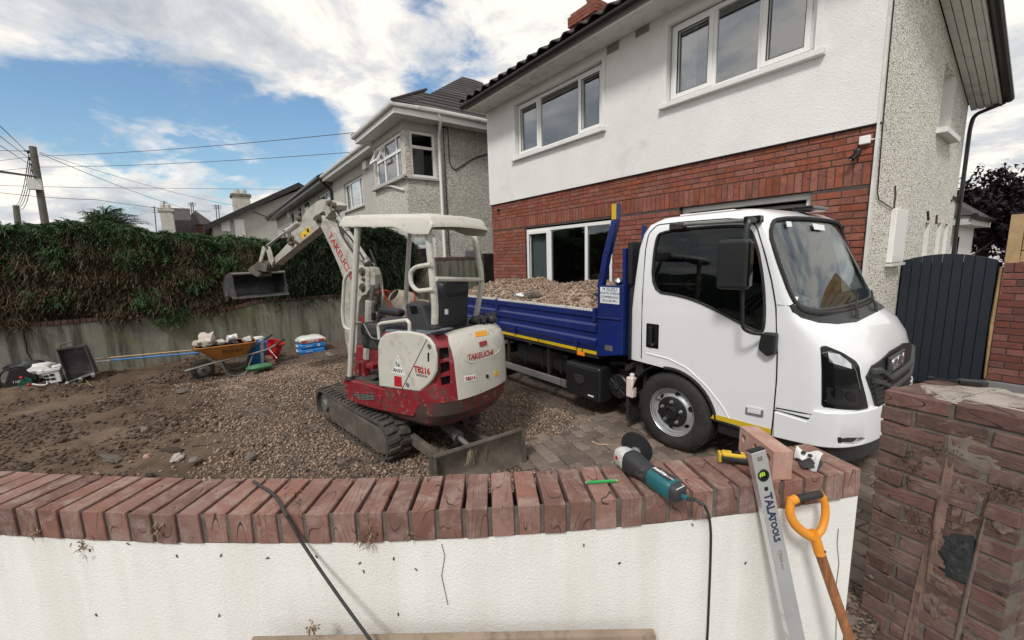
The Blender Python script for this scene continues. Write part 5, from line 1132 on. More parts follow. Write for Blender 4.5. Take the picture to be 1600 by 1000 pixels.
for (f_, z_, w2, h2) in ((.30, .80, .045, .05), (.29, .70, .04, .05), (.30, .62, .05, .03), (.27, .34, .05, .05), (.26, .22, .045, .06), (.32, .50, .02, .06), (.18, .86, .04, .03), (.40, .70, .03, .03)):
    blob('mortar_smear', [(f_ + w2 * math.cos(a) * (1 + .3 * math.sin(3 * a + f_ * 50)), z_ + h2 * math.sin(a) * (1 + .3 * math.cos(2 * a + z_ * 40))) for a in np.linspace(0, 2 * PI, 10)[:-1]], pp(0, 0, 0), fd, Zv, -nf, .0012, mk('thin_smear', (.17, .12, .1), .95, var=.4, vs=30, bump=.8, bs=60, dirt=((.09, .045, .035), .48, .6, 22)), pr, .004, 3)
cf = [PN(px, py, nf, (PA + fd * .1).dot(nf)) for px, py in ((1478, 826), (1524, 838), (1519, 905), (1512, 914), (1464, 898), (1468, 860))]
blob('black_hollow', [((p - PA).dot(fd), p.z) for p in cf], pp(0, 0, 0), fd, Zv, -nf, .009, mk('rough_black', (.028, .03, .032), .8, var=.6, vs=30, bump=1.0, bs=80, bd=.01, dirt=((.11, .11, .11), .55, .7, 25)), pr, .006, 4)  # raised near-black patch stands for the hollow in the pier face
P = []; D = []; L_ = []; Wd = []
for k in range(300):
    c = random.choice(((.12, .84), (.1, .9), (.2, .95), (.17, .55), (.16, .62), (.38, .84), (.08, .75), (.42, .85)))
    P.append(pp(c[0] + random.gauss(0, .03), 0, c[1] + random.gauss(0, .02)) - nf * .004); D.append([random.uniform(-1, 1), -random.random(), random.uniform(-1, 1)]); L_.append(random.uniform(.006, .02)); Wd.append(.002)
o = sprays('root_fibres', P, D, L_, Wd, M['deadleaf'], pr, 1, .3); o['kind'] = 'stuff'
MB().sph(PN(1402, 0, nf, 0) * 0 + pp(.03, .0, .2), (.012, .006, .012)).build('mortar_crumb', M['mortar'], pr)
# ================================================================== TIPPER TRUCK
TY, TC, HWD = 3.262, 4.132, .87
truck = thing('tipper_truck', 'white cab tipper truck with blue dropside body full of gravel', 'truck', (-3.6, TC, 0))
_z = [.36, .64, .80, 1.0, 1.10, 1.20, 1.27, 1.33, 1.40, 1.6, 1.85, 1.98, 2.06, 2.11, 2.135, 2.145]
_xb = [-2.5, -2.5, -2.5, -2.5, -2.5, -2.5, -2.5, -2.495, -2.49, -2.475, -2.455, -2.42, -2.37, -2.27, -2.1, -1.95]
_hw = [.862, .868, .87, .87, .87, .87, .87, .868, .866, .852, .828, .812, .788, .735, .6, .4]
_xf = [-.68, -.675, -.685, -.705, -.735, -.80, -.89, -.995, -1.02, -1.10, -1.215, -1.275, -1.32, -1.41, -1.53, -1.64]
_xs = [-1.04, -1.04, -1.04, -1.06, -1.08, -1.11, -1.14, -1.17, -1.19, -1.265, -1.36, -1.41, -1.455, -1.53, -1.64, -1.72]
def ck(z, tab): return float(np.interp(z, _z, tab))
def cab_ring(z, off=0):
    xb, hw, xf, xs = ck(z, _xb) - off, ck(z, _hw) + off, ck(z, _xf) + off, ck(z, _xs) + off * .3; P = []; rc = .05
    P.append((xb, 0))
    P += [(xb, hw - rc), (xb + rc * .3, hw - rc * .3), (xb + rc, hw)]
    for k in range(1, 10): P.append((lerp(xb + rc, xs, k / 10), hw))
    N_ = 22; ex = 2 / 2.9
    for k in range(N_ + 1): a = PI / 2 * k / N_; P.append((xs + (xf - xs) * math.sin(a) ** ex, hw * max(0, math.cos(a)) ** ex))
    R_ = [(x, TC - y, z) for x, y in P]; L_ = [(x, TC + y, z) for x, y in P[1:-1]]
    return R_ + L_[::-1]
def cab_mb(off=0, z0=.36, z1=2.145):
    zs = [z for z in _z if z0 < z < z1]; zs = sorted(set([z0, z1] + zs + [(a + b) / 2 for a, b in zip(_z, _z[1:]) if z0 < (a + b) / 2 < z1]))
    rr = []
    for z in zs: r = cab_ring(z, off); rr.append([(x, y, z_ + (off if z > 1.9 else 0)) for x, y, z_ in r])
    return MB().loft(rr)
_b = cab_mb(); bv = BVHTree.FromPolygons([Vector(v) for v in _b.v], [tuple(f) for f in _b.f])
def oc(zx, zy, s=2.381, ox=960, oy=300):
    h = bv.ray_cast(O, ray(ox + zx / s, oy + zy / s).normalized())
    return h[0] if h[0] is not None else None
def ocs(l): return [p for p in (oc(*q) for q in l) if p is not None]
def mir(pts): return [Vector((p.x, 2 * TC - p.y, p.z)) for p in pts]
def smooth_poly(P, it=2):
    for _ in range(it):
        Q = []
        for i in range(len(P)): a, b = Vector(P[i]), Vector(P[(i + 1) % len(P)]); Q += [a * .75 + b * .25, a * .25 + b * .75]
        P = Q
    return P
def cutprism(pts, d, a, b): d = Vector(d).normalized(); return MB().prism([Vector(p) + d * a for p in pts], d * (b - a))
DS = (0, 1, 0); DF = (-1, 0, 0); DD = (-.75, .6, -.1)
def XZ(l, y=TY): return [Vector((x, y, z)) for x, z in l]
swin = smooth_poly(XZ([(-2.275, 1.455), (-2.275, 1.93), (-2.21, 2.0), (-1.55, 2.0), (-1.46, 1.965), (-1.385, 1.80), (-1.315, 1.50), (-1.295, 1.225), (-1.33, 1.19), (-1.55, 1.285), (-1.8, 1.39), (-2.0, 1.435)]), 2)
wsc = smooth_poly([Vector((0, TC + s * y, z)) for s, y, z in [(-1, .842, 1.43), (-1, .828, 1.7), (-1, .79, 1.99), (-1, .6, 2.045), (1, .6, 2.045), (1, .79, 1.99), (1, .828, 1.7), (1, .842, 1.43), (1, .79, 1.35), (1, .4, 1.325), (-1, .4, 1.325), (-1, .79, 1.35)]], 2)
arch = [Vector((x, TY - .2, z)) for x, z in [(-2.7, .30), (-2.7, .785)] + [(-2.045 + .425 * math.cos(a), .345 + .425 * math.sin(a)) for a in np.linspace(math.radians(100), math.radians(8), 14)] + [(-1.63, .30)]]
head = ocs([(765, 580), (772, 573), (786, 572), (843, 595), (896, 628), (908, 645), (916, 690), (943, 800), (938, 808), (900, 811), (776, 799), (769, 790)])
cowl = ocs([(648, 424), (662, 448), (700, 470), (760, 487), (830, 492), (900, 484)]); cowl = cowl + [Vector((p.x, 2 * TC - p.y, p.z)) for p in reversed(cowl[:5])]
shell = cab_mb().build('cab', M['truckwhite'], None, smooth=0); loc0 = shell.location.copy()
boolean(shell, [cab_mb(-.03, .30, 2.10),
                cutprism(swin, DS, -.2, .5), cutprism(mir(swin), DS, -.5, .2), cutprism([Vector((-.6, p.y, p.z)) for p in wsc], DF, -.3, .85),
                cutprism(arch, DS, -.1, .62), cutprism([Vector((p.x, 2 * TC - p.y, p.z)) for p in arch], DS, -.62, .1),
                cutprism(XZ([(-1.195, .2), (-1.195, .635), (-.2, .635), (-.2, .2)]), DS, -.3, 2.2), cutprism(XZ([(-3, .2), (-3, .42), (-1, .42), (-1, .2)]), DS, -.3, 2.2)])
shell.parent = truck; shell.matrix_basis = world_of(truck).inverted() @ Matrix.Translation(loc0)
me = shell.data; me.shade_smooth(); me.set_sharp_from_angle(angle=math.radians(32))
MB().add(cab_ring(.43, -.034)[::-1], [tuple(range(len(cab_ring(.43))))]).build('cab_floor', M['blackplastic'], truck, smooth=0)
def chunk(name, pts, d, off, depth, mat, thin=None, a=-.12, parent=truck, smooth=32, label=None):
    o = cab_mb(off, .3, 2.15).build(name, mat, None, smooth=0); boolean(o, [cutprism(pts, d, a, depth)], 'INTERSECT')
    if thin: boolean(o, [cab_mb(off - thin, .28, 2.12)])
    l = o.location.copy(); o.parent = parent; o.matrix_basis = world_of(parent).inverted() @ Matrix.Translation(l)
    if smooth: o.data.shade_smooth(); o.data.set_sharp_from_angle(angle=math.radians(smooth))
    return o
grow = lambda P, k: [sum(P, Vector()) / len(P) + (p - sum(P, Vector()) / len(P)) * k for p in P]
chunk('side_window', grow(swin, 1.02), DS, -.01, .3, M['autoglass'], .006); chunk('side_window', grow(mir(swin), 1.02), (0, -1, 0), -.01, .3, M['autoglass'], .006)
chunk('windscreen', [Vector((-.6, p.y, p.z)) for p in grow(wsc, 1.006)], DF, -.008, .85, M['screen'], .006, a=-.3)
def onsurf(pts, d, off=.0):
    out = []
    for p in pts:
        h = bv.ray_cast(Vector(p) - Vector(d) * .6, Vector(d)); out.append((h[0] + h[1] * off) if h[0] is not None else None)
    return [p for p in out if p is not None]
def outline(name, pts, d, r, mat, closed=True, off=0, parent=truck):
    q = onsurf(pts, d, off)
    if len(q) > 2: return MB().tube(q, r, 6, closed=closed).build(name, mat, parent)
outline('window_gasket', swin, DS, .011, M['rubber']); outline('window_gasket', mir(swin), (0, -1, 0), .011, M['rubber']); outline('windscreen_gasket', [Vector((-.6, p.y, p.z)) for p in wsc], DF, .016, M['rubber'])
# door shut lines
def line3(name, l, r=.0055, mat='gloss', off=-.001): 
    q = [oc(*p) for p in l]; q = [p for p in q if p is not None]
    return MB().tube(arc(q, .03, 3), r, 6).build(name, M[mat], truck)
line3('door_gap', [(100, 618), (104, 400), (116, 215), (128, 155), (160, 122), (250, 112), (420, 99), (505, 104), (530, 130), (560, 230), (585, 330), (601, 425), (606, 600), (603, 700), (592, 830), (583, 905)])
line3('panel_gap', [(606, 420), (650, 424)], .003); line3('panel_gap', [(600, 803), (700, 822), (764, 832)], .005)
line3('pressed_crease', [(60, 590), (120, 600), (200, 620), (270, 655), (340, 720), (400, 795), (425, 842)], .0075, 'truckwhite')
# wheel arch lip, inner arch
q = onsurf([p + Vector((0, .2, 0)) for p in arch[1:-1]], DS, -.012); MB().tube(q, .02, 8).build('arch_lip', M['rubber'], truck)
MB().sheet(lambda s, t: (-2.05 + .44 * math.cos(lerp(.1, PI * .98, s)), lerp(TY + .02, TY + .5, t), .35 + .44 * math.sin(lerp(.1, PI * .98, s))), 14, 2, (0, 0, .01)).build('inner_arch', M['chassis'], truck)
# door bottom, yellow strip, side marker, handle
def sidebox(name, pts, y, th, mat, bev=.003, par=truck): return MB().prism(XZ(pts, y), (0, th, 0)).build(name, M[mat], par, smooth=0, bevel=bev)
sidebox('door_sill', [(-1.66, .40), (-1.2, .40), (-1.2, .43), (-1.66, .43)], TY + .01, .1, 'chassis')
sidebox('reflective_strip', [(-1.665, .42), (-1.205, .435), (-1.205, .475), (-1.645, .462)], TY - .006 + .008, .01, 'yellowtape', 0)
sidebox('step', [(-1.62, .30), (-1.2, .30), (-1.2, .39), (-1.62, .39)], TY + .04, .3, 'blackplastic')
f = sidebox('side_marker', [(-1.392, .545), (-1.262, .555), (-1.262, .615), (-1.392, .605)], TY - .012, .03, 'lens', .008); sidebox('lens', [(-1.375, .56), (-1.28, .568), (-1.28, .602), (-1.375, .594)], TY - .016, .01, 'plate', .004, f)
f = sidebox('door_handle', [(-2.315, .925), (-2.175, .925), (-2.175, 1.16), (-2.315, 1.16)], TY - .004, .02, 'gloss', .012); sidebox('grip', [(-2.27, .95), (-2.235, .95), (-2.235, 1.13), (-2.27, 1.13)], TY - .03, .022, 'blackplastic', .008, f)
MB().lathe([(.014, 0), (.014, .01)], (-2.235, TY - .01, .965), (0, -1, 0), 10).build('lock', M['steel'], f)
# bumper
bp_ = cab_mb(.022, .36, 1.2).build('bumper', M['truckwhite'], None, smooth=0)
boolean(bp_, [cutprism(XZ([(-1.188, .425), (-1.188, .625), (-.985, .612), (-.965, .64), (-.955, .70), (-.2, .735), (-.2, .49), (-.72, .46)]), DS, -.4, 2.3)], 'INTERSECT')
l = bp_.location.copy(); bp_.parent = truck; bp_.matrix_basis = world_of(truck).inverted() @ Matrix.Translation(l); bp_.data.shade_smooth(); bp_.data.set_sharp_from_angle(angle=math.radians(35))
md = bp_.modifiers.new('bevel', 'BEVEL'); md.width = .008; md.segments = 2; md.limit_method = 'ANGLE'; md.angle_limit = math.radians(50)
bl_ = cab_mb(-.015, .30, 1.2).build('valance', M['blackplastic'], None, smooth=0); boolean(bl_, [cutprism(XZ([(-1.17, .33), (-1.17, .66), (-.2, .70), (-.2, .34)]), DS, -.4, 2.3)], 'INTERSECT'); l = bl_.location.copy(); bl_.parent = truck; bl_.matrix_basis = world_of(truck).inverted() @ Matrix.Translation(l)
fz = ocs([(826, 908), (930, 906), (905, 934), (824, 930)]); 
if len(fz) == 4: boolean(bp_, [cutprism(smooth_poly(fz, 1), DD, -.06, .012)])
f2 = ocs([(820, 908), (832, 908), (832, 928), (820, 926)]); 
if len(f2) == 4: chunk('vent_hole', f2, DD, .028, .1, M['dark'])
# headlamps, grille, cowl
hl = chunk('headlight', head, DD, .004, .10, M['gloss']); 
def hlp(name, l, off, mat, sm_=1): 
    P_ = ocs(l); return chunk(name, smooth_poly(P_, sm_) if sm_ else P_, DD, off, .05, M[mat], parent=hl)
hlp('running_light', [(790, 595), (833, 603), (876, 638), (879, 657), (814, 638), (795, 631)], .009, 'lens', 0)
hlp('lamp_bezel', [(786, 726), (900, 735), (908, 794), (788, 787)], .007, 'blackplastic', 0); hlp('dipped_lens', [(803, 725), (850, 734), (850, 770), (803, 765)], .011, 'gloss'); hlp('main_lens', [(858, 738), (893, 746), (896, 780), (858, 772)], .011, 'gloss')
q = ocs([(783, 774), (800, 781), (850, 789), (900, 790), (900, 778)]); MB().tube(q, .006, 6).build('chrome_trim', M['lens'], hl); q = ocs([(770, 600), (800, 592), (860, 622), (896, 662), (912, 730)]); MB().tube([p + Vector((.004, -.004, 0)) for p in q], .004, 6).build('lens_edge', M['greysteel'], hl)
chunk('headlight', mir(head), (-.75, -.6, -.1), .004, .10, M['gloss'])
gp = ocs([(922, 664), (950, 642), (1000, 612), (1060, 585)]); gtop = [p for p in gp]; G_ = [Vector((-.4, p.y, p.z)) for p in gtop]
gpoly = [Vector((-.4, TC - .62, .93)), Vector((-.4, TC - .55, 1.0)), Vector((-.4, TC - .2, 1.05)), Vector((-.4, TC + .2, 1.05)), Vector((-.4, TC + .55, 1.0)), Vector((-.4, TC + .62, .93)), Vector((-.4, TC + .52, .72)), Vector((-.4, TC + .45, .64)), Vector((-.4, TC - .45, .64)), Vector((-.4, TC - .52, .72))]
gr = chunk('grille', gpoly, DF, .010, .5, M['blackplastic'], a=-.2)
def bar(name, pts, r, mat='blackplastic'):
    q = []
    for i in range(len(pts) - 1):
        for k in range(6):
            t = k / 6; y, z = lerp(pts[i][0], pts[i + 1][0], t), lerp(pts[i][1], pts[i + 1][1], t); h = bv.ray_cast(Vector((0, TC + y, z)), Vector((-1, 0, 0)))
            if h[0]: q.append(h[0] + Vector((.014, 0, 0)))
    MB().tube(q, r, 6).build(name, M[mat], gr)
for k in range(7): z = .675 + k * .033; bar('slat', [(-.5 - k * .012, z), (.5 + k * .012, z)], .009)
gb = mk('grille_grey', (.045, .046, .048), .5)
M['gb'] = gb
bar('wing_bar', [(-.58, .965), (-.46, .955), (-.30, .875), (.30, .875), (.46, .955), (.58, .965)], .024, 'gb'); bar('wing_bar', [(-.57, .90), (-.42, .86), (-.27, .795), (.27, .795), (.42, .86), (.57, .90)], .02, 'gb')
h = bv.ray_cast(Vector((0, TC, 1.0)), Vector((-1, 0, 0)))[0]; hn = bv.ray_cast(Vector((0, TC, .97)), Vector((-1, 0, 0)))[0]
bd = MB().box((hn.x + .016, TC - .15, .972), (.02, .42, .12)).build('badge_plate', M['gb'], gr, smooth=0, bevel=.006)
text('ISUZU', .115, (hn.x + .030, TC - .17, .972), (0, 1, 0), (0, 0, 1), M['lens'], truck, name='badge_lettering', ext=.004, thick=.004, sx=.95)
cw = chunk('wiper_cowl', cowl, (-.8, 0, -.6), .003, .12, M['blackplastic'], a=-.05)
# wipers
for s, y in ((1, -.25), (1, .25)):
    a = bv.ray_cast(Vector((0, TC + y, 1.305)), Vector((-1, 0, 0)))[0]; b = bv.ray_cast(Vector((0, TC + y + .38, 1.42)), Vector((-1, 0, 0)))[0]; c = bv.ray_cast(Vector((0, TC + y + .16, 1.345)), Vector((-1, 0, 0)))[0]
    MB().tube([a + Vector((.04, 0, -.03)), a + Vector((.03, .03, .02)), c + Vector((.035, 0, .01)), b + Vector((.02, 0, 0))], [.016, .012, .008, .006], 6).build('wiper', M['rubber'], truck)
# cab interior
MB().bb(-2.40, -2.36, TC - .78, TC + .78, .5, 1.35).build('rear_bulkhead', M['blackplastic'], truck, smooth=0); MB().bb(-1.35, -1.05, TC - .76, TC + .76, .8, 1.25).build('dashboard', M['blackplastic'], truck, smooth=0, bevel=.03)
for y in (TC - .45, TC, TC + .45):
    s = MB(); s.bb(-2.25, -1.75, y - .22, y + .22, .85, 1.0); s.box((-2.24, y, 1.28), (.14, .42, .62), Matrix.Rotation(-.15, 3, 'Y')); s.build('seat', M['seat'], truck, smooth=0, bevel=.04)
    MB().box((-2.3, y, 1.62), (.1, .26, .14)).build('headrest', M['seat'], truck, smooth=0, bevel=.03)
c = Vector((-1.62, TC - .45, 1.30)); ax = Vector((-.75, 0, .65)).normalized(); u = ax.orthogonal().normalized(); v = ax.cross(u)
sw_ = MB().tube([c + (u * math.cos(a) + v * math.sin(a)) * .2 for a in np.linspace(0, 2 * PI, 28)[:-1]], .014, 6, closed=True).build('steering_wheel', M['rubber'], truck); g = MB(); g.tube([c, c - ax * .3], .03, 6); g.build('column', M['blackplastic'], sw_)
g = MB()
for k in range(3): a = k * 2.1 + .5; g.tube([c, c + (u * math.cos(a) + v * math.sin(a)) * .2], .014, 5)
g.build('spokes', M['rubber'], sw_)
MB().sheet(lambda s, t: (lerp(-1.3, -1.1, s), lerp(TC - .55, TC - .25, t), 1.275 + .02 * math.sin(s * 5 + t * 4)), 4, 4, (0, 0, .003)).build('dash_papers', M['paper'], truck)
MB().sheet(lambda s, t: (lerp(-1.25, -1.1, s), lerp(TC + .3, TC + .62, t), 1.29 + .04 * math.sin(s * 5 + t * 7)), 5, 5, (0, 0, .003)).build('blue_cloth', M['bluebag'], truck)
MB().bb(-2.35, -2.31, TC + .62, TC + .74, 1.3, 1.95).build('pillar_trim', M['cementgrey'], truck, smooth=0)
g = MB(); rc_ = PX(960 + 257 / 2.381, 300 + 245 / 2.381, -2.35); MB().bb(-2.362, -2.355, rc_.y - .16, rc_.y + .3, rc_.z - .2, rc_.z + .24).build('rear_window', M['blue'], truck, smooth=0)
for k in range(6):
    for j in range(2): g.bb(-2.352, -2.34, rc_.y - .085 + j * .09 + (.0 if k % 2 else .02), rc_.y - .085 + j * .09 + (.075 if j == (k % 2) else .04), rc_.z + .17 - k * .062, rc_.z + .19 - k * .062)
g.build('slot_daylight', M['plate'], truck, smooth=0, kind='stuff');  # white bars paint the daylight coming through the slots behind the cab
MB().sheet(lambda s, t: (-1.15, lerp(TC + .5, TC + .56, s), 1), 1, 1) if 0 else None
# stickers on the windscreen
for (l, mt_) in (([(637, 110), (656, 111), (660, 130), (641, 131)], 'plate'), ([(735, 117), (778, 124), (782, 144), (742, 140)], 'plate'), ([(655, 390), (684, 390), (672, 424)], 'plate')):
    q = ocs(l); n_ = (q[1] - q[0]).cross(q[2] - q[0]).normalized(); n_ = n_ if n_.x > 0 else -n_
    MB().prism([p + n_ * .003 for p in q], n_ * .001).build('windscreen_sticker', M[mt_], truck, smooth=0)
# grab rail, mirrors
g = MB(); yy_ = TC - .80 - .035; g.tube([(-2.05, yy_, 2.035), (-1.42, yy_ + .005, 2.025)], .016, 8); g.build('gutter_rail', M['greysteel'], truck); MB().bb(-2.12, -1.98, yy_ - .015, yy_ + .05, 1.995, 2.05).build('rail_bracket', M['gloss'], truck, smooth=0, bevel=.008); MB().bb(-1.5, -1.38, yy_ - .015, yy_ + .05, 2.0, 2.055).build('rail_bracket', M['gloss'], truck, smooth=0, bevel=.008)
mr_ = MB().bb(-1.555, -1.335, 3.02, 3.10, 1.525, 1.885).build('wing_mirror', M['blackplastic'], truck, smooth=0, bevel=.028, seg=4)
MB().bb(-1.345, -1.325, 3.035, 3.09, 1.55, 1.86).build('mirror_rim', M['gloss'], mr_, smooth=0, bevel=.006)
g = MB(); g.tube(arc([(-1.42, yy_ + .01, 2.02), (-1.37, 3.10, 2.02), (-1.38, 3.08, 1.95), (-1.38, 3.07, 1.88)], .04), .02, 8); g.build('mirror_arm_top', M['blackplastic'], mr_); g = MB(); g.tube(arc([(-1.38, 3.07, 1.53), (-1.375, 3.09, 1.24), (-1.33, 3.14, 1.205), (-1.27, 3.24, 1.19)], .04), .0125, 8); g.build('mirror_arm', M['blackplastic'], mr_)
sidebox('mirror_foot', [(-1.315, 1.08), (-1.30, 1.205), (-1.20, 1.21), (-1.20, 1.06), (-1.25, 1.03)], TY - .055, .07, 'blackplastic', .015)
m2 = MB().bb(-1.50, -1.42, 5.06, 5.20, 1.60, 1.88).build('wing_mirror', M['blackplastic'], truck, smooth=0, bevel=.028, seg=3); MB().tube(arc([(-1.42, 4.95, 2.0), (-1.38, 5.12, 2.02), (-1.44, 5.14, 1.86)], .05), .018, 8).build('mirror_arm', M['blackplastic'], m2)
MB().bb(-1.45, -1.3, TC - .1, TC + .25, 2.12, 2.155).build('roof_aerial_base', M['gloss'], truck, smooth=0, bevel=.01); MB().box((-2.0, TC - .35, 2.145), (.5, .25, .02)).build('roof_vent', M['truckwhite'], truck, smooth=0, bevel=.008)
# wheels
def wheel(x, y, s, steel=True):
    wh = MB(); w = .2; r = .362
    prof = [(.215, .0), (.25, -.012), (.29, -.016), (.335, -.006), (.352, .012), (r, .03), (r, w - .03), (.35, w - .01), (.29, w), (.215, w - .01), (.205, w / 2)]
    wh.lathe([(a, b * s) for a, b in prof] + [(.215, 0)], (x, y, .36), (0, 1, 0), 48, caps=False); t = wh.build('tyre', M['rubber'], None); l = t.location.copy()
    wo = bpy.data.objects.new('wheel', None); COL.objects.link(wo); wo.parent = truck; wo.matrix_basis = world_of(truck).inverted() @ Matrix.Translation((x, y, .36))
    t.parent = wo; t.matrix_basis = Matrix.Translation(l - Vector((x, y, .36)))
    g = MB()
    for k in range(40): a = 2 * PI * k / 40; R_ = Matrix.Rotation(-a, 3, 'Y'); g.box(Vector((x, y + s * .1, .36)) + R_ @ Vector((r - .001, 0, 0)), (.008, .17, .038), R_ @ Matrix.Rotation(.12 if k % 2 else -.12, 3, 'X'))
    g.build('tread', M['rubber'], wo, smooth=0, kind='stuff')
    rm = MB().lathe([(.216, .0), (.222, -.006), (.222, .002), (.205, .012), (.198, .04), (.178, .05), (.15, .028), (.135, .02), (.02, .02), (.02, .06), (.15, .066), (.19, .09), (.216, .09)], (x, y, .36), (0, 1, 0), 48, caps=False) if s > 0 else MB().lathe([(.216, 0), (.222, .006), (.198, -.04), (.15, -.028), (.02, -.02), (.02, -.06), (.19, -.09), (.216, -.09)], (x, y, .36), (0, 1, 0), 32, caps=False)
    ro = rm.build('rim', M['wheelsilver'], None, smooth=0)
    if s > 0:
        cs = []
        for k in range(6): a = PI / 3 * k + .35; c = Vector((x + .168 * math.cos(a), y - .1, .36 + .168 * math.sin(a))); u = Vector((math.cos(a), 0, math.sin(a))); v = Vector((-math.sin(a), 0, math.cos(a))); cs.append(MB().prism([c + u * .016 * math.cos(b) + v * .026 * math.sin(b) for b in np.linspace(0, 2 * PI, 17)[:-1]], (0, .3, 0)))
        boolean(ro, cs)
    l = ro.location.copy(); ro.parent = wo; ro.matrix_basis = Matrix.Translation(l - Vector((x, y, .36))); ro.data.shade_smooth(); ro.data.set_sharp_from_angle(angle=math.radians(30))
    MB().lathe([(.142, .017), (.142, .008), (.125, .0), (.065, -.005), (.06, -.03), (.045, -.036), (.04, -.02), (.001, -.018)], (x, y, .36), (0, 1, 0), 30, caps=False).build('hub', M['blackplastic'], wo)
    for k in range(5): a = 2 * PI * k / 5 + .3; MB().lathe([(.019, .0), (.019, -.006), (.013, -.008), (.013, -.026), (.006, -.03)], (x + .098 * math.cos(a), y, .36 + .098 * math.sin(a)), (0, 1, 0), 8).build('wheel_nut', M['steel'], wo)
    MB().lathe([(.15, w - .06), (.15, w - .02)], (x, y, .36), (0, 1, 0), 20).build('brake_drum', M['dark'], wo)
wheel(-2.035, TY + .015, 1); wheel(-5.25, TY + .03, 1)
for x in (-2.035, -5.25): MB().lathe([(.2, 0), (.34, .0), (.36, -.03), (.36, -.2), (.34, -.22), (.2, -.22)], (x, 4.98, .36), (0, 1, 0), 28, caps=True).build('far_tyre', M['rubber'], truck)
# chassis and fittings
g = MB(); g.bb(-6.4, -1.2, TC - .36, TC - .28, .48, .66); g.bb(-6.4, -1.2, TC + .28, TC + .36, .48, .66); g.build('chassis_rail', M['chassis'], truck, smooth=0); MB().bb(-2.6, -1.1, TC - .3, TC + .3, .35, .8).build('engine_block', M['chassis'], truck, smooth=0)
g = MB(); g.tube([(-2.035, TY + .1, .36), (-2.035, 4.9, .36)], .05, 8); g.build('front_axle', M['chassis'], truck); MB().tube([(-5.25, TY + .1, .36), (-5.25, 4.9, .36)], .08, 8).build('rear_axle', M['chassis'], truck)
MB().bb(-5.9, -3.41, TY, TY + .03, .262, .345).build('side_guard', M['alu'], truck, smooth=0, bevel=.004); sidebox('guard_end', [(-3.50, .26), (-3.40, .26), (-3.40, .347), (-3.50, .347)], TY - .004, .036, 'greysteel', .003)
g = MB()
for x in (-5.6, -4.6, -3.75): g.bb(x - .02, x + .02, TY + .035, TY + .07, .26, .7)
g.build('guard_bracket', M['chassis'], truck, smooth=0)
tb = MB().bb(-3.40, -2.875, TY - .01, TY + .34, .205, .60).build('toolbox', M['blackplastic'], truck, smooth=0, bevel=.035, seg=4)
MB().bb(-3.37, -2.905, TY - .03, TY - .012, .235, .57).build('toolbox_door', M['blackplastic'], tb, smooth=0, bevel=.02, seg=3); MB().prism(XZ([(-3.22, .40), (-3.15, .365), (-3.08, .40), (-3.08, .48), (-3.22, .48)], TY - .042), (0, .012, 0)).build('latch', M['rubber'], tb, smooth=0, bevel=.006)
MB().bb(-3.02, -2.94, TY - .034, TY - .03, .27, .285).build('maker_plate', M['plate'], tb, smooth=0)
g = MB(); g.bb(-4.55, -3.52, TY + .14, TY + .5, .36, .62); g.build('fuel_tank', M['blackplastic'], truck, smooth=0, bevel=.05, seg=4); g = MB()
for k in range(3): x = -4.35 + k * .35; g.bb(x, x + .025, TY + .13, TY + .5, .35, .63)
g.build('tank_strap', M['chassis'], truck, smooth=0, bevel=.006); MB().lathe([(.035, 0), (.035, .03), (.025, .04)], (-4.28, TY + .2, .62), (0, -.3, 1), 12).build('tank_cap', M['steel'], truck)
fn = MB().lathe([(.12, 0), (.13, .01), (.13, .06), (.1, .07)], (-2.72, TY + .10, .42), (0, 1, 0), 24).build('fan_cover', M['blackplastic'], truck); g = MB()
for k in range(10): a = 2 * PI * k / 10; g.tube([Vector((-2.72, TY + .095, .42)), Vector((-2.72 + .115 * math.cos(a), TY + .095, .42 + .115 * math.sin(a)))], .004, 4)
g.build('fins', M['chassis'], fn); MB().lathe([(.03, 0), (.03, .02)], (-2.72, TY + .095, .42), (0, -1, 0), 10).build('boss', M['rubber'], fn)
bo = MB().bb(-2.555, -2.47, TY + .02, TY + .09, .37, .58).build('washer_bottle', M['fluid'], truck, smooth=0, bevel=.014, seg=3); MB().lathe([(.022, 0), (.024, .035), (.012, .04)], (-2.50, TY + .05, .58), (0, 0, 1), 10).build('bottle_cap', M['upvc'], bo)
MB().bb(-2.47, -2.38, TY + .05, TY + .4, .60, .77).build('air_box', M['chassis'], truck, smooth=0, bevel=.02); MB().bb(-2.57, -2.54, TY + .05, TY + .3, .10, .36).build('mudflap', M['rubber'], truck, smooth=0)
g = MB(); g.tube(arc([(-2.62, TY + .12, .62), (-2.5, TY + .12, .72), (-2.42, TY + .12, .68), (-2.3, TY + .2, .70)], .05), .03, 8); g.tube(arc([(-2.9, TY + .2, .62), (-2.7, TY + .18, .66), (-2.55, TY + .16, .60), (-2.5, TY + .3, .5)], .06), .02, 8); g.build('hoses', M['rubber'], truck)
sn = MB().bb(-2.565, -2.515, TY + .03, TY + .2, 1.5, 1.92).build('air_intake', M['blackplastic'], truck, smooth=0, bevel=.015); MB().tube([(-2.545, TY + .1, 1.5), (-2.55, TY + .1, .75)], .035, 8).build('intake_pipe', M['rubber'], sn)
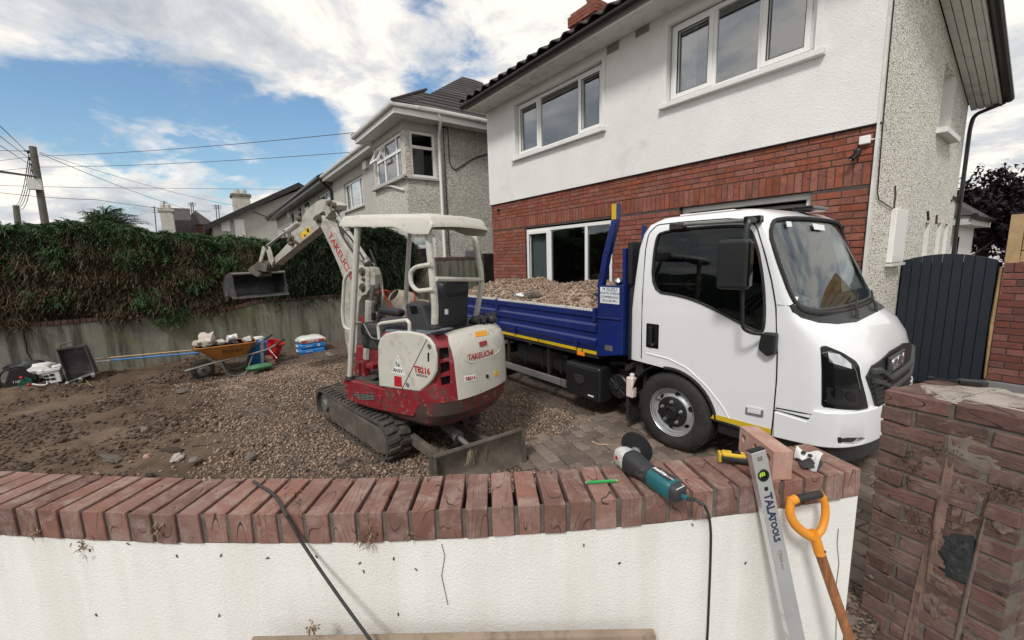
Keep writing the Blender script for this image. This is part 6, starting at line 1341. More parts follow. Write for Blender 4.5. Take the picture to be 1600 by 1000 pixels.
# dropside body
body = bpy.data.objects.new('tipper_body', None); COL.objects.link(body); body.parent = truck; body.matrix_basis = Matrix.Translation((-1, 0, .75)); bpy.context.view_layer.update()
def dropside(xa, xb, y, s, name='dropside'):
    pf = [(0, .785), (0, .82), (-.02, .84), (-.02, .90), (0, .92), (0, .975), (-.02, .99), (-.02, 1.06), (0, 1.08), (0, 1.135), (-.018, 1.15), (-.018, 1.21), (.04, 1.21), (.04, .785)]
    return MB().prism([(xa, y + s * a, z) for a, z in pf], (xb - xa, 0, 0)).build(name, M['blue'], body, smooth=0, bevel=.004)
dropside(-6.42, -4.80, TY, 1); dropside(-4.745, -2.925, TY, 1); dropside(-6.42, -2.925, 5.02, -1)
g = MB(); g.bb(-4.795, -4.75, TY - .028, TY + .04, .77, 1.235); g.build('side_post', M['blue'], body, smooth=0, bevel=.005); MB().bb(-6.47, -6.425, TY, 5.02, .78, 1.22).build('tailboard', M['blue'], body, smooth=0, bevel=.005)
for xa, xb in ((-6.42, -5.6), (-5.58, -4.80), (-4.745, -3.9), (-3.88, -3.14), (-3.12, -2.925)): MB().bb(xa, xb, TY - .006, TY + .0, .743, .778).build('reflective_strip', M['yellowtape'], body, smooth=0)
MB().bb(-6.42, -2.9, TY + .002, 5.0, .70, .775).build('floor_frame', M['chassis'], body, smooth=0)
for x in (-5.9, -4.35, -3.2):
    g = MB(); g.bb(x - .035, x + .035, TY - .035, TY - .02, .86, .90); g.bb(x - .012, x + .012, TY - .04, TY - .005, .79, .90); g.build('latch', M['blue'], body, smooth=0, bevel=.004)
MB().bb(-3.21, -3.10, TY - .012, TY + .02, .695, .738).build('orange_marker', M['orange'], truck, smooth=0, bevel=.006)
g = MB(); x = -6.4
while x < -2.93: g.bb(x, x + .030, TY - .02, TY + .03, 1.212, 1.233); x += .043
g.bb(-6.42, -2.93, TY - .004, TY + .034, 1.211, 1.217); g.build('toothed_edge', M['dirtywhite'], body, smooth=0, kind='stuff')
# headboard
g = MB(); g.prism(XZ([(-2.915, .73), (-2.585, .80), (-2.575, 1.50), (-2.905, 1.485)], TY - .012), (0, .06, 0)); g.build('corner_panel', M['blue'], body, smooth=0, bevel=.006)
MB().prism(XZ([(-2.915, 1.145), (-2.60, 1.155), (-2.60, 1.17), (-2.915, 1.16)], TY - .025), (0, .014, 0)).build('panel_rib', M['blue'], body, smooth=0, bevel=.004); MB().bb(-2.96, -2.925, TY - .032, TY + .03, 1.10, 1.25).build('hinge', M['blue'], body, smooth=0, bevel=.006)
MB().bb(-2.80, -2.70, TY - .0145, TY - .012, .82, .875).build('small_plate', M['greysteel'], body, smooth=0)
lb = MB().bb(-2.865, -2.62, TY - .0165, TY - .0125, 1.31, 1.475).build('dealer_sign', M['plate'], body, smooth=0)
for i, (t_, s_) in enumerate((('M ISUZU', .048), ('NORTH DUBLIN', .034), ('COMMERCIALS', .034), ('TEL 01 801 8091', .028))): text(t_, s_, (-2.742, TY - .018, 1.452 - i * .038), (1, 0, 0), (0, 0, 1), M['darkink'], lb, name='lettering', ext=.0004)
pbar = lambda a, b, w, name='headboard_post': MB().box((Vector(a) + Vector(b)) / 2, ((Vector(b) - Vector(a)).length, w, w), rotto(Vector(b) - Vector(a), (0, 1, 0))).build(name, M['blue'], body, smooth=0, bevel=.005)
pbar((-2.885, TY + .02, 1.46), (-2.80, TY + .02, 1.83), .065); pbar((-2.80, TY + .02, 1.81), (-2.695, TY + .02, 2.15), .065); pbar((-2.693, TY + .02, 2.13), (-2.69, TY + .02, 2.29), .06); MB().bb(-2.725, -2.67, TY - .014, TY - .011, 2.14, 2.285).build('reflective_strip', M['yellowtape'], body, smooth=0)
pbar((-2.69, TY + .05, 2.11), (-2.69, 5.0, 2.11), .05, 'crossbar'); pbar((-2.66, TY + .42, 1.5), (-2.66, TY + .42, 2.09), .04); pbar((-2.69, 4.98, 1.5), (-2.69, 4.98, 2.28), .06)
MB().bb(-2.64, -2.60, TY + .05, 5.0, .78, 1.86).build('headboard', M['blue'], body, smooth=0, bevel=.005)
g = MB()
for k in range(8): g.tube([(-2.66, TY + .6 + k * .17, 1.5), (-2.66, TY + .6 + k * .17, 2.09)], .01, 5)
g.build('headboard_mesh', M['blue'], body, smooth=0)
MB().lathe([(.035, 0), (.045, .02), (.045, .05), (.02, .07)], (-2.72, TY + .1, 1.5), (.2, -.4, 1), 12).build('work_light', M['steel'], body)
# the load: gravel heaped in the body
def lz(x, y):
    e = min(sm(-6.38, -5.9, x), 1) * (1 - .75 * sm(-3.6, -2.95, x)); s = min(sm(3.28, 3.75, y), 1 - sm(4.6, 5.0, y))
    return 1.13 + .25 * e * s * (1 + .55 * noise.noise(Vector((x * 1.6, y * 1.6, 3)))) + .03 * noise.noise(Vector((x * 5, y * 5, 0)))
g = MB().sheet(lambda s, t: (lerp(-6.4, -2.935, s), lerp(3.31, 4.97, t), lz(lerp(-6.4, -2.935, s), lerp(3.31, 4.97, t))), 90, 44, (0, 0, -.2)); lo = g.build('gravel_load', M['gravel'], smooth=60); tag(lo, 'heap of brown stony gravel filling the blue truck body', 'gravel', kind='stuff')
pts, szs = [], []
for _ in range(12000):
    x, y = random.uniform(-6.35, -2.98), random.uniform(3.33, 4.95); s = random.choice((.007, .009, .011, .014, .02, .03)) * random.uniform(.8, 1.3); pts.append((x, y, lz(x, y) + s * .2)); szs.append(s)
st_ = lumps('gravel_stones', pts, szs, M['gravel']); st_.parent = lo; st_.matrix_basis = world_of(lo).inverted()
def loadchip(px, py, size, mat, name, label, cat, seed):
    h = None; p = PZ(px, py, 1.3)
    for _ in range(20): p = PZ(px, py, lz(p.x, p.y) + .02)
    o = MB().sph(p, size, 10, 7, Matrix.Rotation(seed, 3, 'Z') @ Matrix.Rotation(.3, 3, 'X'), .5, seed).build(name, mat, smooth=25); tag(o, label, cat); return p
loadchip(813, 462, (.09, .05, .03), M['whitebag'], 'plaster_lump', 'white plaster scrap on the gravel in the truck body', 'plaster', 3)
loadchip(776, 456, (.07, .05, .04), M['rock'], 'stone', 'dark brown stone on the near edge of the gravel load', 'stone', 5)
loadchip(833, 461, (.12, .06, .025), M['rock'], 'stone', 'flat brown stone right of the white plaster scrap in the load', 'stone', 8)
sv = thing('shovel', 'shovel with an orange handle lying on the gravel load', 'shovel', (-3.4, 3.7, 1.2)); a, b, c = PY(892, 457, 3.75), PY(925, 459, 3.7), PY(940, 461, 3.68)
MB().tube([a, b], [.022, .018], 8).build('handle', M['handleorange'], sv); MB().tube([b, c, c + Vector((.15, -.02, 0))], .016, 8).build('shaft', M['rubber'], sv)
# ================================================================== MINI EXCAVATOR
EA = math.radians(18); EU = Vector((math.cos(EA), math.sin(EA), 0)); EV_ = Vector((-math.sin(EA), math.cos(EA), 0)); ZZ = Vector((0, 0, 1))
TA = math.radians(8); TU = Vector((math.cos(TA), math.sin(TA), 0)); TV = Vector((-math.sin(TA), math.cos(TA), 0))
VS = 2.165                                        # plane of the near side panels
def E(u, v, z): return EU * u + EV_ * v + ZZ * z
def ev(px, py, v): return PN(px, py, EV_, v)      # point in a side plane
def eu(px, py, u): return PN(px, py, EU, u)
def T(u, v, z): return TU * u + TV * v + ZZ * z
ex = thing('mini_excavator', 'red and cream mini excavator with canopy and raised arm', 'excavator', E(-3.0, VS + .5, 0), EA)
RE = Matrix((EU, EV_, ZZ)).transposed()
# --- tracks
def track(v0, v1, near):
    u0, u1, r = -4.93, -3.20, .19; th = bpy.data.objects.new('track', None); COL.objects.link(th); th.parent = ex; th.matrix_basis = world_of(ex).inverted() @ Matrix.Translation(T((u0 + u1) / 2, (v0 + v1) / 2, 0)); bpy.context.view_layer.update()
    def loop(rr, n=18):
        L_ = []
        for k in range(n + 1): a = -PI / 2 + PI * k / n; L_.append((u1 - r + rr * math.cos(a), r + rr * math.sin(a)))
        for k in range(1, 12): L_.append((lerp(u1 - r, u0 + r, k / 12), r + rr - .012 * math.sin(PI * k / 12)))
        for k in range(n + 1): a = PI / 2 + PI * k / n; L_.append((u0 + r + rr * math.cos(a), r + rr * math.sin(a)))
        for k in range(1, 12): L_.append((lerp(u0 + r, u1 - r, k / 12), r - rr))
        return L_
    o_, i_ = loop(r), loop(r - .028); m = len(o_); g = MB()
    vs = [T(u, v, z) for v in (v0, v1) for L_ in (o_, i_) for u, z in L_]; fs = []
    for k in range(m): l = (k + 1) % m; fs += [(k, l, 2 * m + l, 2 * m + k), (m + l, m + k, 3 * m + k, 3 * m + l), (l, k, m + k, m + l), (2 * m + k, 2 * m + l, 3 * m + l, 3 * m + k)]
    g.add(vs, fs).build('rubber_belt', M['trackrubber'], th, smooth=30)
    # tread lugs spaced round the loop, two staggered rows
    per = [0]
    for k in range(m): a, b = o_[k], o_[(k + 1) % m]; per.append(per[-1] + math.hypot(b[0] - a[0], b[1] - a[1]))
    N_ = 46; g = MB()
    for i in range(N_):
        for row in (0, 1):
            s = (i + .5 * row) / N_ * per[-1]; k = max(j for j in range(m) if per[j] <= s); t = (s - per[k]) / (per[k + 1] - per[k]); a, b = o_[k], o_[(k + 1) % m]; u, z = lerp(a[0], b[0], t), lerp(a[1], b[1], t)
            d = Vector((b[0] - a[0], b[1] - a[1])).normalized(); D3 = TU * d.x + ZZ * d.y; n3 = (TU * d.y - ZZ * d.x); w = (v1 - v0)
            va, vb = (v0 + .004, v0 + w * .52) if row == 0 else (v0 + w * .48, v1 - .004)
            c = T(u, (va + vb) / 2, z) + n3 * .010; Rm = Matrix((D3, TV, n3)).transposed(); sk = (.12 if row else -.12)
            g.box(c, (.040, vb - va, .026), Rm @ Matrix.Rotation(sk, 3, 'Z'))
    g.build('tread_lugs', M['trackrubber'], th, smooth=0, kind='stuff', bevel=.004, seg=1)
    g = MB()
    for i in range(34): u = lerp(u0 + .15, u1 - .15, i / 33); g.box(T(u, v0 + .02, .034), (.024, .035, .016), Matrix((TU, TV, ZZ)).transposed())
    g.build('inner_lugs', M['trackrubber'], th, smooth=0, kind='stuff')
    # side frame, idler, sprocket
    f = [(u0 + .36, .065), (u1 - .17, .055), (u1 - .07, .09), (u1 - .075, .22), (u1 - .12, .30), (u0 + .38, .325), (u0 + .34, .30)]
    MB().prism([T(u, v0 + .012, z) for u, z in f], TV * .1).build('side_frame', M['muddysteel'], th, smooth=0, bevel=.012)
    MB().lathe([(.15, .02), (.155, .05), (.155, .15), (.15, .2)], T(u0 + .19, v0 + .02, .19), TV, 20).build('idler', M['muddysteel'], th); MB().lathe([(.06, -.01), (.07, .0), (.07, .04)], T(u0 + .22, v0 + .02, .20), TV, 16).build('idler_cap', M['greysteel'], th)
    MB().lathe([(.15, .02), (.155, .05), (.155, .15), (.15, .2)], T(u1 - .19, v0 + .03, .19), TV, 20).build('sprocket', M['muddysteel'], th)
def mud(th, v0, v1):
    pts = []; sz = []
    for _ in range(260):
        u = random.uniform(-4.75, -3.3); side_ = random.random(); v, z = (v0 + random.uniform(-.004, .02), random.uniform(.03, .09)) if side_ < .6 else (lerp(v0, v1, random.random()), .385 + random.uniform(0, .012))
        p = T(u, v, z); pts.append(tuple(p)); sz.append(random.uniform(.006, .018))
    o = lumps('caked_mud', pts, sz, M['clod']); o.parent = th; o.matrix_basis = world_of(th).inverted()
track(1.565, 1.80, True); track(2.38, 2.61, False); mud(bpy.data.objects['track'], 1.565, 1.80)
g = MB(); g.prism([T(-4.7, 1.80, .16), T(-3.5, 1.80, .16), T(-3.5, 1.80, .36), T(-4.7, 1.80, .36)], TV * .58); g.build('undercarriage', M['muddysteel'], ex, smooth=0, bevel=.02)
MB().lathe([(.30, 0), (.32, .03), (.32, .1), (.26, .14)], E(-3.05, VS + .5, .36), ZZ, 28).build('slew_ring', M['muddysteel'], ex)
# --- dozer blade with its two arms and ram
bl0, br0 = PZ(678, 716, .30), PZ(816, 672, .30); bd_ = (br0 - bl0); bd_.z = 0; bl_ = bd_.length; bx = bd_.normalized(); bn = Vector((bx.y, -bx.x, 0))
bn = bn if bn.dot(TU) > 0 else -bn
pf = [(-.03, .30), (-.055, .22), (-.06, .14), (-.04, .06), (.0, .0), (.022, .0), (-.015, .06), (-.035, .14), (-.03, .22), (.0, .30)]
bld = MB().prism([bl0 - ZZ * .3 + bn * a + ZZ * z for a, z in pf], bx * bl_).build('dozer_blade', M['muddysteel'], ex, smooth=40, bevel=.004)
MB().tube([bl0 - bn * .02 + ZZ * .0, br0 - bn * .02], .018, 8).build('top_edge', M['muddysteel'], bld)
for p in (bl0, br0): c = p - ZZ * .3; MB().prism([c + bn * .03 + ZZ * .0, c + bn * .03 + ZZ * .10, c + bn * .01 + ZZ * .31, c - bn * .10 + ZZ * .29, c - bn * .13 + ZZ * .15, c - bn * .08], bx * .016).build('end_plate', M['muddysteel'], bld, smooth=0, bevel=.003)
for k, t in enumerate((.2, .8)):
    a = lerp(bl0, br0, t) - ZZ * .16 - bn * .04; b = a - TU * .85 + ZZ * .05 + TV * (.05 if k == 0 else -.05); g = MB(); d = a - b
    g.box((a + b) / 2, (d.length, .05, .10), rotto(d)); g.build('blade_arm', M['muddysteel'], ex, smooth=0, bevel=.008)
a = lerp(bl0, br0, .5) - ZZ * .12 - bn * .05; b = a - TU * .62 + ZZ * .17; m_ = lerp(a, b, .42)
rm = MB().tube([b, m_], .045, 12).build('blade_ram', M['muddysteel'], ex); MB().tube([m_, a], .022, 10).build('ram_rod', M['greysteel'], rm); MB().tube([m_ - (m_ - b).normalized() * .05, m_], .052, 12).build('ram_collar', M['greysteel'], rm)
for s in (-.05, .05): MB().prism([a + bx * s + bn * .04 + ZZ * .06, a + bx * s - bn * .14 + ZZ * .05, a + bx * s - bn * .16 - ZZ * .02, a + bx * s + bn * .02 - ZZ * .1], bx * .014).build('ram_bracket', M['muddysteel'], bld, smooth=0)
P = []; D = []; 
for _ in range(16): P.append(lerp(bl0, br0, .37) + bn * .02 - ZZ * random.uniform(0, .04) + bx * random.gauss(0, .015)); D.append((random.uniform(-1, 1), random.uniform(-1, 1), -2))
o = sprays('caught_roots', P, D, [.09] * 16, [.0016] * 16, foliage('dry_root', [(.3, .24, .16), (.4, .33, .22)]), bld, 2, .2); o['kind'] = 'stuff'
# --- upper structure: surface of the rounded rear
UC = VS + .475; UH = .475
def up_ring(z, off=0, front=-2.95):
    # tail swing curve; z tables
    hw = float(np.interp(z, [.40, .46, .55, 1.05, 1.14, 1.19, 1.21], [.40, .45, .475, .48, .475, .44, .38])) + off
    ur = float(np.interp(z, [.40, .46, .55, .66, 1.0, 1.12, 1.19, 1.21], [-2.36, -2.27, -2.21, -2.19, -2.20, -2.23, -2.28, -2.36])) + off
    us = float(np.interp(z, [.4, .55, 1.1, 1.21], [-2.62, -2.50, -2.50, -2.58])); P = [(front, -hw)]
    for k in range(1, 5): P.append((lerp(front, us, k / 5), -hw))
    N_ = 36; e = 2 / 2.6
    for k in range(N_ + 1):
        a = PI * k / N_; c = math.cos(a); P.append((us + (ur - us) * math.sin(a) ** e, -hw * (abs(c) ** e) * (1 if c >= 0 else -1)))
    for k in range(1, 6): P.append((lerp(us, front, k / 5), hw))
    return [E(u, UC + v, z) for u, v in P]
def up_mb(off, z0, z1, front=-2.95):
    zs = sorted({z0, z1, *[z for z in np.linspace(z0, z1, 14)], *[z for z in (.46, .55, .66, 1.05, 1.14, 1.19) if z0 < z < z1]}); return MB().loft([up_ring(z, off, front) for z in zs])
def inv_(o, l): o.parent = ex; o.matrix_basis = world_of(ex).inverted() @ Matrix.Translation(l)
def uchunk(name, off, z0, z1, prisms, mat, front=-2.95, sub=(), parent=ex, bev=.006):
    o = up_mb(off, z0, z1, front).build(name, mat, None, smooth=0)
    for p in prisms: boolean(o, [p], 'INTERSECT')
    if sub: boolean(o, list(sub))
    l = o.location.copy(); o.parent = parent; o.matrix_basis = world_of(parent).inverted() @ Matrix.Translation(l)
    o.data.shade_smooth(); o.data.set_sharp_from_angle(angle=math.radians(38))
    if bev: md = o.modifiers.new('bevel', 'BEVEL'); md.width = bev; md.segments = 2; md.limit_method = 'ANGLE'; md.angle_limit = math.radians(50)
    return o
cwt = uchunk('counterweight', .0, .425, .665, [], M['cwred'], bev=.012)
# scallop and bolt pocket in the counterweight
bvu = None
def ubv(off=0):
    m = up_mb(off, .40, 1.21); return BVHTree.FromPolygons([Vector(v) for v in m.v], [tuple(f) for f in m.f])
bvu = ubv()
def ocu(px, py):
    h = bvu.ray_cast(O, ray(px, py).normalized()); return (h[0], h[1]) if h[0] is not None else (None, None)
vents = [[(686, 544), (700, 542), (702, 559), (687, 562)], [(688, 567), (702, 564), (703, 580), (688, 584)], [(688, 590), (703, 586), (704, 600), (690, 603)]]
hood_px = [(698, 527), (712, 517), (745, 509), (772, 507), (783, 520), (786, 545), (786, 582), (778, 592), (720, 613), (714, 606), (707, 560)]
def upoly(l, sm_=1):
    q = [ocu(*p)[0] for p in l]; q = [p for p in q if p is not None]; return smooth_poly(q, sm_) if sm_ else q
# the red cowling, with the three vent openings cut through
vc = [cutprism(upoly(v, 0), (-.8, .55, 0), -.1, .12) for v in vents if len(upoly(v, 0)) == 4]
rc = uchunk('engine_cowling', .004, .666, 1.205, [], M['exred'], sub=[up_mb(-.03, .60, 1.17, -3.2)] + vc, bev=.01)
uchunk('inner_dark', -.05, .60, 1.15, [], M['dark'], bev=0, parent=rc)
hp = [ocu(*p)[0] for p in hood_px]; hp = [p for p in hp if p is not None]
hoodc = sum(hp, Vector()) / len(hp)
# rear hood: cut through the shell across the tail, near edge to far edge
def hoodprism(v0, v1, z0, z1, r=.05):
    pl = [E(0, v, z) for v, z in ((v0 + .02, z0), (v1 - .0, z0 + .0), (v1, z1), (v0 + .06, z1), (v0 - .0, z1 - .12))]
    return MB().prism([p + EU * -2.85 for p in pl], EU * 1.5)
hd = uchunk('rear_hood', .014, .672, 1.215, [hoodprism(ocu(708, 575)[0].dot(EV_) - UC + UC, UC + .462, .672, 1.25)], M['exwhite'], front=-2.62, sub=[up_mb(-.02, .5, 1.19, -3.2)], bev=.012)
def onhood(px, py, k=.006):
    m = up_mb(.014, .40, 1.215); return None
bvh_h = ubv(.014)
def och(px, py, off=.001):
    h = bvh_h.ray_cast(O, ray(px, py).normalized()); n = h[1] if h[1].dot(O - h[0]) > 0 else -h[1]; return h[0] + n * off, n
# pressed panel lines on the hood
def hl_(name, l, r, mat, par=hd): q = [och(*p)[0] for p in l]; return MB().tube(arc(q, .03, 4), r, 6).build(name, M[mat], par)
hl_('pressed_edge', [(715, 533), (722, 560), (735, 568), (770, 556), (780, 548), (777, 515)], .006, 'exwhite')
def hpatch(name, l, off, mat, th=.004, bev=.002, sm_=0, par=hd):
    q = [och(*p, off)[0] for p in l]; n = och(*l[0])[1]; q = smooth_poly(q, sm_) if sm_ else q; return MB().prism(q, n * -th).build(name, M[mat], par, smooth=0, bevel=bev)
hpatch('orange_sticker', [(742, 519), (760, 516), (761, 524), (743, 527)], .004, 'amber', .003, 0)
hpatch('lamp_recess', [(746, 530), (763, 527), (764, 545), (748, 549)], .004, 'exwhite', .006, .002, 1); hpatch('tail_lamp', [(748, 535), (759, 532), (760, 539), (749, 542)], .012, 'red_lens', .01, .003)
hpatch('model_plate', [(725, 588), (743, 585), (743, 594), (726, 598)], .004, 'stickerwhite', .003, .001); hpatch('lock', [(759, 585), (763, 585), (763, 591), (759, 591)], .006, 'ink', .005, 0, 1)
hpatch('warning_sticker', [(773, 581), (777, 578), (779, 586), (772, 588)], .004, 'yellow', .003, 0)
def hood_text(s, px, py, size, mat, sx=1.0, dx=12, **k):
    p, n = och(px, py, .0052); q = och(px + dx, py - dx * .22, .0052)[0]; r = (q - p); text(s, size, p, r, ZZ, M[mat], ex, ext=.0006, sx=sx, **k)
hood_text('TAKEUCHI', 751, 555, .068, 'redink', 1.02, thick=.001); hood_text('TB216', 734.5, 591, .042, 'redink', 1.0, thick=.001)
# far red edge strip of the cowling is the cowling itself; lower groove
# near white side cover: plate following the measured outline
def plate(name, px, v, th, mat, parent=ex, bev=.006, sm_=0, up=None):
    q = [ev(a, b, v) for a, b in px]; q = smooth_poly(q, sm_) if sm_ else q; return MB().prism(q, EV_ * th).build(name, M[mat], parent, smooth=35, bevel=bev, seg=3)
spx = [(592, 604), (590, 570), (590, 540), (593, 529), (602, 521), (620, 517.5), (640, 518), (660, 522), (670, 529), (677, 539), (681, 555), (681, 580), (675, 594), (666, 604), (655, 612.5), (635, 610)]
sp = plate('side_cover', spx, VS - .012, .03, 'exwhite', bev=.014)
g = MB(); g.tube([ev(628, 608, VS - .0125), ev(667, 530, VS - .0125)], .0035, 5); g.build('cover_gap', M['gloss'], sp)
for (a, b) in ((671, 541), (637, 601)): MB().lathe([(.018, 0), (.02, .004), (.012, .007), (.01, .004)], ev(a, b, VS - .013), -EV_, 14).build('cover_catch', M['greysteel'], sp)
MB().prism([ev(a, b, VS - .0135) for a, b in ((668, 551), (670.5, 551), (670.5, 565), (668, 565))], EV_ * .004).build('slot', M['gloss'], sp, smooth=0)
MB().prism([ev(a, b, VS - .0145) for a, b in ((622, 554), (611, 582), (633, 587))], EV_ * .002).build('triangle_sticker', M['stickerwhite'], sp, smooth=0)
text('56', .05, ev(621.5, 570, VS - .0155), EU, ZZ, M['ink'], sp, ext=.0004, thick=.001); text('AN3V', .046, ev(621.5, 579.5, VS - .0155), EU, ZZ, M['ink'], sp, ext=.0004, thick=.001)
MB().tube([ev(621.5, 558, VS - .0147), ev(613, 580.5, VS - .0147)], .0018, 4).build('sticker_border', M['ink'], sp); MB().tube([ev(622, 558, VS - .0147), ev(631, 583.5, VS - .0147)], .0018, 4).build('sticker_border', M['ink'], sp)
MB().prism([ev(a, b, VS - .0145) for a, b in ((616, 587), (627, 589), (628, 605), (616, 603))], EV_ * .002).build('red_sticker', M['redink'], sp, smooth=0)
text('TB216', .07, ev(659, 579, VS - .0145), EU, ZZ, M['redink'], sp, ext=.0006, thick=.0022, sx=.98); text('TAKEUCHI', .028, ev(658, 587, VS - .0145), EU, ZZ, M['ink'], sp, ext=.0004, sx=1.0)
# cab frame skirt (red), with louvred slot and panel
skp = [(535, 592), (560, 597), (592, 606), (645, 618), (664, 616), (655, 635), (645, 652), (600, 643), (566, 634), (545, 625), (538, 610)]
sk = plate('side_skirt', skp, VS - .004, .98, 'exred', bev=.012)
plate('skirt_panel', [(566, 613), (597, 618), (594, 638), (565, 632)], VS - .010, .02, 'exred', sk, .004); lo_ = plate('louvre_frame', [(547, 613), (588, 614), (587, 628), (570, 627), (552, 620)], VS - .011, .02, 'exred', sk, .003); plate('louvre_slot', [(550, 614.5), (586, 616), (585, 626), (571, 625), (554, 619)], VS - .0125, .02, 'dark', lo_, 0)
g = MB()
for k in range(4): g.tube([ev(552 + k * 3, 616.5 + k * 2.4, VS - .015), ev(585, 618 + k * 2.2, VS - .015)], .003, 4)
for k in range(4): g.tube([ev(560 + k * 7, 615, VS - .015), ev(561 + k * 7, 625, VS - .015)], .003, 4)
g.build('louvre_bars', M['greysteel'], lo_, kind='stuff')
for a, b in ((541, 603), (633, 618)): MB().lathe([(.016, 0), (.016, .006), (.008, .008)], ev(a, b, VS - .005), -EV_, 12).build('bolt', M['muddysteel'], sk)
# floor
uf, ub = ev(536, 590, VS).dot(EU), -2.95
MB().prism([E(uf, VS, .655), E(ub + .3, VS, .655), E(ub + .3, VS + .97, .655), E(uf + .02, VS + .97, .655), E(uf - .06, VS + .5, .655)], ZZ * .03).build('floor', M['exgrey'], ex, smooth=0, bevel=.005)
MB().prism([E(uf + .06, VS + .04, .686), E(-3.05, VS + .04, .686), E(-3.05, VS + .42, .686), E(uf + .06, VS + .42, .686)], ZZ * .012).build('rubber_mat', M['trackrubber'], ex, smooth=0)
g = MB(); q0 = E(uf + .3, VS + .14, .70); g.box(q0, (.2, .13, .02), RE @ Matrix.Rotation(-.3, 3, 'Y')); g.box(q0 + EV_ * .16, (.2, .1, .02), RE @ Matrix.Rotation(-.3, 3, 'Y')); g.build('travel_pedals', M['exgrey'], ex, smooth=0, bevel=.005)
g = MB(); g.box(E(uf + .12, VS + .16, .76), (.09, .08, .16), RE); g.box(E(uf + .2, VS + .22, .80), (.16, .16, .05), RE); g.build('pedal_guard', M['exred'], ex, smooth=0, bevel=.012)
# engine deck top and grey filler panel
MB().prism([E(-2.93, VS + .03, 1.19), E(-2.45, VS + .03, 1.195), E(-2.40, VS + .33, 1.205), E(-2.95, VS + .33, 1.2)], ZZ * .025).build('filler_panel', mk('scuffed_grey_blue', (.14, .16, .19), .6, dirt=((.25, .24, .22), .5, .75, 9)), ex, smooth=0, bevel=.01)
MB().prism([E(-2.9, VS + .1, 1.2), E(-2.36, VS + .1, 1.2), E(-2.36, VS + .88, 1.2), E(-2.9, VS + .88, 1.2)], ZZ * .02).build('engine_deck', M['exseat'], ex, smooth=0, bevel=.01)
hr = arc([ev(593, 530, VS + .03), ev(591, 508, VS + .03), ev(596, 505, VS + .03), ev(636, 500, VS + .03), ev(640, 505, VS + .03), ev(640, 524, VS + .03)], .035); MB().tube(hr, .016, 8).build('hand_rail', M['exwhite'], ex)
# --- canopy
def cpy(a, b):
    u = lerp(-3.43, -2.20, a); v = lerp(VS - .055, VS + .67, b); ea = min(a, 1 - a) * 1.4; eb = min(b, 1 - b) * 1.13; e = min(ea, eb)
    z = 2.205 - .085 * a + .014 * math.sin(PI * b) - .066 * (1 - sm(0, .13, e)) ** 1.6
    rib = .010 * (sm(.0, .03, abs(math.sin(b * PI * 2)) - .9)) * sm(.12, .2, ea)
    k = .035 * (1 - sm(0, .12, e)); u += k * (1 if a < .5 else -1) * (1 - sm(0, .12, ea)) ; v += k * (1 if b < .5 else -1) * (1 - sm(0, .12, eb))
    if a > .55: z -= .05 * sm(.6, .8, a) * (1 - sm(0, .06, eb)) * sm(1.0, .95, a)
    return E(u, v, z + rib)
cn = MB().sheet(cpy, 42, 36, (0, 0, -.022)).build('canopy', M['exwhite'], ex, smooth=50)
MB().sheet(lambda a, b: cpy(.06 + .88 * a, .06 + .88 * b) - ZZ * .045, 10, 10, (0, 0, -.01)).build('canopy_lining', M['exseat'], ex, smooth=60)
MB().prism([ev(a, b, VS + .08) for a, b in ((600, 349), (611, 350), (611, 356), (600, 354))], EV_ * .01).build('canopy_lamp', M['greysteel'], cn, smooth=0)
# posts
vf = VS + .02
FLt, FLb = ev(559, 352, vf), ev(547, 592, vf); V2 = VS + .77
RLt, RLm, RLb = ev(667, 346, vf + .03), ev(680, 478, vf + .03), ev(679, 512, vf + .03)
RRt, RRm, RRb = ev(739, 358, V2), ev(754, 438, V2), ev(742, 504, V2); FRt, FRb = ev(640, 362, V2 - .02), ev(632, 500, V2 - .02)
MB().tube(arc([FLb, FLt, lerp(FLt, RLt, .12) + ZZ * .05], .08), .027, 10).build('canopy_post', M['exwhite'], ex)
MB().tube(arc([RLb, RLm, RLt + ZZ * .03], .1), .028, 10).build('canopy_post', M['exwhite'], ex)
MB().tube(arc([RRb, RRm, RRt, lerp(RRt, FRt, .3) + ZZ * .02], .12), .027, 10).build('canopy_post', M['exwhite'], ex)
MB().tube(arc([FRb, FRt - ZZ * .03, lerp(FRt, RLt, .1) + ZZ * .03, RLt + ZZ * .02], .1), .024, 10).build('canopy_post', M['exwhite'], ex)
MB().tube([ev(681, 436, vf + .03), ev(754, 437, V2)], .019, 8).build('rear_crossbar', M['exwhite'], ex)
MB().tube(arc([ev(674, 413, vf), ev(650, 417, vf), ev(641, 425, vf), ev(642, 444, vf), ev(652, 455, vf), ev(678, 452, vf)], .06), .018, 8).build('grab_handle', M['exwhite'], ex)
MB().tube(arc([ev(548, 422, vf), ev(538, 436, vf), ev(535, 490, vf), ev(538, 512, vf), ev(549, 516, vf)], .05), .016, 8).build('front_grab_handle', M['exwhite'], ex)
MB().tube([ev(549, 506, vf), ev(582, 503, vf + .35)], .014, 8).build('front_crossbar', M['exwhite'], ex)
for p in (FLb, RLb, RRb): MB().lathe([(.045, -.01), (.05, .0), (.035, .03)], p, ZZ, 12).build('post_foot', M['rubber'], ex)
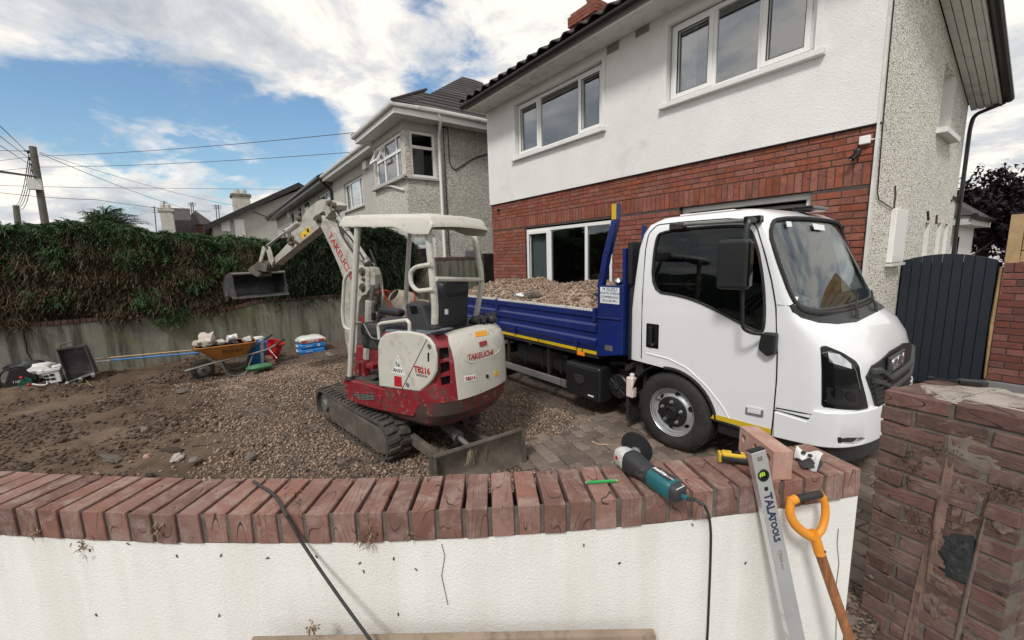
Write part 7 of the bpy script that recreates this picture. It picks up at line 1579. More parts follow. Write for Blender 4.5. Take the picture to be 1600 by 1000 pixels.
# --- seat, consoles, levers
st = MB().box(E(-2.68, VS + .40, 1.22), (.40, .42, .14), RE).build('seat', M['exseat'], ex, smooth=0, bevel=.05, seg=3)
MB().box(E(-2.50, VS + .42, 1.40), (.12, .36, .46), RE @ Matrix.Rotation(.12, 3, 'Y')).build('backrest', M['exseat'], st, smooth=0, bevel=.06, seg=4)
MB().box(E(-2.45, VS + .42, 1.57), (.12, .28, .17), RE @ Matrix.Rotation(.12, 3, 'Y')).build('headrest', M['exseat'], st, smooth=0, bevel=.05, seg=4)
MB().prism([eu(a, b, -2.42) for a, b in ((695, 483), (699, 483), (699, 491), (695, 491))], EU * .01).build('seat_label', M['plate'], st, smooth=0)
jk = MB()
for k in range(6): jk.sph(E(-2.38 + random.uniform(-.05, .05), VS + .62 + k * .05, 1.235 + random.uniform(0, .03)), (.07, .05, .04), 9, 6, None, .7, k + 40)
jk = jk.build('crumpled_jacket', M['exseat'], smooth=70); tag(jk, 'crumpled black jacket lying behind the excavator seat', 'jacket')
cs = MB().box(E(-2.92, VS + .18, 1.13), (.36, .18, .34), RE).build('side_console', M['exgrey'], ex, smooth=0, bevel=.04, seg=3)
MB().prism([ev(a, b, VS + .14) for a, b in ((633, 476), (640, 472), (660, 478), (666, 500), (672, 522), (640, 522), (636, 500))], EV_ * .16).build('control_panel', M['exgrey'], cs, smooth=0, bevel=.015)
MB().prism([ev(a, b, VS + .135) for a, b in ((640, 479), (650, 478), (653, 489), (643, 491))], EV_ * .01).build('display', M['gloss'], cs, smooth=0)
ar = MB().box(ev(612, 487, VS + .3), (.30, .10, .07), RE @ Matrix.Rotation(.05, 3, 'Y')).build('armrest', M['exseat'], ex, smooth=0, bevel=.03, seg=3)
MB().box(ev(608, 513, VS + .3), (.46, .34, .12), RE).build('front_console', M['exgrey'], ex, smooth=0, bevel=.03); MB().box(ev(604, 528, VS + .34), (.42, .3, .2), RE).build('console_base', M['exgrey'], ex, smooth=0, bevel=.03)
for k, (a, b, c, d, vv) in enumerate(((592, 500, 587, 474, .35), (597, 500, 592, 470, .52), (588, 510, 584, 488, .25))):
    lv = MB().tube([ev(a, b, VS + vv), ev(c, d + 10, VS + vv)], .01, 6).build('lever', M['greysteel'], ex); MB().tube([ev(c, d + 12, VS + vv), ev(c, d, VS + vv)], .02, 8).build('lever_grip', M['rubber'], lv)
    MB().lathe([(.055, 0), (.05, .02), (.052, .03), (.04, .05), (.042, .06), (.025, .09)], ev(a, b, VS + vv) - ZZ * .03, ZZ, 12).build('gaiter', M['rubber'], lv)
lk = MB().tube(arc([ev(563, 492, VS + .12), ev(568, 505, VS + .12), ev(580, 528, VS + .12), ev(590, 530, VS + .12)], .05), .009, 6).build('lock_lever', M['greysteel'], ex); MB().tube([ev(564, 495, VS + .12), ev(568, 504, VS + .12)], .015, 6).build('red_grip', M['redplastic'], lk)
# --- swing bracket, boom, arm, bucket (all in one vertical plane)
VB = VS + .47
def bplate(name, l, v, th, mat='boomgrey', par=ex, bev=.006, s=5.554, ox=340, oy=300): return MB().prism([ev(ox + a / s, oy + b / s, v) for a, b in l], EV_ * th).build(name, M[mat], par, smooth=0, bevel=bev)
sb = MB().prism([ev(a, b, VB - .04) for a, b in ((552, 580), (556, 540), (590, 540), (604, 560), (604, 596), (575, 602), (556, 598))], EV_ * .2).build('swing_bracket', M['exred'], ex, smooth=0, bevel=.02)
MB().lathe([(.07, 0), (.08, .02), (.08, .24), (.07, .26)], ev(584, 604, VB + .06), ZZ, 16).build('swing_pin', M['muddysteel'], sb)
boom = bplate('boom', [(870, 225), (905, 200), (985, 285), (1060, 395), (1150, 520), (1215, 640), (1300, 655), (1312, 690), (1312, 850), (1290, 890), (1250, 905), (1225, 960), (1210, 1120), (1200, 1400), (1130, 1420), (1100, 1250), (1092, 1000), (1090, 760), (1055, 660), (985, 500), (915, 350), (868, 262)], VB, .13, bev=.012)
for a, b, r in ((1260, 690, .03), (1262, 828, .03), (1272, 758, .012)):
    p = ev(340 + a / 5.554, 300 + b / 5.554, VB); MB().lathe([(r * 1.5, 0), (r * 1.5, .012), (r, .015), (r, .03)], p, -EV_, 14).build('boom_pin', M['muddysteel'], boom)
MB().prism([ev(340 + a / 5.554, 300 + b / 5.554, VB + .02) for a, b in ((1310, 650), (1345, 660), (1362, 720), (1362, 840), (1340, 860), (1310, 840))], EV_ * .09).build('hose_guard', M['boomgrey'], boom, smooth=0, bevel=.012)
text('TAKEUCHI', .118, ev(340 + 1066 / 5.554, 300 + 552 / 5.554, VB - .0015), ev(340 + 1128 / 5.554, 300 + 678 / 5.554, VB) - ev(340 + 1000 / 5.554, 300 + 430 / 5.554, VB), ZZ + EU * 2, M['redink'], boom, ext=.001, sx=1.08, thick=.0012)
# lift ram up the front of the boom and low swing ram
MB().tube([ev(578, 470, VB - .05), ev(577, 500, VB - .05), ev(574, 560, VB - .05)], .045, 10).build('lift_ram', M['boomgrey'], boom); MB().tube([ev(583, 445, VB - .04), ev(578, 480, VB - .05)], .022, 8).build('lift_ram_rod', M['steel'], boom)
rb = MB().tube([ev(539, 359, VB + .05), ev(575, 412, VB + .05)], [.04, .04], 12).build('arm_ram', M['boomgrey'], boom); MB().tube([ev(524, 327, VB + .05), ev(539, 359, VB + .05)], .019, 8).build('arm_ram_rod', M['steel'], rb)
for a in (.05, .95): p = lerp(ev(539, 359, VB + .05), ev(575, 412, VB + .05), a); d = (ev(575, 412, VB + .05) - ev(539, 359, VB + .05)).normalized(); MB().tube([p - d * .03, p + d * .03], .048, 12).build('ram_collar', M['greysteel'], rb)
g = MB(); g.tube(arc([ev(527, 345, VB - .02), ev(533, 365, VB - .03), ev(545, 385, VB - .02), ev(556, 398, VB)], .05), .009, 6); g.build('hydraulic_hose', M['rubber'], boom); MB().tube(arc([ev(523, 340, VB + .03), ev(530, 352, VB - .02), ev(548, 372, VB + .01), ev(568, 404, VB)], .05), .009, 6).build('hydraulic_hose', M['rubber'], boom)
for k_, (o1, o2) in enumerate(((0, .0), (5, .03), (-6, .06))): MB().tube(arc([ev(583 + o1, 480, VB + .02 + o2), ev(580 + o1, 520, VB - .04 + o2), ev(590 + o1, 556, VB + o2), ev(600, 575, VB + .1 + o2)], .08), .010, 6).build('hydraulic_hose', M['rubber'], ex)
MB().tube(arc([ev(578, 390, VB + .09), ev(590, 420, VB + .1), ev(593, 470, VB + .05), ev(590, 500, VB)], .1), .012, 6).build('hydraulic_hose', M['rubber'], boom); MB().tube(arc([ev(575, 405, VB + .14), ev(595, 424, VB + .14), ev(599, 470, VB + .1), ev(585, 510, VB)], .1), .011, 6).build('hydraulic_hose', M['boomgrey'], boom)
arm_ = MB().prism([ev(340 + a / 5.554, 300 + b / 5.554, VB + .0) for a, b in ((815, 118), (860, 82), (905, 62), (960, 72), (1010, 88), (1042, 112), (1030, 150), (985, 165), (925, 240), (870, 320), (800, 375), (640, 505), (490, 630), (455, 642), (440, 628), (500, 560), (560, 500), (620, 430), (700, 335), (735, 215), (770, 160))], EV_ * .12).build('dipper_arm', M['boomgrey'], None, smooth=0)
boolean(arm_, [MB().prism(smooth_poly([ev(340 + a / 5.554, 300 + b / 5.554, VB - .1) for a, b in ((780, 255), (790, 200), (840, 155), (862, 175), (860, 220), (815, 280), (785, 285))], 1), EV_ * .4)]); l = arm_.location.copy(); inv_(arm_, l)
md = arm_.modifiers.new('bevel', 'BEVEL'); md.width = .008; md.segments = 2; md.limit_method = 'ANGLE'; md.angle_limit = math.radians(50)
for a, b, r in ((885, 232, .035), (985, 100, .028), (1020, 118, .025), (715, 235, .026), (655, 395, .022), (455, 630, .03), (870, 235, .02)):
    p = ev(340 + a / 5.554, 300 + b / 5.554, VB); MB().lathe([(r * 1.35, -.0), (r * 1.35, .02), (r, .024), (r, .045)], p, -EV_, 14).build('arm_pin', M['muddysteel'], arm_)
st_ = MB().prism([ev(340 + a / 5.554, 300 + b / 5.554, VB - .002) for a, b in ((718, 372), (755, 325), (795, 298), (812, 345), (775, 378), (742, 410))], EV_ * .001).build('warning_sticker', M['yellow'], arm_, smooth=0)
MB().prism([ev(340 + a / 5.554, 300 + b / 5.554, VB - .004) for a, b in ((745, 372), (768, 366), (757, 392))], EV_ * .001).build('sticker_mark', M['ink'], st_, smooth=0); MB().prism([ev(340 + a / 5.554, 300 + b / 5.554, VB - .004) for a, b in ((768, 325), (785, 312), (796, 345), (780, 352))], EV_ * .001).build('sticker_mark', M['ink'], st_, smooth=0)
g = MB()
for k in range(9): g.sph(ev(340 + random.uniform(610, 700) / 5.554, 300 + random.uniform(375, 450) / 5.554, VB - .02), random.uniform(.014, .028), 7, 5, None, .6, k)
g.build('greasy_fittings', M['muddysteel'], arm_, kind='stuff')
q = lambda a, b, v=VB + .05: ev(340 + a / 5.554, 300 + b / 5.554, v)
br_ = MB().tube([q(718, 262), q(608, 338)], .036, 10).build('bucket_ram', M['boomgrey'], arm_); MB().tube([q(610, 336), q(430, 468)], .017, 8).build('bucket_ram_rod', M['steel'], br_)
for v in (VB - .03, VB + .11):
    MB().prism([q(425, 468, v), q(448, 478, v), q(482, 600, v), q(470, 640, v), q(445, 600, v), q(418, 500, v)], EV_ * .018).build('bucket_link', M['boomgrey'], ex, smooth=0, bevel=.004)
    MB().prism([q(385, 472, v), q(420, 480, v), q(392, 560, v), q(378, 610, v), q(355, 605, v), q(370, 540, v)], EV_ * .018).build('bucket_link', M['boomgrey'], ex, smooth=0, bevel=.004)
MB().tube([q(422, 476, VB - .05), q(422, 476, VB + .15)], .022, 10).build('link_pin', M['muddysteel'], ex)
# quick hitch and grading bucket
hi_ = MB().prism([q(268, 660, VB - .03), q(300, 640, VB - .03), q(350, 598, VB - .03), q(395, 625, VB - .03), q(425, 655, VB - .03), q(420, 695, VB - .03), q(370, 690, VB - .03), q(330, 680, VB - .03), q(365, 705, VB - .03), q(362, 735, VB - .03), q(330, 738, VB - .03), q(262, 690, VB - .03)], EV_ * .17).build('quick_hitch', M['muddysteel'], ex, smooth=0, bevel=.012)
MB().prism([q(425, 640, VB), q(470, 620, VB), q(490, 645, VB), q(450, 675, VB)], EV_ * .12).build('hitch_nose', M['muddysteel'], hi_, smooth=0, bevel=.01)
bc = ev(340 + 245 / 5.554, 300 + 705 / 5.554, VB + .06); bu = bc.dot(EU)
# width across v; section in (u,z): top plate, curved back away from the camera, lip low near the camera
ba = PN(340 + 100 / 5.554, 300 + 690 / 5.554, EU, bu); bb_ = PN(340 + 565 / 5.554, 300 + 700 / 5.554, EU, bu); v0_, v1_ = ba.dot(EV_), bb_.dot(EV_); zt = bc.z - .0
zl = PN(340 + 100 / 5.554, 300 + 925 / 5.554, EU, bu + .1).z
sec = [(.06, zt), (-.02, zt + .015), (-.16, zt - .02), (-.27, zt - .12), (-.31, zt - .25), (-.27, zt - .36), (-.15, zl + .02), (.10, zl)]
vs = []; n = len(sec)
for v in (v0_, v1_):
    vs += [E(bu + a, v, z) for a, z in sec]
g = MB(); sec2 = [(a + (.012 if i < 6 else 0), z + (-.012 if i < 3 else .012)) for i, (a, z) in enumerate(sec)]
pfb = sec + sec2[::-1]; g.prism([E(bu + a, v0_, z) for a, z in pfb], EV_ * (v1_ - v0_)); bk = g.build('bucket', M['bucket'], ex, smooth=40)
for v in (v0_, v1_ - .012): MB().prism([E(bu + a, v, z) for a, z in [(.075, zt + .005)] + sec[1:-1] + [(.12, zl - .005), (.085, zl + .12), (.07, zl + .3)]], EV_ * .014).build('bucket_side', M['bucket'], bk, smooth=0, bevel=.003)
MB().prism([E(bu + a, v0_ - .005, z) for a, z in [(-.02, zl + .0), (.13, zl - .015), (.13, zl - .003), (-.02, zl + .022)]], EV_ * (v1_ - v0_ + .01)).build('cutting_edge', M['greysteel'], bk, smooth=0)
MB().tube([E(bu + .06, v0_, zt - .005), E(bu + .06, v1_, zt - .005)], .02, 8).build('top_tube', M['greysteel'], bk)
for t in (.22, .45, .7, .9): MB().lathe([(.012, 0), (.012, .008)], E(bu + .095, lerp(v0_, v1_, t), zl + .006), (0, 0, 1), 8).build('bolt', M['dark'], bk)
# ================================================================== WHEELBARROW AND THINGS BY THE BOUNDARY WALL
BXW = -8.35
def bw_(px, py, x=BXW): return PX(px, py, x)
wb = thing('wheelbarrow', 'rusty orange wheelbarrow heaped with pale rubble by the boundary wall', 'wheelbarrow', (BXW, .1, .05))
tl, tr = bw_(303, 541), bw_(401, 539); tz = (tl.z + tr.z) / 2 + .0; bl1, br1 = bw_(337, 565), bw_(386, 562); bz = bl1.z
yc0, yc1 = tl.y, tr.y; by0, by1 = bl1.y, br1.y; XF = BXW      # near rim
def rect(y0, y1, x0, x1, z, r=.06, n=4):
    out = []
    for cx_, cy_, a0 in ((x1 - r, y1 - r, 0), (x0 + r, y1 - r, PI / 2), (x0 + r, y0 + r, PI), (x1 - r, y0 + r, 1.5 * PI)):
        for k in range(n + 1): a = a0 + PI / 2 * k / n; out.append((cx_ + r * math.cos(a), cy_ + r * math.sin(a), z))
    return out
R1 = rect(yc0, yc1, XF - .56, XF + .02, tz, .1); R2 = rect(lerp(yc0, by0, .5) , lerp(yc1, by1, .5), XF - .53, XF - .01, lerp(tz, bz, .5), .1); R3 = rect(by0, by1, XF - .46, XF - .08, bz, .07)
sc_in = lambda R_, dz: [(XF - .27 + (x - XF + .27) * .97, (y - (yc0 + yc1) / 2) * .97 + (yc0 + yc1) / 2, z + dz) for x, y, z in R_]
tray = MB().loft([R1, R2, R3, sc_in(R3, .01), sc_in(R2, .01), sc_in(R1, 0)]).build('tray', M['barrow'], wb, smooth=40)
MB().tube([Vector(p) for p in R1], .012, 6, closed=True).build('rim', M['mixred'] if 0 else M['barrow'], tray)
text('BOLBY', .075, ((XF + .018), (yc0 + yc1) / 2 + .08, tz - .10), (0, 1, 0), (0.25, 0, 1), M['ink'], tray, name='lettering', ext=.001, sx=1.35)
wc = bw_(317, 577, XF - .22); wr = .17
w_ = MB().lathe([(.1, -.03), (.14, -.035), (wr, -.02), (wr, .02), (.14, .035), (.1, .03)], wc, (1, 0, 0), 30, caps=False); w_ = w_.build('tyre', M['rubber'], wb); MB().lathe([(.11, -.03), (.10, -.01), (.03, -.03), (.02, -.05), (.02, .05), (.03, .03), (.10, .01), (.11, .03)], wc, (1, 0, 0), 24, caps=False).build('rim', M['greysteel'], w_)
for s in (0, 1):
    x = XF - .08 - s * .38
    h0 = PX(444, 530, XF - .0) if s == 0 else PX(425, 523, XF - .45)
    MB().tube(arc([bw_(289, 580, XF - .14 - s * .16) , Vector((x, bl1.y - .02, bz - .03)), Vector((x, br1.y + .02, bz + .02)), Vector((h0.x, h0.y - .25, h0.z - .14)), h0], .08), .017, 8).build('handle_tube', M['greysteel'], wb)
    d = Vector((h0.x, h0.y - .25, h0.z - .14)); MB().tube([lerp(d, h0, .45), h0 + (h0 - d) * .03], .021, 8).build('grip', M['rubber'], wb)
    ft = PX(372, 588, x); MB().tube(arc([Vector((x, bl1.y + .06, bz - .02)), Vector((x, ft.y - .14, gh(x, ft.y) + .05)), Vector((x, ft.y - .05, gh(x, ft.y) + .0)), Vector((x, ft.y + .12, gh(x, ft.y) + .015)), Vector((x, br1.y + .10, bz + .02))], .07), .016, 8).build('leg', M['greysteel'], wb)
def lump(name, c, size, mat, label, cat, seed, R_=None, group=None):
    b = bmesh.new(); bmesh.ops.create_cube(b, size=2); bmesh.ops.subdivide_edges(b, edges=b.edges[:], cuts=5, use_grid_fill=True)
    Rm = Matrix.Rotation(seed * 1.3, 3, 'Z') @ Matrix.Rotation(math.sin(seed) * .6, 3, 'X')
    for v in b.verts:
        q = v.co.normalized(); v.co = lerp(v.co, q * 1.15, .35) * (1 + .25 * noise.noise(v.co * 1.3 + Vector((seed * 5.3, 0, 0))) + .1 * noise.noise(v.co * 4 + Vector((0, seed * 3.7, 0))))
        v.co = Rm @ Vector((v.co.x * size[0], v.co.y * size[1], v.co.z * size[2]))
    me = bpy.data.meshes.new(name); b.to_mesh(me); b.free(); return tag(link(name, me, mat, None, c, smooth=40), label, cat, group)
for k, (px, py, s, mt_, lb) in enumerate(((322, 531, (.10, .13, .07), 'rubble', 'biggest pale stone at the left end of the wheelbarrow load'), (308, 537, (.06, .06, .04), 'rubble', 'small stone on the left lip of the wheelbarrow'), (335, 537, (.06, .07, .05), 'rubble', 'rounded pale stone just right of the biggest one in the wheelbarrow'), (345, 536, (.06, .05, .05), 'rubble', 'small pale lump in the middle of the wheelbarrow'), (370, 537, (.07, .08, .04), 'rubble', 'pale lump under the grey sack in the wheelbarrow'), (352, 538, (.08, .06, .04), 'rubble', 'low pale lump against the near rim of the wheelbarrow'))):
    lump('rubble_stone', PX(px, py, XF - .2 - .06 * (k % 3)), s, M[mt_], lb, 'stone', k + 1, group='stones in the wheelbarrow')
MB().bb(XF - .5, XF - .04, yc0 + .08, yc1 - .06, tz - .05, tz - .02).build('rubble_fill', M['rubble'], wb, smooth=0)
def sack(name, c, size, mats, label, cat, seed, tilt=(0, 0, 0), parent=None, amp=.12):
    b = bmesh.new(); bmesh.ops.create_cube(b, size=2); bmesh.ops.subdivide_edges(b, edges=b.edges[:], cuts=9, use_grid_fill=True)
    Rm = Euler(tilt).to_matrix()
    for v in b.verts:
        x, y, z = v.co; e = max(abs(x), abs(y)); z *= (1 - .62 * e ** 4); x *= 1 - .05 * abs(y) ** 2; n_ = noise.noise(Vector((x * 1.6 + seed * 9, y * 1.6, z * 2))); n2 = noise.noise(Vector((x * 5 + seed, y * 5, z * 3)))
        v.co = Rm @ Vector((x * size[0], y * size[1], (z + amp * 1.2 * n_ + amp * .5 * n2) * size[2]))
    me = bpy.data.meshes.new(name); b.to_mesh(me); b.free(); return tag(link(name, me, mats, parent, c, smooth=70), label, cat)
lump('plaster_bag', PX(362, 531, XF - .22), (.07, .13, .05), M['whitebag'], 'crumpled grey and white sack on the wheelbarrow load', 'sack', 11)
lump('plaster_bag', PX(386, 530, XF - .25), (.05, .07, .04), M['whitebag'], 'small crumpled pale wrapper at the handle end of the wheelbarrow', 'wrapper', 12)
lump('red_scrap', PX(386, 536, XF - .12), (.03, .07, .02), M['redplastic'], 'red plastic scrap at the handle end of the wheelbarrow load', 'scrap', 13)
# blue bag with white stripe and red bucket behind the handles
bb = PX(408, 545, -8.95); o = MB(); o.loft([[(bb.x + .13 * math.cos(a) * s * (1 + .1 * math.sin(3 * a)), bb.y + .22 * math.sin(a) * s, z) for a in np.linspace(0, 2 * PI, 17)[:-1]] for s, z in ((.75, bb.z - .28), (1.05, bb.z - .24), (1.0, bb.z - .05), (.85, bb.z + .13), (.55, bb.z + .19))])
bag = o.build('blue_bag', M['bluebag'], smooth=60); tag(bag, 'upright blue and white sack behind the wheelbarrow handles', 'sack')
MB().sheet(lambda s, t: (bb.x + .137 * (1.0 - .15 * s) , bb.y - .02 + .05 * t + .03 * s - .02, lerp(bb.z - .24, bb.z + .15, s)), 8, 2, (.004, 0, 0)).build('white_stripe', M['whitebag'], bag); MB().sph((bb.x, bb.y - .02, bb.z + .2), (.08, .12, .04), 10, 6, None, .6, 3).build('folded_top', M['whitebag'], bag)
rb_ = PX(428, 546, -8.7); rbk = MB().lathe([(.10, -.17), (.135, .14), (.145, .145), (.145, .155), (.13, .15), (.095, -.15)], rb_, (.25, .25, 1), 22).build('red_bucket', M['redplastic'], smooth=50); tag(rbk, 'red plastic bucket leaning behind the wheelbarrow handles', 'bucket')
for k, (px, py, lb) in enumerate(((420, 560, 'reddish broken brick half under the red bucket'), (424, 566, 'orange terracotta piece below the red bucket'))): lump('broken_brick', PX(px, py, -8.55), (.05, .06, .04), M['newbrick'], lb, 'brick', k + 21)
MB().tube([PX(420, 545, -8.5), PX(433, 560, -8.4)], .008, 6).build('paint_stirrer', M['whitebag'], smooth=0); tag(bpy.data.objects['paint_stirrer'], 'thin white stick leaning on the red bucket', 'stick'); MB().tube([PX(432, 545, -8.5), PX(422, 558, -8.4)], .006, 6).build('red_stick', M['redplastic'], smooth=0); tag(bpy.data.objects['red_stick'], 'thin red stick crossing the white one by the bucket', 'stick')
gd = PX(407, 573, -8.2); MB().sph(gd, (.12, .2, .06), 14, 8, None, .2, 2).build('green_tub', mk('dull_green_plastic', (.05, .17, .08), .6, dirt=((.12, .1, .08), .55, .75, 8)), smooth=60); tag(bpy.data.objects['green_tub'], 'low green plastic lid on the ground behind the wheelbarrow leg', 'lid')
# stack of sacks
base = PZ(489, 552, .05); base = PZ(489, 552, gh(base.x, base.y)); SX_ = base.x - .2
for k, (dz, mt_, lb) in enumerate(((.05, 'bluebag', 'bottom blue sack of the stack by the boundary wall'), (.155, 'bluebag', 'middle blue sack of the stack by the boundary wall'), (.265, 'whitebag', 'top white and red sack of the stack by the boundary wall'))):
    s = sack('cement_bag', (SX_, base.y + .0 + .012 * k, base.z + dz * .98 + .0), (.2, .235, .082), [M[mt_]], lb, 'sack', k + 3, (0, 0, .05 * (k - 1)), amp=.16)
    sx = SX_ + .188
    if k == 2: MB().sheet(lambda a, b: (sx + .012 - .0 * a, lerp(base.y - .2, base.y + .24, a), base.z + dz + lerp(-.03, .008, b)), 6, 2, (.004, 0, 0)).build('red_band', M['redink'], s); text('POWER MIX', .038, (sx + .03, base.y + .02, base.z + dz - .011), (0, 1, 0), (0, 0, 1), M['stickerwhite'], s, ext=.0006, thick=.001)
    if k == 1: text('O', .07, (sx + .022, base.y + .12, base.z + dz + .004), (0, 1, 0), (0, 0, 1), M['stickerwhite'], s, ext=.001, thick=.002)
    if k < 2: text('CEMENT', .034, (sx + .022, base.y - .06, base.z + dz), (0, 1, 0), (0, 0, 1), M['stickerwhite'], s, ext=.0006)
    o = MB(); o.sheet(lambda a, b: (SX_ + lerp(-.16, .16, b), base.y - .23 - .03 * a, base.z + dz + .02 * math.sin(b * 9) * a), 2, 8, (0, 0, .004)).build('bag_end', M['whitebag'], s)
# long poles lying to the wheelbarrow
def floorpole(name, a, b, x0, x1, r, mat, label, cat): return tag(MB().tube([PX(*a, x0), PX(*b, x1)], r, 8).build(name, mat, smooth=60), label, cat)
fp = floorpole('blue_pole', (172, 563), (310, 551), -9.5, -8.95, .013, M['bluepole'], 'long blue pole on the soil from the black bucket to the wheelbarrow', 'pole'); MB().tube([PX(145, 566, -9.55), PX(172, 563, -9.5)], .012, 8).build('white_end', M['whitebag'], fp)
floorpole('wooden_pole', (148, 561), (300, 547), -9.62, -9.15, .011, M['palewood'], 'long thin wooden pole lying behind the blue pole', 'pole')
# black digging bucket standing against the wall
kb = thing('digging_bucket', 'black steel digging bucket with pale teeth standing on end by the wall', 'bucket', (-9.4, -1.8, .05)); KX = -9.35
k4 = [PX(*p, KX) for p in ((89, 547), (132, 541), (150, 582), (108, 596))]
MB().prism([p - Vector((.12, 0, 0)) for p in k4], (.02, 0, 0)).build('back_plate', M['bucket'], kb, smooth=0)
for a, b in ((0, 3), (1, 2)): MB().prism([k4[a] - Vector((.12, 0, 0)), k4[a] + Vector((.05, 0, 0)), k4[b] + Vector((.12, 0, 0)), k4[b] - Vector((.12, 0, 0))], (0, .015, 0)).build('side_plate', M['bucket'], kb, smooth=0, bevel=.003)
MB().prism([k4[0] - Vector((.12, 0, 0)), k4[1] - Vector((.12, 0, 0)), k4[1] + Vector((.05, 0, .0)), k4[0] + Vector((.05, 0, 0))], (0, 0, .02)).build('top_plate', M['bucket'], kb, smooth=0)
MB().prism([k4[3] + Vector((.11, 0, 0)), k4[2] + Vector((.11, 0, 0)), k4[2] + Vector((-.12, 0, 0)), k4[3] + Vector((-.12, 0, 0))], (0, 0, .015)).build('cutting_lip', M['greysteel'], kb, smooth=0)
for t in (.02, .5, .96): p = lerp(k4[3], k4[2], t) + Vector((.13, 0, -.01)); MB().box(p, (.06, .045, .06), Matrix.Rotation(.3, 3, 'Y')).build('tooth', M['alu'], kb, smooth=0, bevel=.008)
MB().tube(arc([k4[0] + Vector((0, .04, .02)), k4[0] + Vector((0, .04, .08)), k4[1] + Vector((0, -.12, .10)), k4[1] + Vector((0, -.12, .03))], .03), .014, 6).build('hanger', M['muddysteel'], kb)
# disc cutter / saw in a dark case, and white tub
cs_ = thing('cut_off_saw', 'dark green and black cut-off saw with a hoop guard at the far left', 'saw', (-9.5, -2.5, .05)); SX = -9.45
c = PX(28, 590, SX); MB().tube([c + Vector((0, .19 * math.cos(a), .17 * math.sin(a))) for a in np.linspace(0, 2 * PI, 25)[:-1]], .016, 6, closed=True).build('guard_hoop', M['rubber'], cs_)
MB().prism([PX(*p, SX - .12) for p in ((12, 596), (20, 574), (58, 566), (62, 590), (56, 602), (14, 604))], (.13, 0, 0)).build('body', M['blackplastic'], cs_, smooth=0, bevel=.015); MB().prism([PX(*p, SX + .02) for p in ((30, 594), (40, 588), (52, 592), (54, 602), (30, 604))], (.05, 0, 0)).build('motor', mk('dark_green_plastic', (.012, .08, .055), .45), cs_, smooth=0, bevel=.012)
for p, r in (((33, 590), .022), ((45, 601), .022)): MB().sph(PX(*p, SX + .08), r, 8, 6).build('red_knob', M['redplastic'], cs_)
MB().sph(PX(40, 572, SX - .1), (.1, .22, .07), 12, 8, None, .7, 5).build('folded_bag', M['exseat'], cs_); MB().tube(arc([PX(50, 600, SX + .12), PX(64, 602, SX + .14), PX(75, 601, SX + .13), PX(73, 594, SX + .12)], .03), .012, 6).build('white_hose', M['whitebag'], cs_)
text('110', .05, PX(25, 597, SX + .09), (0, 1, 0), (0, 0, 1), M['stickerwhite'], cs_)
wt_ = thing('white_tub', 'white plastic tub with a crumpled bag on top beside the saw', 'tub', (-9.3, -2.1, .04)); WX = -9.3
MB().prism([PX(*p, WX) for p in ((62, 583), (92, 579), (97, 596), (80, 600), (72, 594))], (-.18, 0, 0)).build('tub', M['whitebag'], wt_, smooth=0, bevel=.012)
for (a, b) in ((72, 588), (81, 586), (83, 592), (74, 593)): MB().box(PX(a, b, WX + .004), (.006, .05, .035)).build('slot', M['dark'], wt_, smooth=0)
MB().prism([PX(*p, WX + .015) for p in ((56, 581), (94, 574), (94, 578), (58, 586))], (-.2, 0, 0)).build('lid', M['whitebag'], wt_, smooth=0, bevel=.006)
MB().sph(PX(68, 574, WX - .08), (.08, .13, .08), 11, 8, None, .7, 9).build('crumpled_bag', M['whitebag'], wt_); MB().sph(PX(87, 573, WX - .08), (.07, .08, .04), 10, 7, None, .5, 2).build('crumpled_bag', M['whitebag'], wt_)
MB().bb(-9.75, -9.6, -2.95, -2.6, .1, .14).build('kerb_block', M['greysteel'], smooth=0, bevel=.01); tag(bpy.data.objects['kerb_block'], 'grey pipe end at the left edge beside the saw', 'pipe')
# cement mixer beyond the excavator
mx_ = thing('cement_mixer', 'cement splashed mixer drum on a red frame behind the excavator seat', 'mixer', (-9.2, 3.9, 0)); mc = PX(632, 474, -9.1); ma = Vector((.1, -.75, .62)).normalized()
MB().lathe([(.02, -.34), (.22, -.30), (.30, -.16), (.31, .0), (.27, .12), (.17, .32), (.16, .34), (.15, .32), (.25, .10)], mc, ma, 26, caps=False).build('drum', M['mixer'], mx_, smooth=50)
MB().lathe([(.315, -.03), (.325, -.02), (.325, .0), (.315, .01)], mc, ma, 30, caps=False).build('drum_ring', M['mixred'], mx_)
for s in (-.34, .34): MB().tube(arc([(mc.x + s, mc.y - .35, .02), (mc.x + s, mc.y, mc.z - .1), (mc.x + s, mc.y, mc.z), (mc.x + s, mc.y + .1, mc.z - .1), (mc.x + s, mc.y + .4, .02)], .05), .022, 8).build('stand', M['mixred'], mx_)
MB().tube([(mc.x - .34, mc.y, mc.z), (mc.x + .34, mc.y, mc.z)], .02, 8).build('axle', M['mixred'], mx_); MB().bb(mc.x - .1, mc.x + .3, mc.y + .28, mc.y + .5, mc.z - .3, mc.z + .05).build('motor_box', M['mixer'], mx_, smooth=0, bevel=.03)
MB().tube(arc([PX(588, 458, -9.0), PX(597, 453, -9.0), PX(608, 476, -9.0), PX(612, 500, -9.0)], .05), .018, 8).build('tilt_handle', M['mixred'], mx_); MB().tube(arc([PX(597, 453, -9.4), PX(608, 455, -9.4), PX(618, 480, -9.4)], .05), .018, 8).build('tilt_handle', M['mixred'], mx_)

# ================================================================== TOOLS ON AND BY THE GARDEN WALL
def oncop(px, py, h=0): return PZ(px, py, CZ + h)
tW, nW = wt(1.2)                                     # tangent and inward normal near the tools
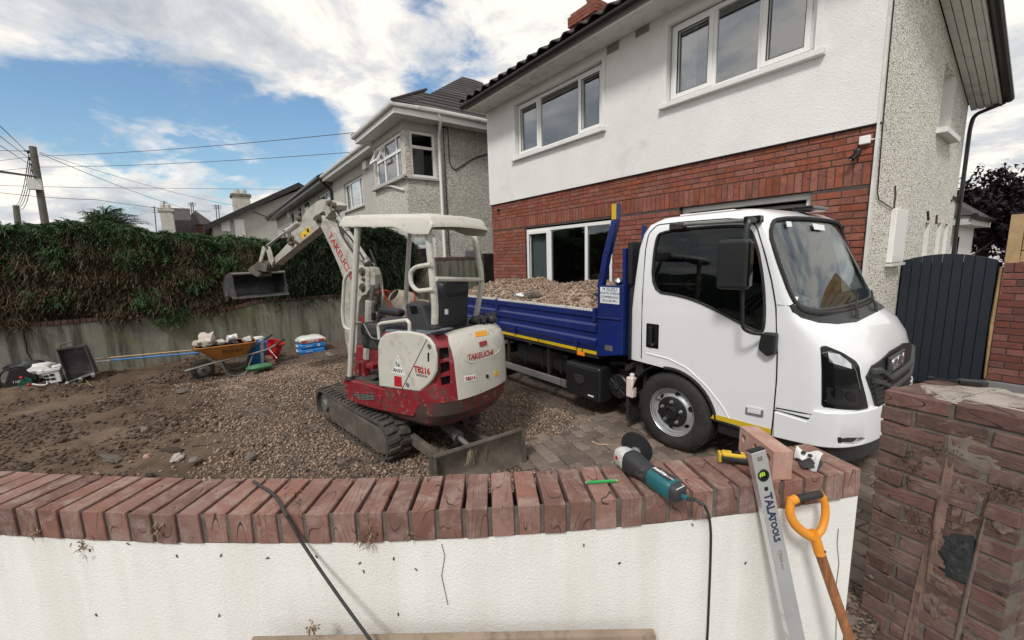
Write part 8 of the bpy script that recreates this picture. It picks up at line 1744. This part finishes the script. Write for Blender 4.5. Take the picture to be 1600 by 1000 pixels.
# carpenter's pencil
a, b = oncop(916, 754, .006), oncop(962, 751, .006); d = (b - a).normalized()
pc = thing('pencil', 'green carpenter pencil lying across the coping joints', 'pencil', (a + b) / 2, math.atan2(d.y, d.x)); MB().tube([a, b], .0055, 6).build('barrel', M['pencil'], pc, smooth=0); MB().tube([b, b + d * .012], [.0052, .0018], 6).build('sharpened_tip', M['palewood'], pc, smooth=0); MB().tube([b + d * .012, b + d * .016], [.0018, .0005], 6).build('lead', M['ink'], pc); MB().tube([a - d * .003, a], .0053, 6).build('pencil_end', M['palewood'], pc, smooth=0)
# angle grinder
g0, g1 = oncop(972, 712, .045), oncop(1062, 772, .032); gd_ = (g1 - g0).normalized(); gl = (g1 - g0).length
an = thing('angle_grinder', 'teal and black angle grinder with black cutting disc and dusty silver head', 'angle grinder', (g0 + g1) / 2 - ZZ * .04, math.atan2(gd_.y, gd_.x))
side = Vector((-gd_.y, gd_.x, 0)).normalized(); side = side if side.dot(nW) > 0 else -side; up_ = gd_.cross(side); up_ = up_ if up_.z > 0 else -up_
def gsec(t, w, h, n=16, sq=3.0, off=(0, 0)):
    c = g0 + gd_ * (gl * t) + side * off[0] + up_ * off[1]
    return [c + side * (w * 1.16 * (abs(math.cos(a)) ** (2 / sq)) * (1 if math.cos(a) > 0 else -1)) + up_ * (h * 1.12 * (abs(math.sin(a)) ** (2 / sq)) * (1 if math.sin(a) > 0 else -1)) for a in np.linspace(0, 2 * PI, n + 1)[:-1]]
MB().loft([gsec(t, w, h) for t, w, h in ((-.06, .012, .018), (-.05, .024, .026), (.02, .029, .032), (.13, .030, .034), (.15, .027, .031))]).build('gear_head', mk('chalky_metal', (.55, .55, .54), .6, metal=.3, var=.25, vs=30, bump=.4, bs=80, dirt=((.2, .19, .18), .55, .7, 40)), an, smooth=45)
MB().loft([gsec(t, w, h) for t, w, h in ((.15, .031, .036), (.20, .033, .037), (.30, .031, .034), (.44, .026, .027), (.56, .026, .027), (.58, .027, .028))]).build('grip_sleeve', M['toolblack'], an, smooth=45)
tb_ = MB().loft([gsec(t, w, h) for t, w, h in ((.575, .0275, .0285), (.60, .029, .030), (.78, .029, .030), (.92, .027, .029), (.93, .025, .026))]).build('motor_housing', M['teal'], an, smooth=45)
MB().loft([gsec(t, w, h) for t, w, h in ((.93, .026, .027), (1.0, .025, .025), (1.03, .018, .018), (1.04, .008, .008))]).build('end_cap', M['toolblack'], an, smooth=45)
vn_ = MB()
for k in range(5): vn_.tube([g0 + gd_ * gl * (.945 + k * .016) + side * -.02 + up_ * .022, g0 + gd_ * gl * (.945 + k * .016) + side * .015 + up_ * .026], .0022, 4)
vn_.build('vent_ribs', M['alu'], an, smooth=0, kind='stuff')
lbp = g0 + gd_ * gl * .74 + up_ * .034
lb_ = MB().box(lbp, (gl * .27, .032, .003), Matrix((gd_, side, up_)).transposed()).build('label', M['toolblack'], tb_, smooth=0, bevel=.001)
fr_l = lbp + up_ * .0022
text('makita', .020, fr_l - gd_ * .012 - side * .002, gd_, side, M['stickerwhite'], lb_, ext=.0004, thick=.0004); text('220-240V', .009, fr_l + gd_ * .028 - side * .004, gd_, side, M['stickerwhite'], lb_, ext=.0003)
MB().box(g0 + gd_ * gl * .55 - side * .026 + up_ * .012, (.045, .008, .012), Matrix((gd_, side, up_)).transposed()).build('switch', M['toolblack'], an, smooth=0, bevel=.002)
hd_ = g0 + gd_ * (gl * .03); MB().lathe([(.010, .02), (.010, .052), (.022, .056), (.022, .064)], hd_, side, 18).build('spindle', M['alu'], an)
disc_c = hd_ + side * .062 + up_ * .010
MB().lathe([(.0, -.0012), (.0625, -.0012), (.0625, .0012), (.0, .0012)], disc_c + up_ * .01, (side + up_ * .12 - gd_ * .35).normalized(), 44).build('cutting_disc', mk('abrasive_black', (.016, .016, .017), .8, bump=.4, bs=160), an, smooth=30)
MB().lathe([(.008, 0), (.008, .006)], g0 - side * .028 + up_ * .004 + gd_ * gl * .03, -side, 10).build('red_button', M['redplastic'], an)
# cable from the grinder down the face of the wall
cg0 = g0 + gd_ * (gl * 1.04); ck_ = [cg0, cg0 + gd_ * .02 + ZZ * .002, oncop(1085, 780, .022), oncop(1100, 789, .012)]
MB().tube(ck_[:4], [.008, .0075, .006, .0055], 8).build('cable_boot', M['toolblack'], an); MB().tube(ck_[:2], [.0085, .008], 8).build('boot_collar', M['teal'], an)
cab = [oncop(1085, 780, .022), oncop(1100, 789, .012)] + [onwall(px, py, 1.15, .012 + o_) for px, py, o_ in ((1108, 805, .0), (1111, 830, 0), (1110, 880, .004), (1108, 930, .008), (1106, 980, .012), (1103, 1030, .016), (1098, 1100, .02))]
MB().tube(arc(cab, .03, 3), .0042, 8).build('power_cable', M['rubber'], an)
# loose cable over the coping at the left
def cl(p, h=.006): return oncop(*p, h)
lc = [cl((396, 752), .006), cl((403, 757)), cl((418, 766)), cl((430, 775)), cl((440, 790), .007), cl((446, 804), .006)] + [onwall(px, py, .12, .014 + o_) for px, py, o_ in ((452, 812, 0), (470, 845, .006), (500, 890, .03), (535, 940, .06), (575, 995, .09), (600, 1030, .11), (640, 1090, .13))]
tag(MB().tube(arc(lc, .02, 3), .005, 8).build('loose_cable', M['cable'], smooth=60), 'dusty black cable draped over the coping and hanging to the right', 'cable')
# box section spirit level leaning on the coping
Epx = oncop(1192, 757, .012); Bp = PZ(1243, 1000, .50); ld = (Epx - Bp).normalized()
s_ = .0
for _ in range(200):
    if pix(Epx + ld * s_)[1] <= 704: break
    s_ += .002
Tp = Epx + ld * s_; tWl, nWl = wt(1.4); wd = (tWl - ld * tWl.dot(ld)).normalized(); nd = ld.cross(wd); nd = nd if nd.dot(O - Tp) > 0 else -nd
lv_ = thing('spirit_level', 'long dusty aluminium spirit level leaning on the coping', 'spirit level', (Bp.x, Bp.y, .02)); LW, LT = .054, .024
Gp = Bp - ld * .62
RL = Matrix((wd, nd, ld)).transposed(); mid = (Tp + Gp) / 2; Ll = (Tp - Gp).length
bxx = MB().box(mid, (LW, LT, Ll), RL).build('beam', M['alu'], None, smooth=0)
vc_ = Tp - ld * .082; boolean(bxx, [MB().lathe([(.0185, -.05), (.0185, .05)], vc_, nd, 24)]); l = bxx.location.copy(); bxx.parent = lv_; bxx.matrix_basis = world_of(lv_).inverted() @ Matrix.Translation(l)
md = bxx.modifiers.new('bevel', 'BEVEL'); md.width = .0015; md.segments = 1; md.limit_method = 'ANGLE'
MB().box(Tp + ld * .002, (LW - .002, LT - .001, .005), RL).build('end_cap', M['blackplastic'], lv_, smooth=0); MB().box(mid - nd * .001, (LW + .001, LT * .62, Ll - .004), RL).build('side_groove', M['greysteel'], lv_, smooth=0) if 0 else None
MB().lathe([(.0185, -.006), (.0205, -.006), (.0205, .0138), (.016, .0138), (.016, -.004)], vc_, nd, 28, caps=False).build('vial_ring', M['blackplastic'], lv_); MB().lathe([(.0, -.006), (.018, -.006)], vc_, nd, 20, caps=False).build('vial_back', M['plate'], lv_)
MB().box(vc_ + nd * .004, (.024, .008, .014), RL).build('vial', mk('yellow_green_fluid', (.42, .62, .05), .15), lv_, bevel=.003); g = MB()
for s in (-.004, .004): g.box(vc_ + nd * .0085 + wd * s, (.001, .001, .013), RL)
g.build('vial_lines', M['ink'], lv_, smooth=0, kind='stuff')
MB().lathe([(.0, .0005), (.0075, .0005)], Tp - ld * .128 + nd * LT / 2, nd, 16, caps=False).build('hanging_hole', M['dark'], lv_)
fN = nd * (LT / 2 + .0004); rgt = -ld
text('TALA', .041, Tp - ld * .187 + fN, rgt, wd if (rgt.cross(wd)).dot(nd) > 0 else -wd, M['darkink'], lv_, ext=.0003, thick=.0014, sx=.86)
text('TOOLS', .031, Tp - ld * .268 + fN, rgt, wd if (rgt.cross(wd)).dot(nd) > 0 else -wd, M['darkink'], lv_, ext=.0003, thick=.0012, sx=.86)
text('CE', .018, Tp - ld * .35 + fN, rgt, wd if (rgt.cross(wd)).dot(nd) > 0 else -wd, M['greysteel'], lv_, ext=.0003); text('800 mm', .014, Tp - ld * .385 + fN, rgt, wd if (rgt.cross(wd)).dot(nd) > 0 else -wd, M['greysteel'], lv_, ext=.0003)
MB().box(Tp - ld * .025 + fN * 1.01, (.018, .0006, .014), RL).build('printed_mark', M['greysteel'], lv_, smooth=0)
# spade with orange D handle
tS, nS = wt(1.55); S0 = Vector((wallx(1.55), 1.55, 1.0)) - nS * .045; dn = (Vector((0, 0, -1)) - nS * .20).normalized(); sn_ = tS.cross(dn).normalized(); sd_ = S0.dot(sn_)
def sp_(px, py, o=0): return PN(px, py, sn_, sd_) + (sn_ if sn_.dot(O - S0) > 0 else -sn_) * o
sp0 = thing('spade', 'garden spade with orange D handle and wooden shaft leaning on the wall', 'spade', (S0.x, S0.y, .02))
dh = [sp_(*p) for p in ((1236, 778), (1233, 800), (1240, 818), (1255, 832), (1272, 840))]; dh2 = [sp_(*p) for p in ((1272, 840), (1284, 828), (1290, 806), (1289, 785), (1281, 771))]
MB().tube(arc(dh, .03, 3), [.0125 + .004 * math.sin(PI * k / 30) for k in range(len(arc(dh, .03, 3)))], 10).build('d_handle', M['handleorange'], sp0, smooth=70)
MB().tube(arc(dh2, .03, 3), .012, 10).build('d_handle', M['handleorange'], sp0, smooth=70)
MB().tube([sp_(1234, 784), sp_(1244, 779)], .0145, 12).build('d_handle_end', M['handleorange'], sp0, smooth=60); MB().tube([sp_(1281, 773), sp_(1287, 778)], .011, 12).build('d_handle_end', M['handleorange'], sp0, smooth=60)
MB().tube([sp_(1241, 780), sp_(1282, 772)], .0125, 14).build('hand_grip', M['rubber'], sp0, smooth=60)
MB().tube([sp_(1268, 832), sp_(1275, 845), sp_(1281, 866)], [.019, .0165, .0165], 14).build('socket', M['handleorange'], sp0, smooth=60); MB().lathe([(.004, 0), (.004, .002)], sp_(1282, 858, .0165), O - S0, 8).build('rivet', M['muddysteel'], sp0)
b0 = sp_(1281, 864); b1 = sp_(1328, 1000); b2 = b0 + (b1 - b0) * 2.1; MB().tube([b0, lerp(b0, b2, .5), b2], .0155, 14).build('shaft', M['wood'], sp0, smooth=60)
bl_d = (b2 - b0).normalized(); MB().prism([b2 - tS * .09, b2 + tS * .09, b2 + tS * .085 + bl_d * .26, b2 - tS * .085 + bl_d * .26], nS * .004).build('blade', M['muddysteel'], sp0, smooth=0)
# loose perforated brick standing on edge near the end of the wall
A_, B_ = oncop(1206, 750, .001), oncop(1143, 695, .001); bdx = (B_ - A_).normalized(); bdy = Vector((-bdx.y, bdx.x, 0)); bdy = bdy if bdy.dot(tW) > 0 else -bdy
nbk = MB().box(A_ + bdx * .1075 + bdy * .033 + ZZ * .0515, (.215, .065, .1025), Matrix((bdx, bdy, ZZ)).transposed()).build('loose_brick', M['newbrick'], None, smooth=0)
boolean(nbk, [MB().lathe([(.014, -.1), (.014, .1)], A_ + bdx * t + bdy * .033 + ZZ * .066, bdy, 20) for t in (.185, .107, .03)])
md = nbk.modifiers.new('bevel', 'BEVEL'); md.width = .003; md.segments = 2; md.limit_method = 'ANGLE'; md.angle_limit = math.radians(40); tag(nbk, 'dusty pink perforated brick standing on edge on the coping', 'brick')
# yellow and black cordless tool lying behind the level
y0_, y1_ = oncop(1124, 712, .025), oncop(1186, 720, .022); yd = (y1_ - y0_).normalized(); ys_ = Vector((-yd.y, yd.x, 0))
yt = thing('tape_measure', 'yellow and black hand tool lying behind the spirit level', 'hand tool', (y0_ + y1_) / 2 - ZZ * .02, math.atan2(yd.y, yd.x)); RY = Matrix((yd, ys_, ZZ)).transposed(); L3 = (y1_ - y0_).length
MB().box(y0_ + yd * (L3 * .45), (L3 * .9, .042, .030), RY).build('body', M['toolblack'], yt, smooth=0, bevel=.012, seg=3); MB().box(y0_ + yd * (L3 * .36) + ZZ * .010, (L3 * .62, .038, .020), RY).build('yellow_shell', M['toolyellow'], yt, smooth=0, bevel=.008, seg=3)
MB().box(y0_ + yd * .001 - ZZ * .002, (.012, .036, .036), RY).build('yellow_nose', M['toolyellow'], yt, smooth=0, bevel=.005); MB().box(y0_ + yd * (L3 * .42) + ZZ * .021, (.03, .02, .002), RY).build('window', M['gloss'], yt, smooth=0)
lump('crumpled_foil', oncop(1196, 724, .022), (.035, .03, .018), mk('grey_foil', (.22, .2, .19), .5, metal=.3, var=.4, vs=20, bump=.6, bs=40), 'crumpled grey wrapping between the level and the pink brick', 'wrapping', 31)
# torn packet behind the brick
pk = thing('torn_packet', 'torn white packet with grey print behind the pink brick', 'packet', oncop(1262, 722, 0)); q4 = [oncop(*p, h) for p, h in (((1240, 716), .012), (1 and (1247, 700), .045), ((1287, 712), .035), ((1276, 736), .012))]
MB().sheet(lambda a, b: lerp(lerp(q4[0], q4[3], a), lerp(q4[1], q4[2], a), b) + ZZ * (.010 * math.sin(a * 6 + b * 3) + .012 * math.sin(b * PI)), 14, 10, (0, 0, .0025)).build('packet_face', mk('glossy_white_wrap', (.7, .69, .68), .35, dirt=[((.2, .2, .2), .6, .72, 24), ((.5, .1, .14), .68, .76, 30)]), pk, smooth=60)
MB().sph(oncop(1266, 722, .014), (.035, .05, .014), 12, 8, None, .5, 4).build('dark_contents', M['toolblack'], pk)
for a, b in ((1254, 722), (1264, 724)): 
    p = lerp(lerp(q4[0], q4[3], .35 if a < 1260 else .62), lerp(q4[1], q4[2], .35 if a < 1260 else .62), .3) + ZZ * .024; MB().lathe([(.008, 0), (.008, .001)], p, (.1, -.5, 1), 16).build('printed_circle', M['ink'], pk)
# plank leaning against the wall
pa, pb = onwall(395, 993, .1, .09), onwall(1021, 981, 1.2, .06); t_ = (pb - pa); t_.z = 0; t_ = t_.normalized(); zt_ = (pa.z + pb.z) / 2; no = Vector((t_.y, -t_.x, 0)); no = no if no.dot(O - pa) > 0 else -no
ql = lambda p, zb: [p, p + no * .022 - ZZ * .004, Vector((p.x, p.y, zb)) + no * .14, Vector((p.x, p.y, zb)) + no * .118]
pl_ = MB().loft([ql(pa, -.10), ql(pb, -.10)]).build('timber_board', M['plank'], smooth=0, bevel=.004, seg=2)
tag(pl_, 'weathered brown board leaning low against the white garden wall', 'board')
P = []; D = []
for _ in range(40): P.append(onwall(488, 985, .2, .085) + Vector([random.gauss(0, .008) for _ in range(3)]) + ZZ * .006); D.append([random.uniform(-1, 1) for _ in range(3)])
tag(sprays('dead_leaf', P, D, [.012] * 40, [.003] * 40, foliage('curled_leaf', [(.2, .14, .09), (.32, .25, .17)]), None, 1, .2), 'curled dry leaf sitting on the timber board top', 'leaf', kind='stuff')
# black tool on the pier
p0, p1 = PZ(1497, 596, PT + .014), PZ(1540, 600, PT + .014); d = (p1 - p0).normalized(); ptl = thing('oscillating_tool', 'small black tool with a thin cable end lying on top of the brick pier', 'tool', (p0 + p1) / 2 - ZZ * .014, math.atan2(d.y, d.x))
RP = Matrix((d, Vector((-d.y, d.x, 0)), ZZ)).transposed(); MB().box((p0 + p1) / 2, ((p1 - p0).length, .034, .026), RP).build('body', M['blackplastic'], ptl, smooth=0, bevel=.006, seg=3); MB().box(p1 - d * .006 + ZZ * .001, (.022, .037, .029), RP).build('end_band', M['toolblack'], ptl, smooth=0, bevel=.004)
MB().tube([p0, PZ(1470, 593, PT + .012), PZ(1452, 590, PT + .011)], [.006, .005, .005], 6).build('lead', M['blackplastic'], ptl); MB().tube([PZ(1459, 591, PT + .012), PZ(1450, 589.5, PT + .012)], .008, 6).build('plug', M['rubber'], ptl)

# ================================================================== ADDED BEHIND THE VIEWER (unseen hedge that darkens reflections in glass and paint)
oh = thing('reflection_hedge', 'unseen tall dark hedge added behind the viewer to darken reflections', 'hedge', (0, -15, 0))
g = MB(); rr = []
for x in np.linspace(-34, 26, 70):
    h_ = 3.6 + 1.3 * noise.noise(Vector((x * .35, 1, 0))) + .5 * noise.noise(Vector((x * 1.3, 2, 0))); w_ = 1.2 + .4 * noise.noise(Vector((x * .8, 5, 0))); y_ = -15 - .12 * x
    rr.append([(x, y_ + w_, -.1), (x, y_ + w_ * 1.1, h_ * .5), (x, y_ + w_ * .6, h_ * .93), (x, y_ - w_ * .6, h_), (x, y_ - w_, -.1)])
g.loft(rr); g.build('foliage', M['darkleaf'], oh, smooth=60)
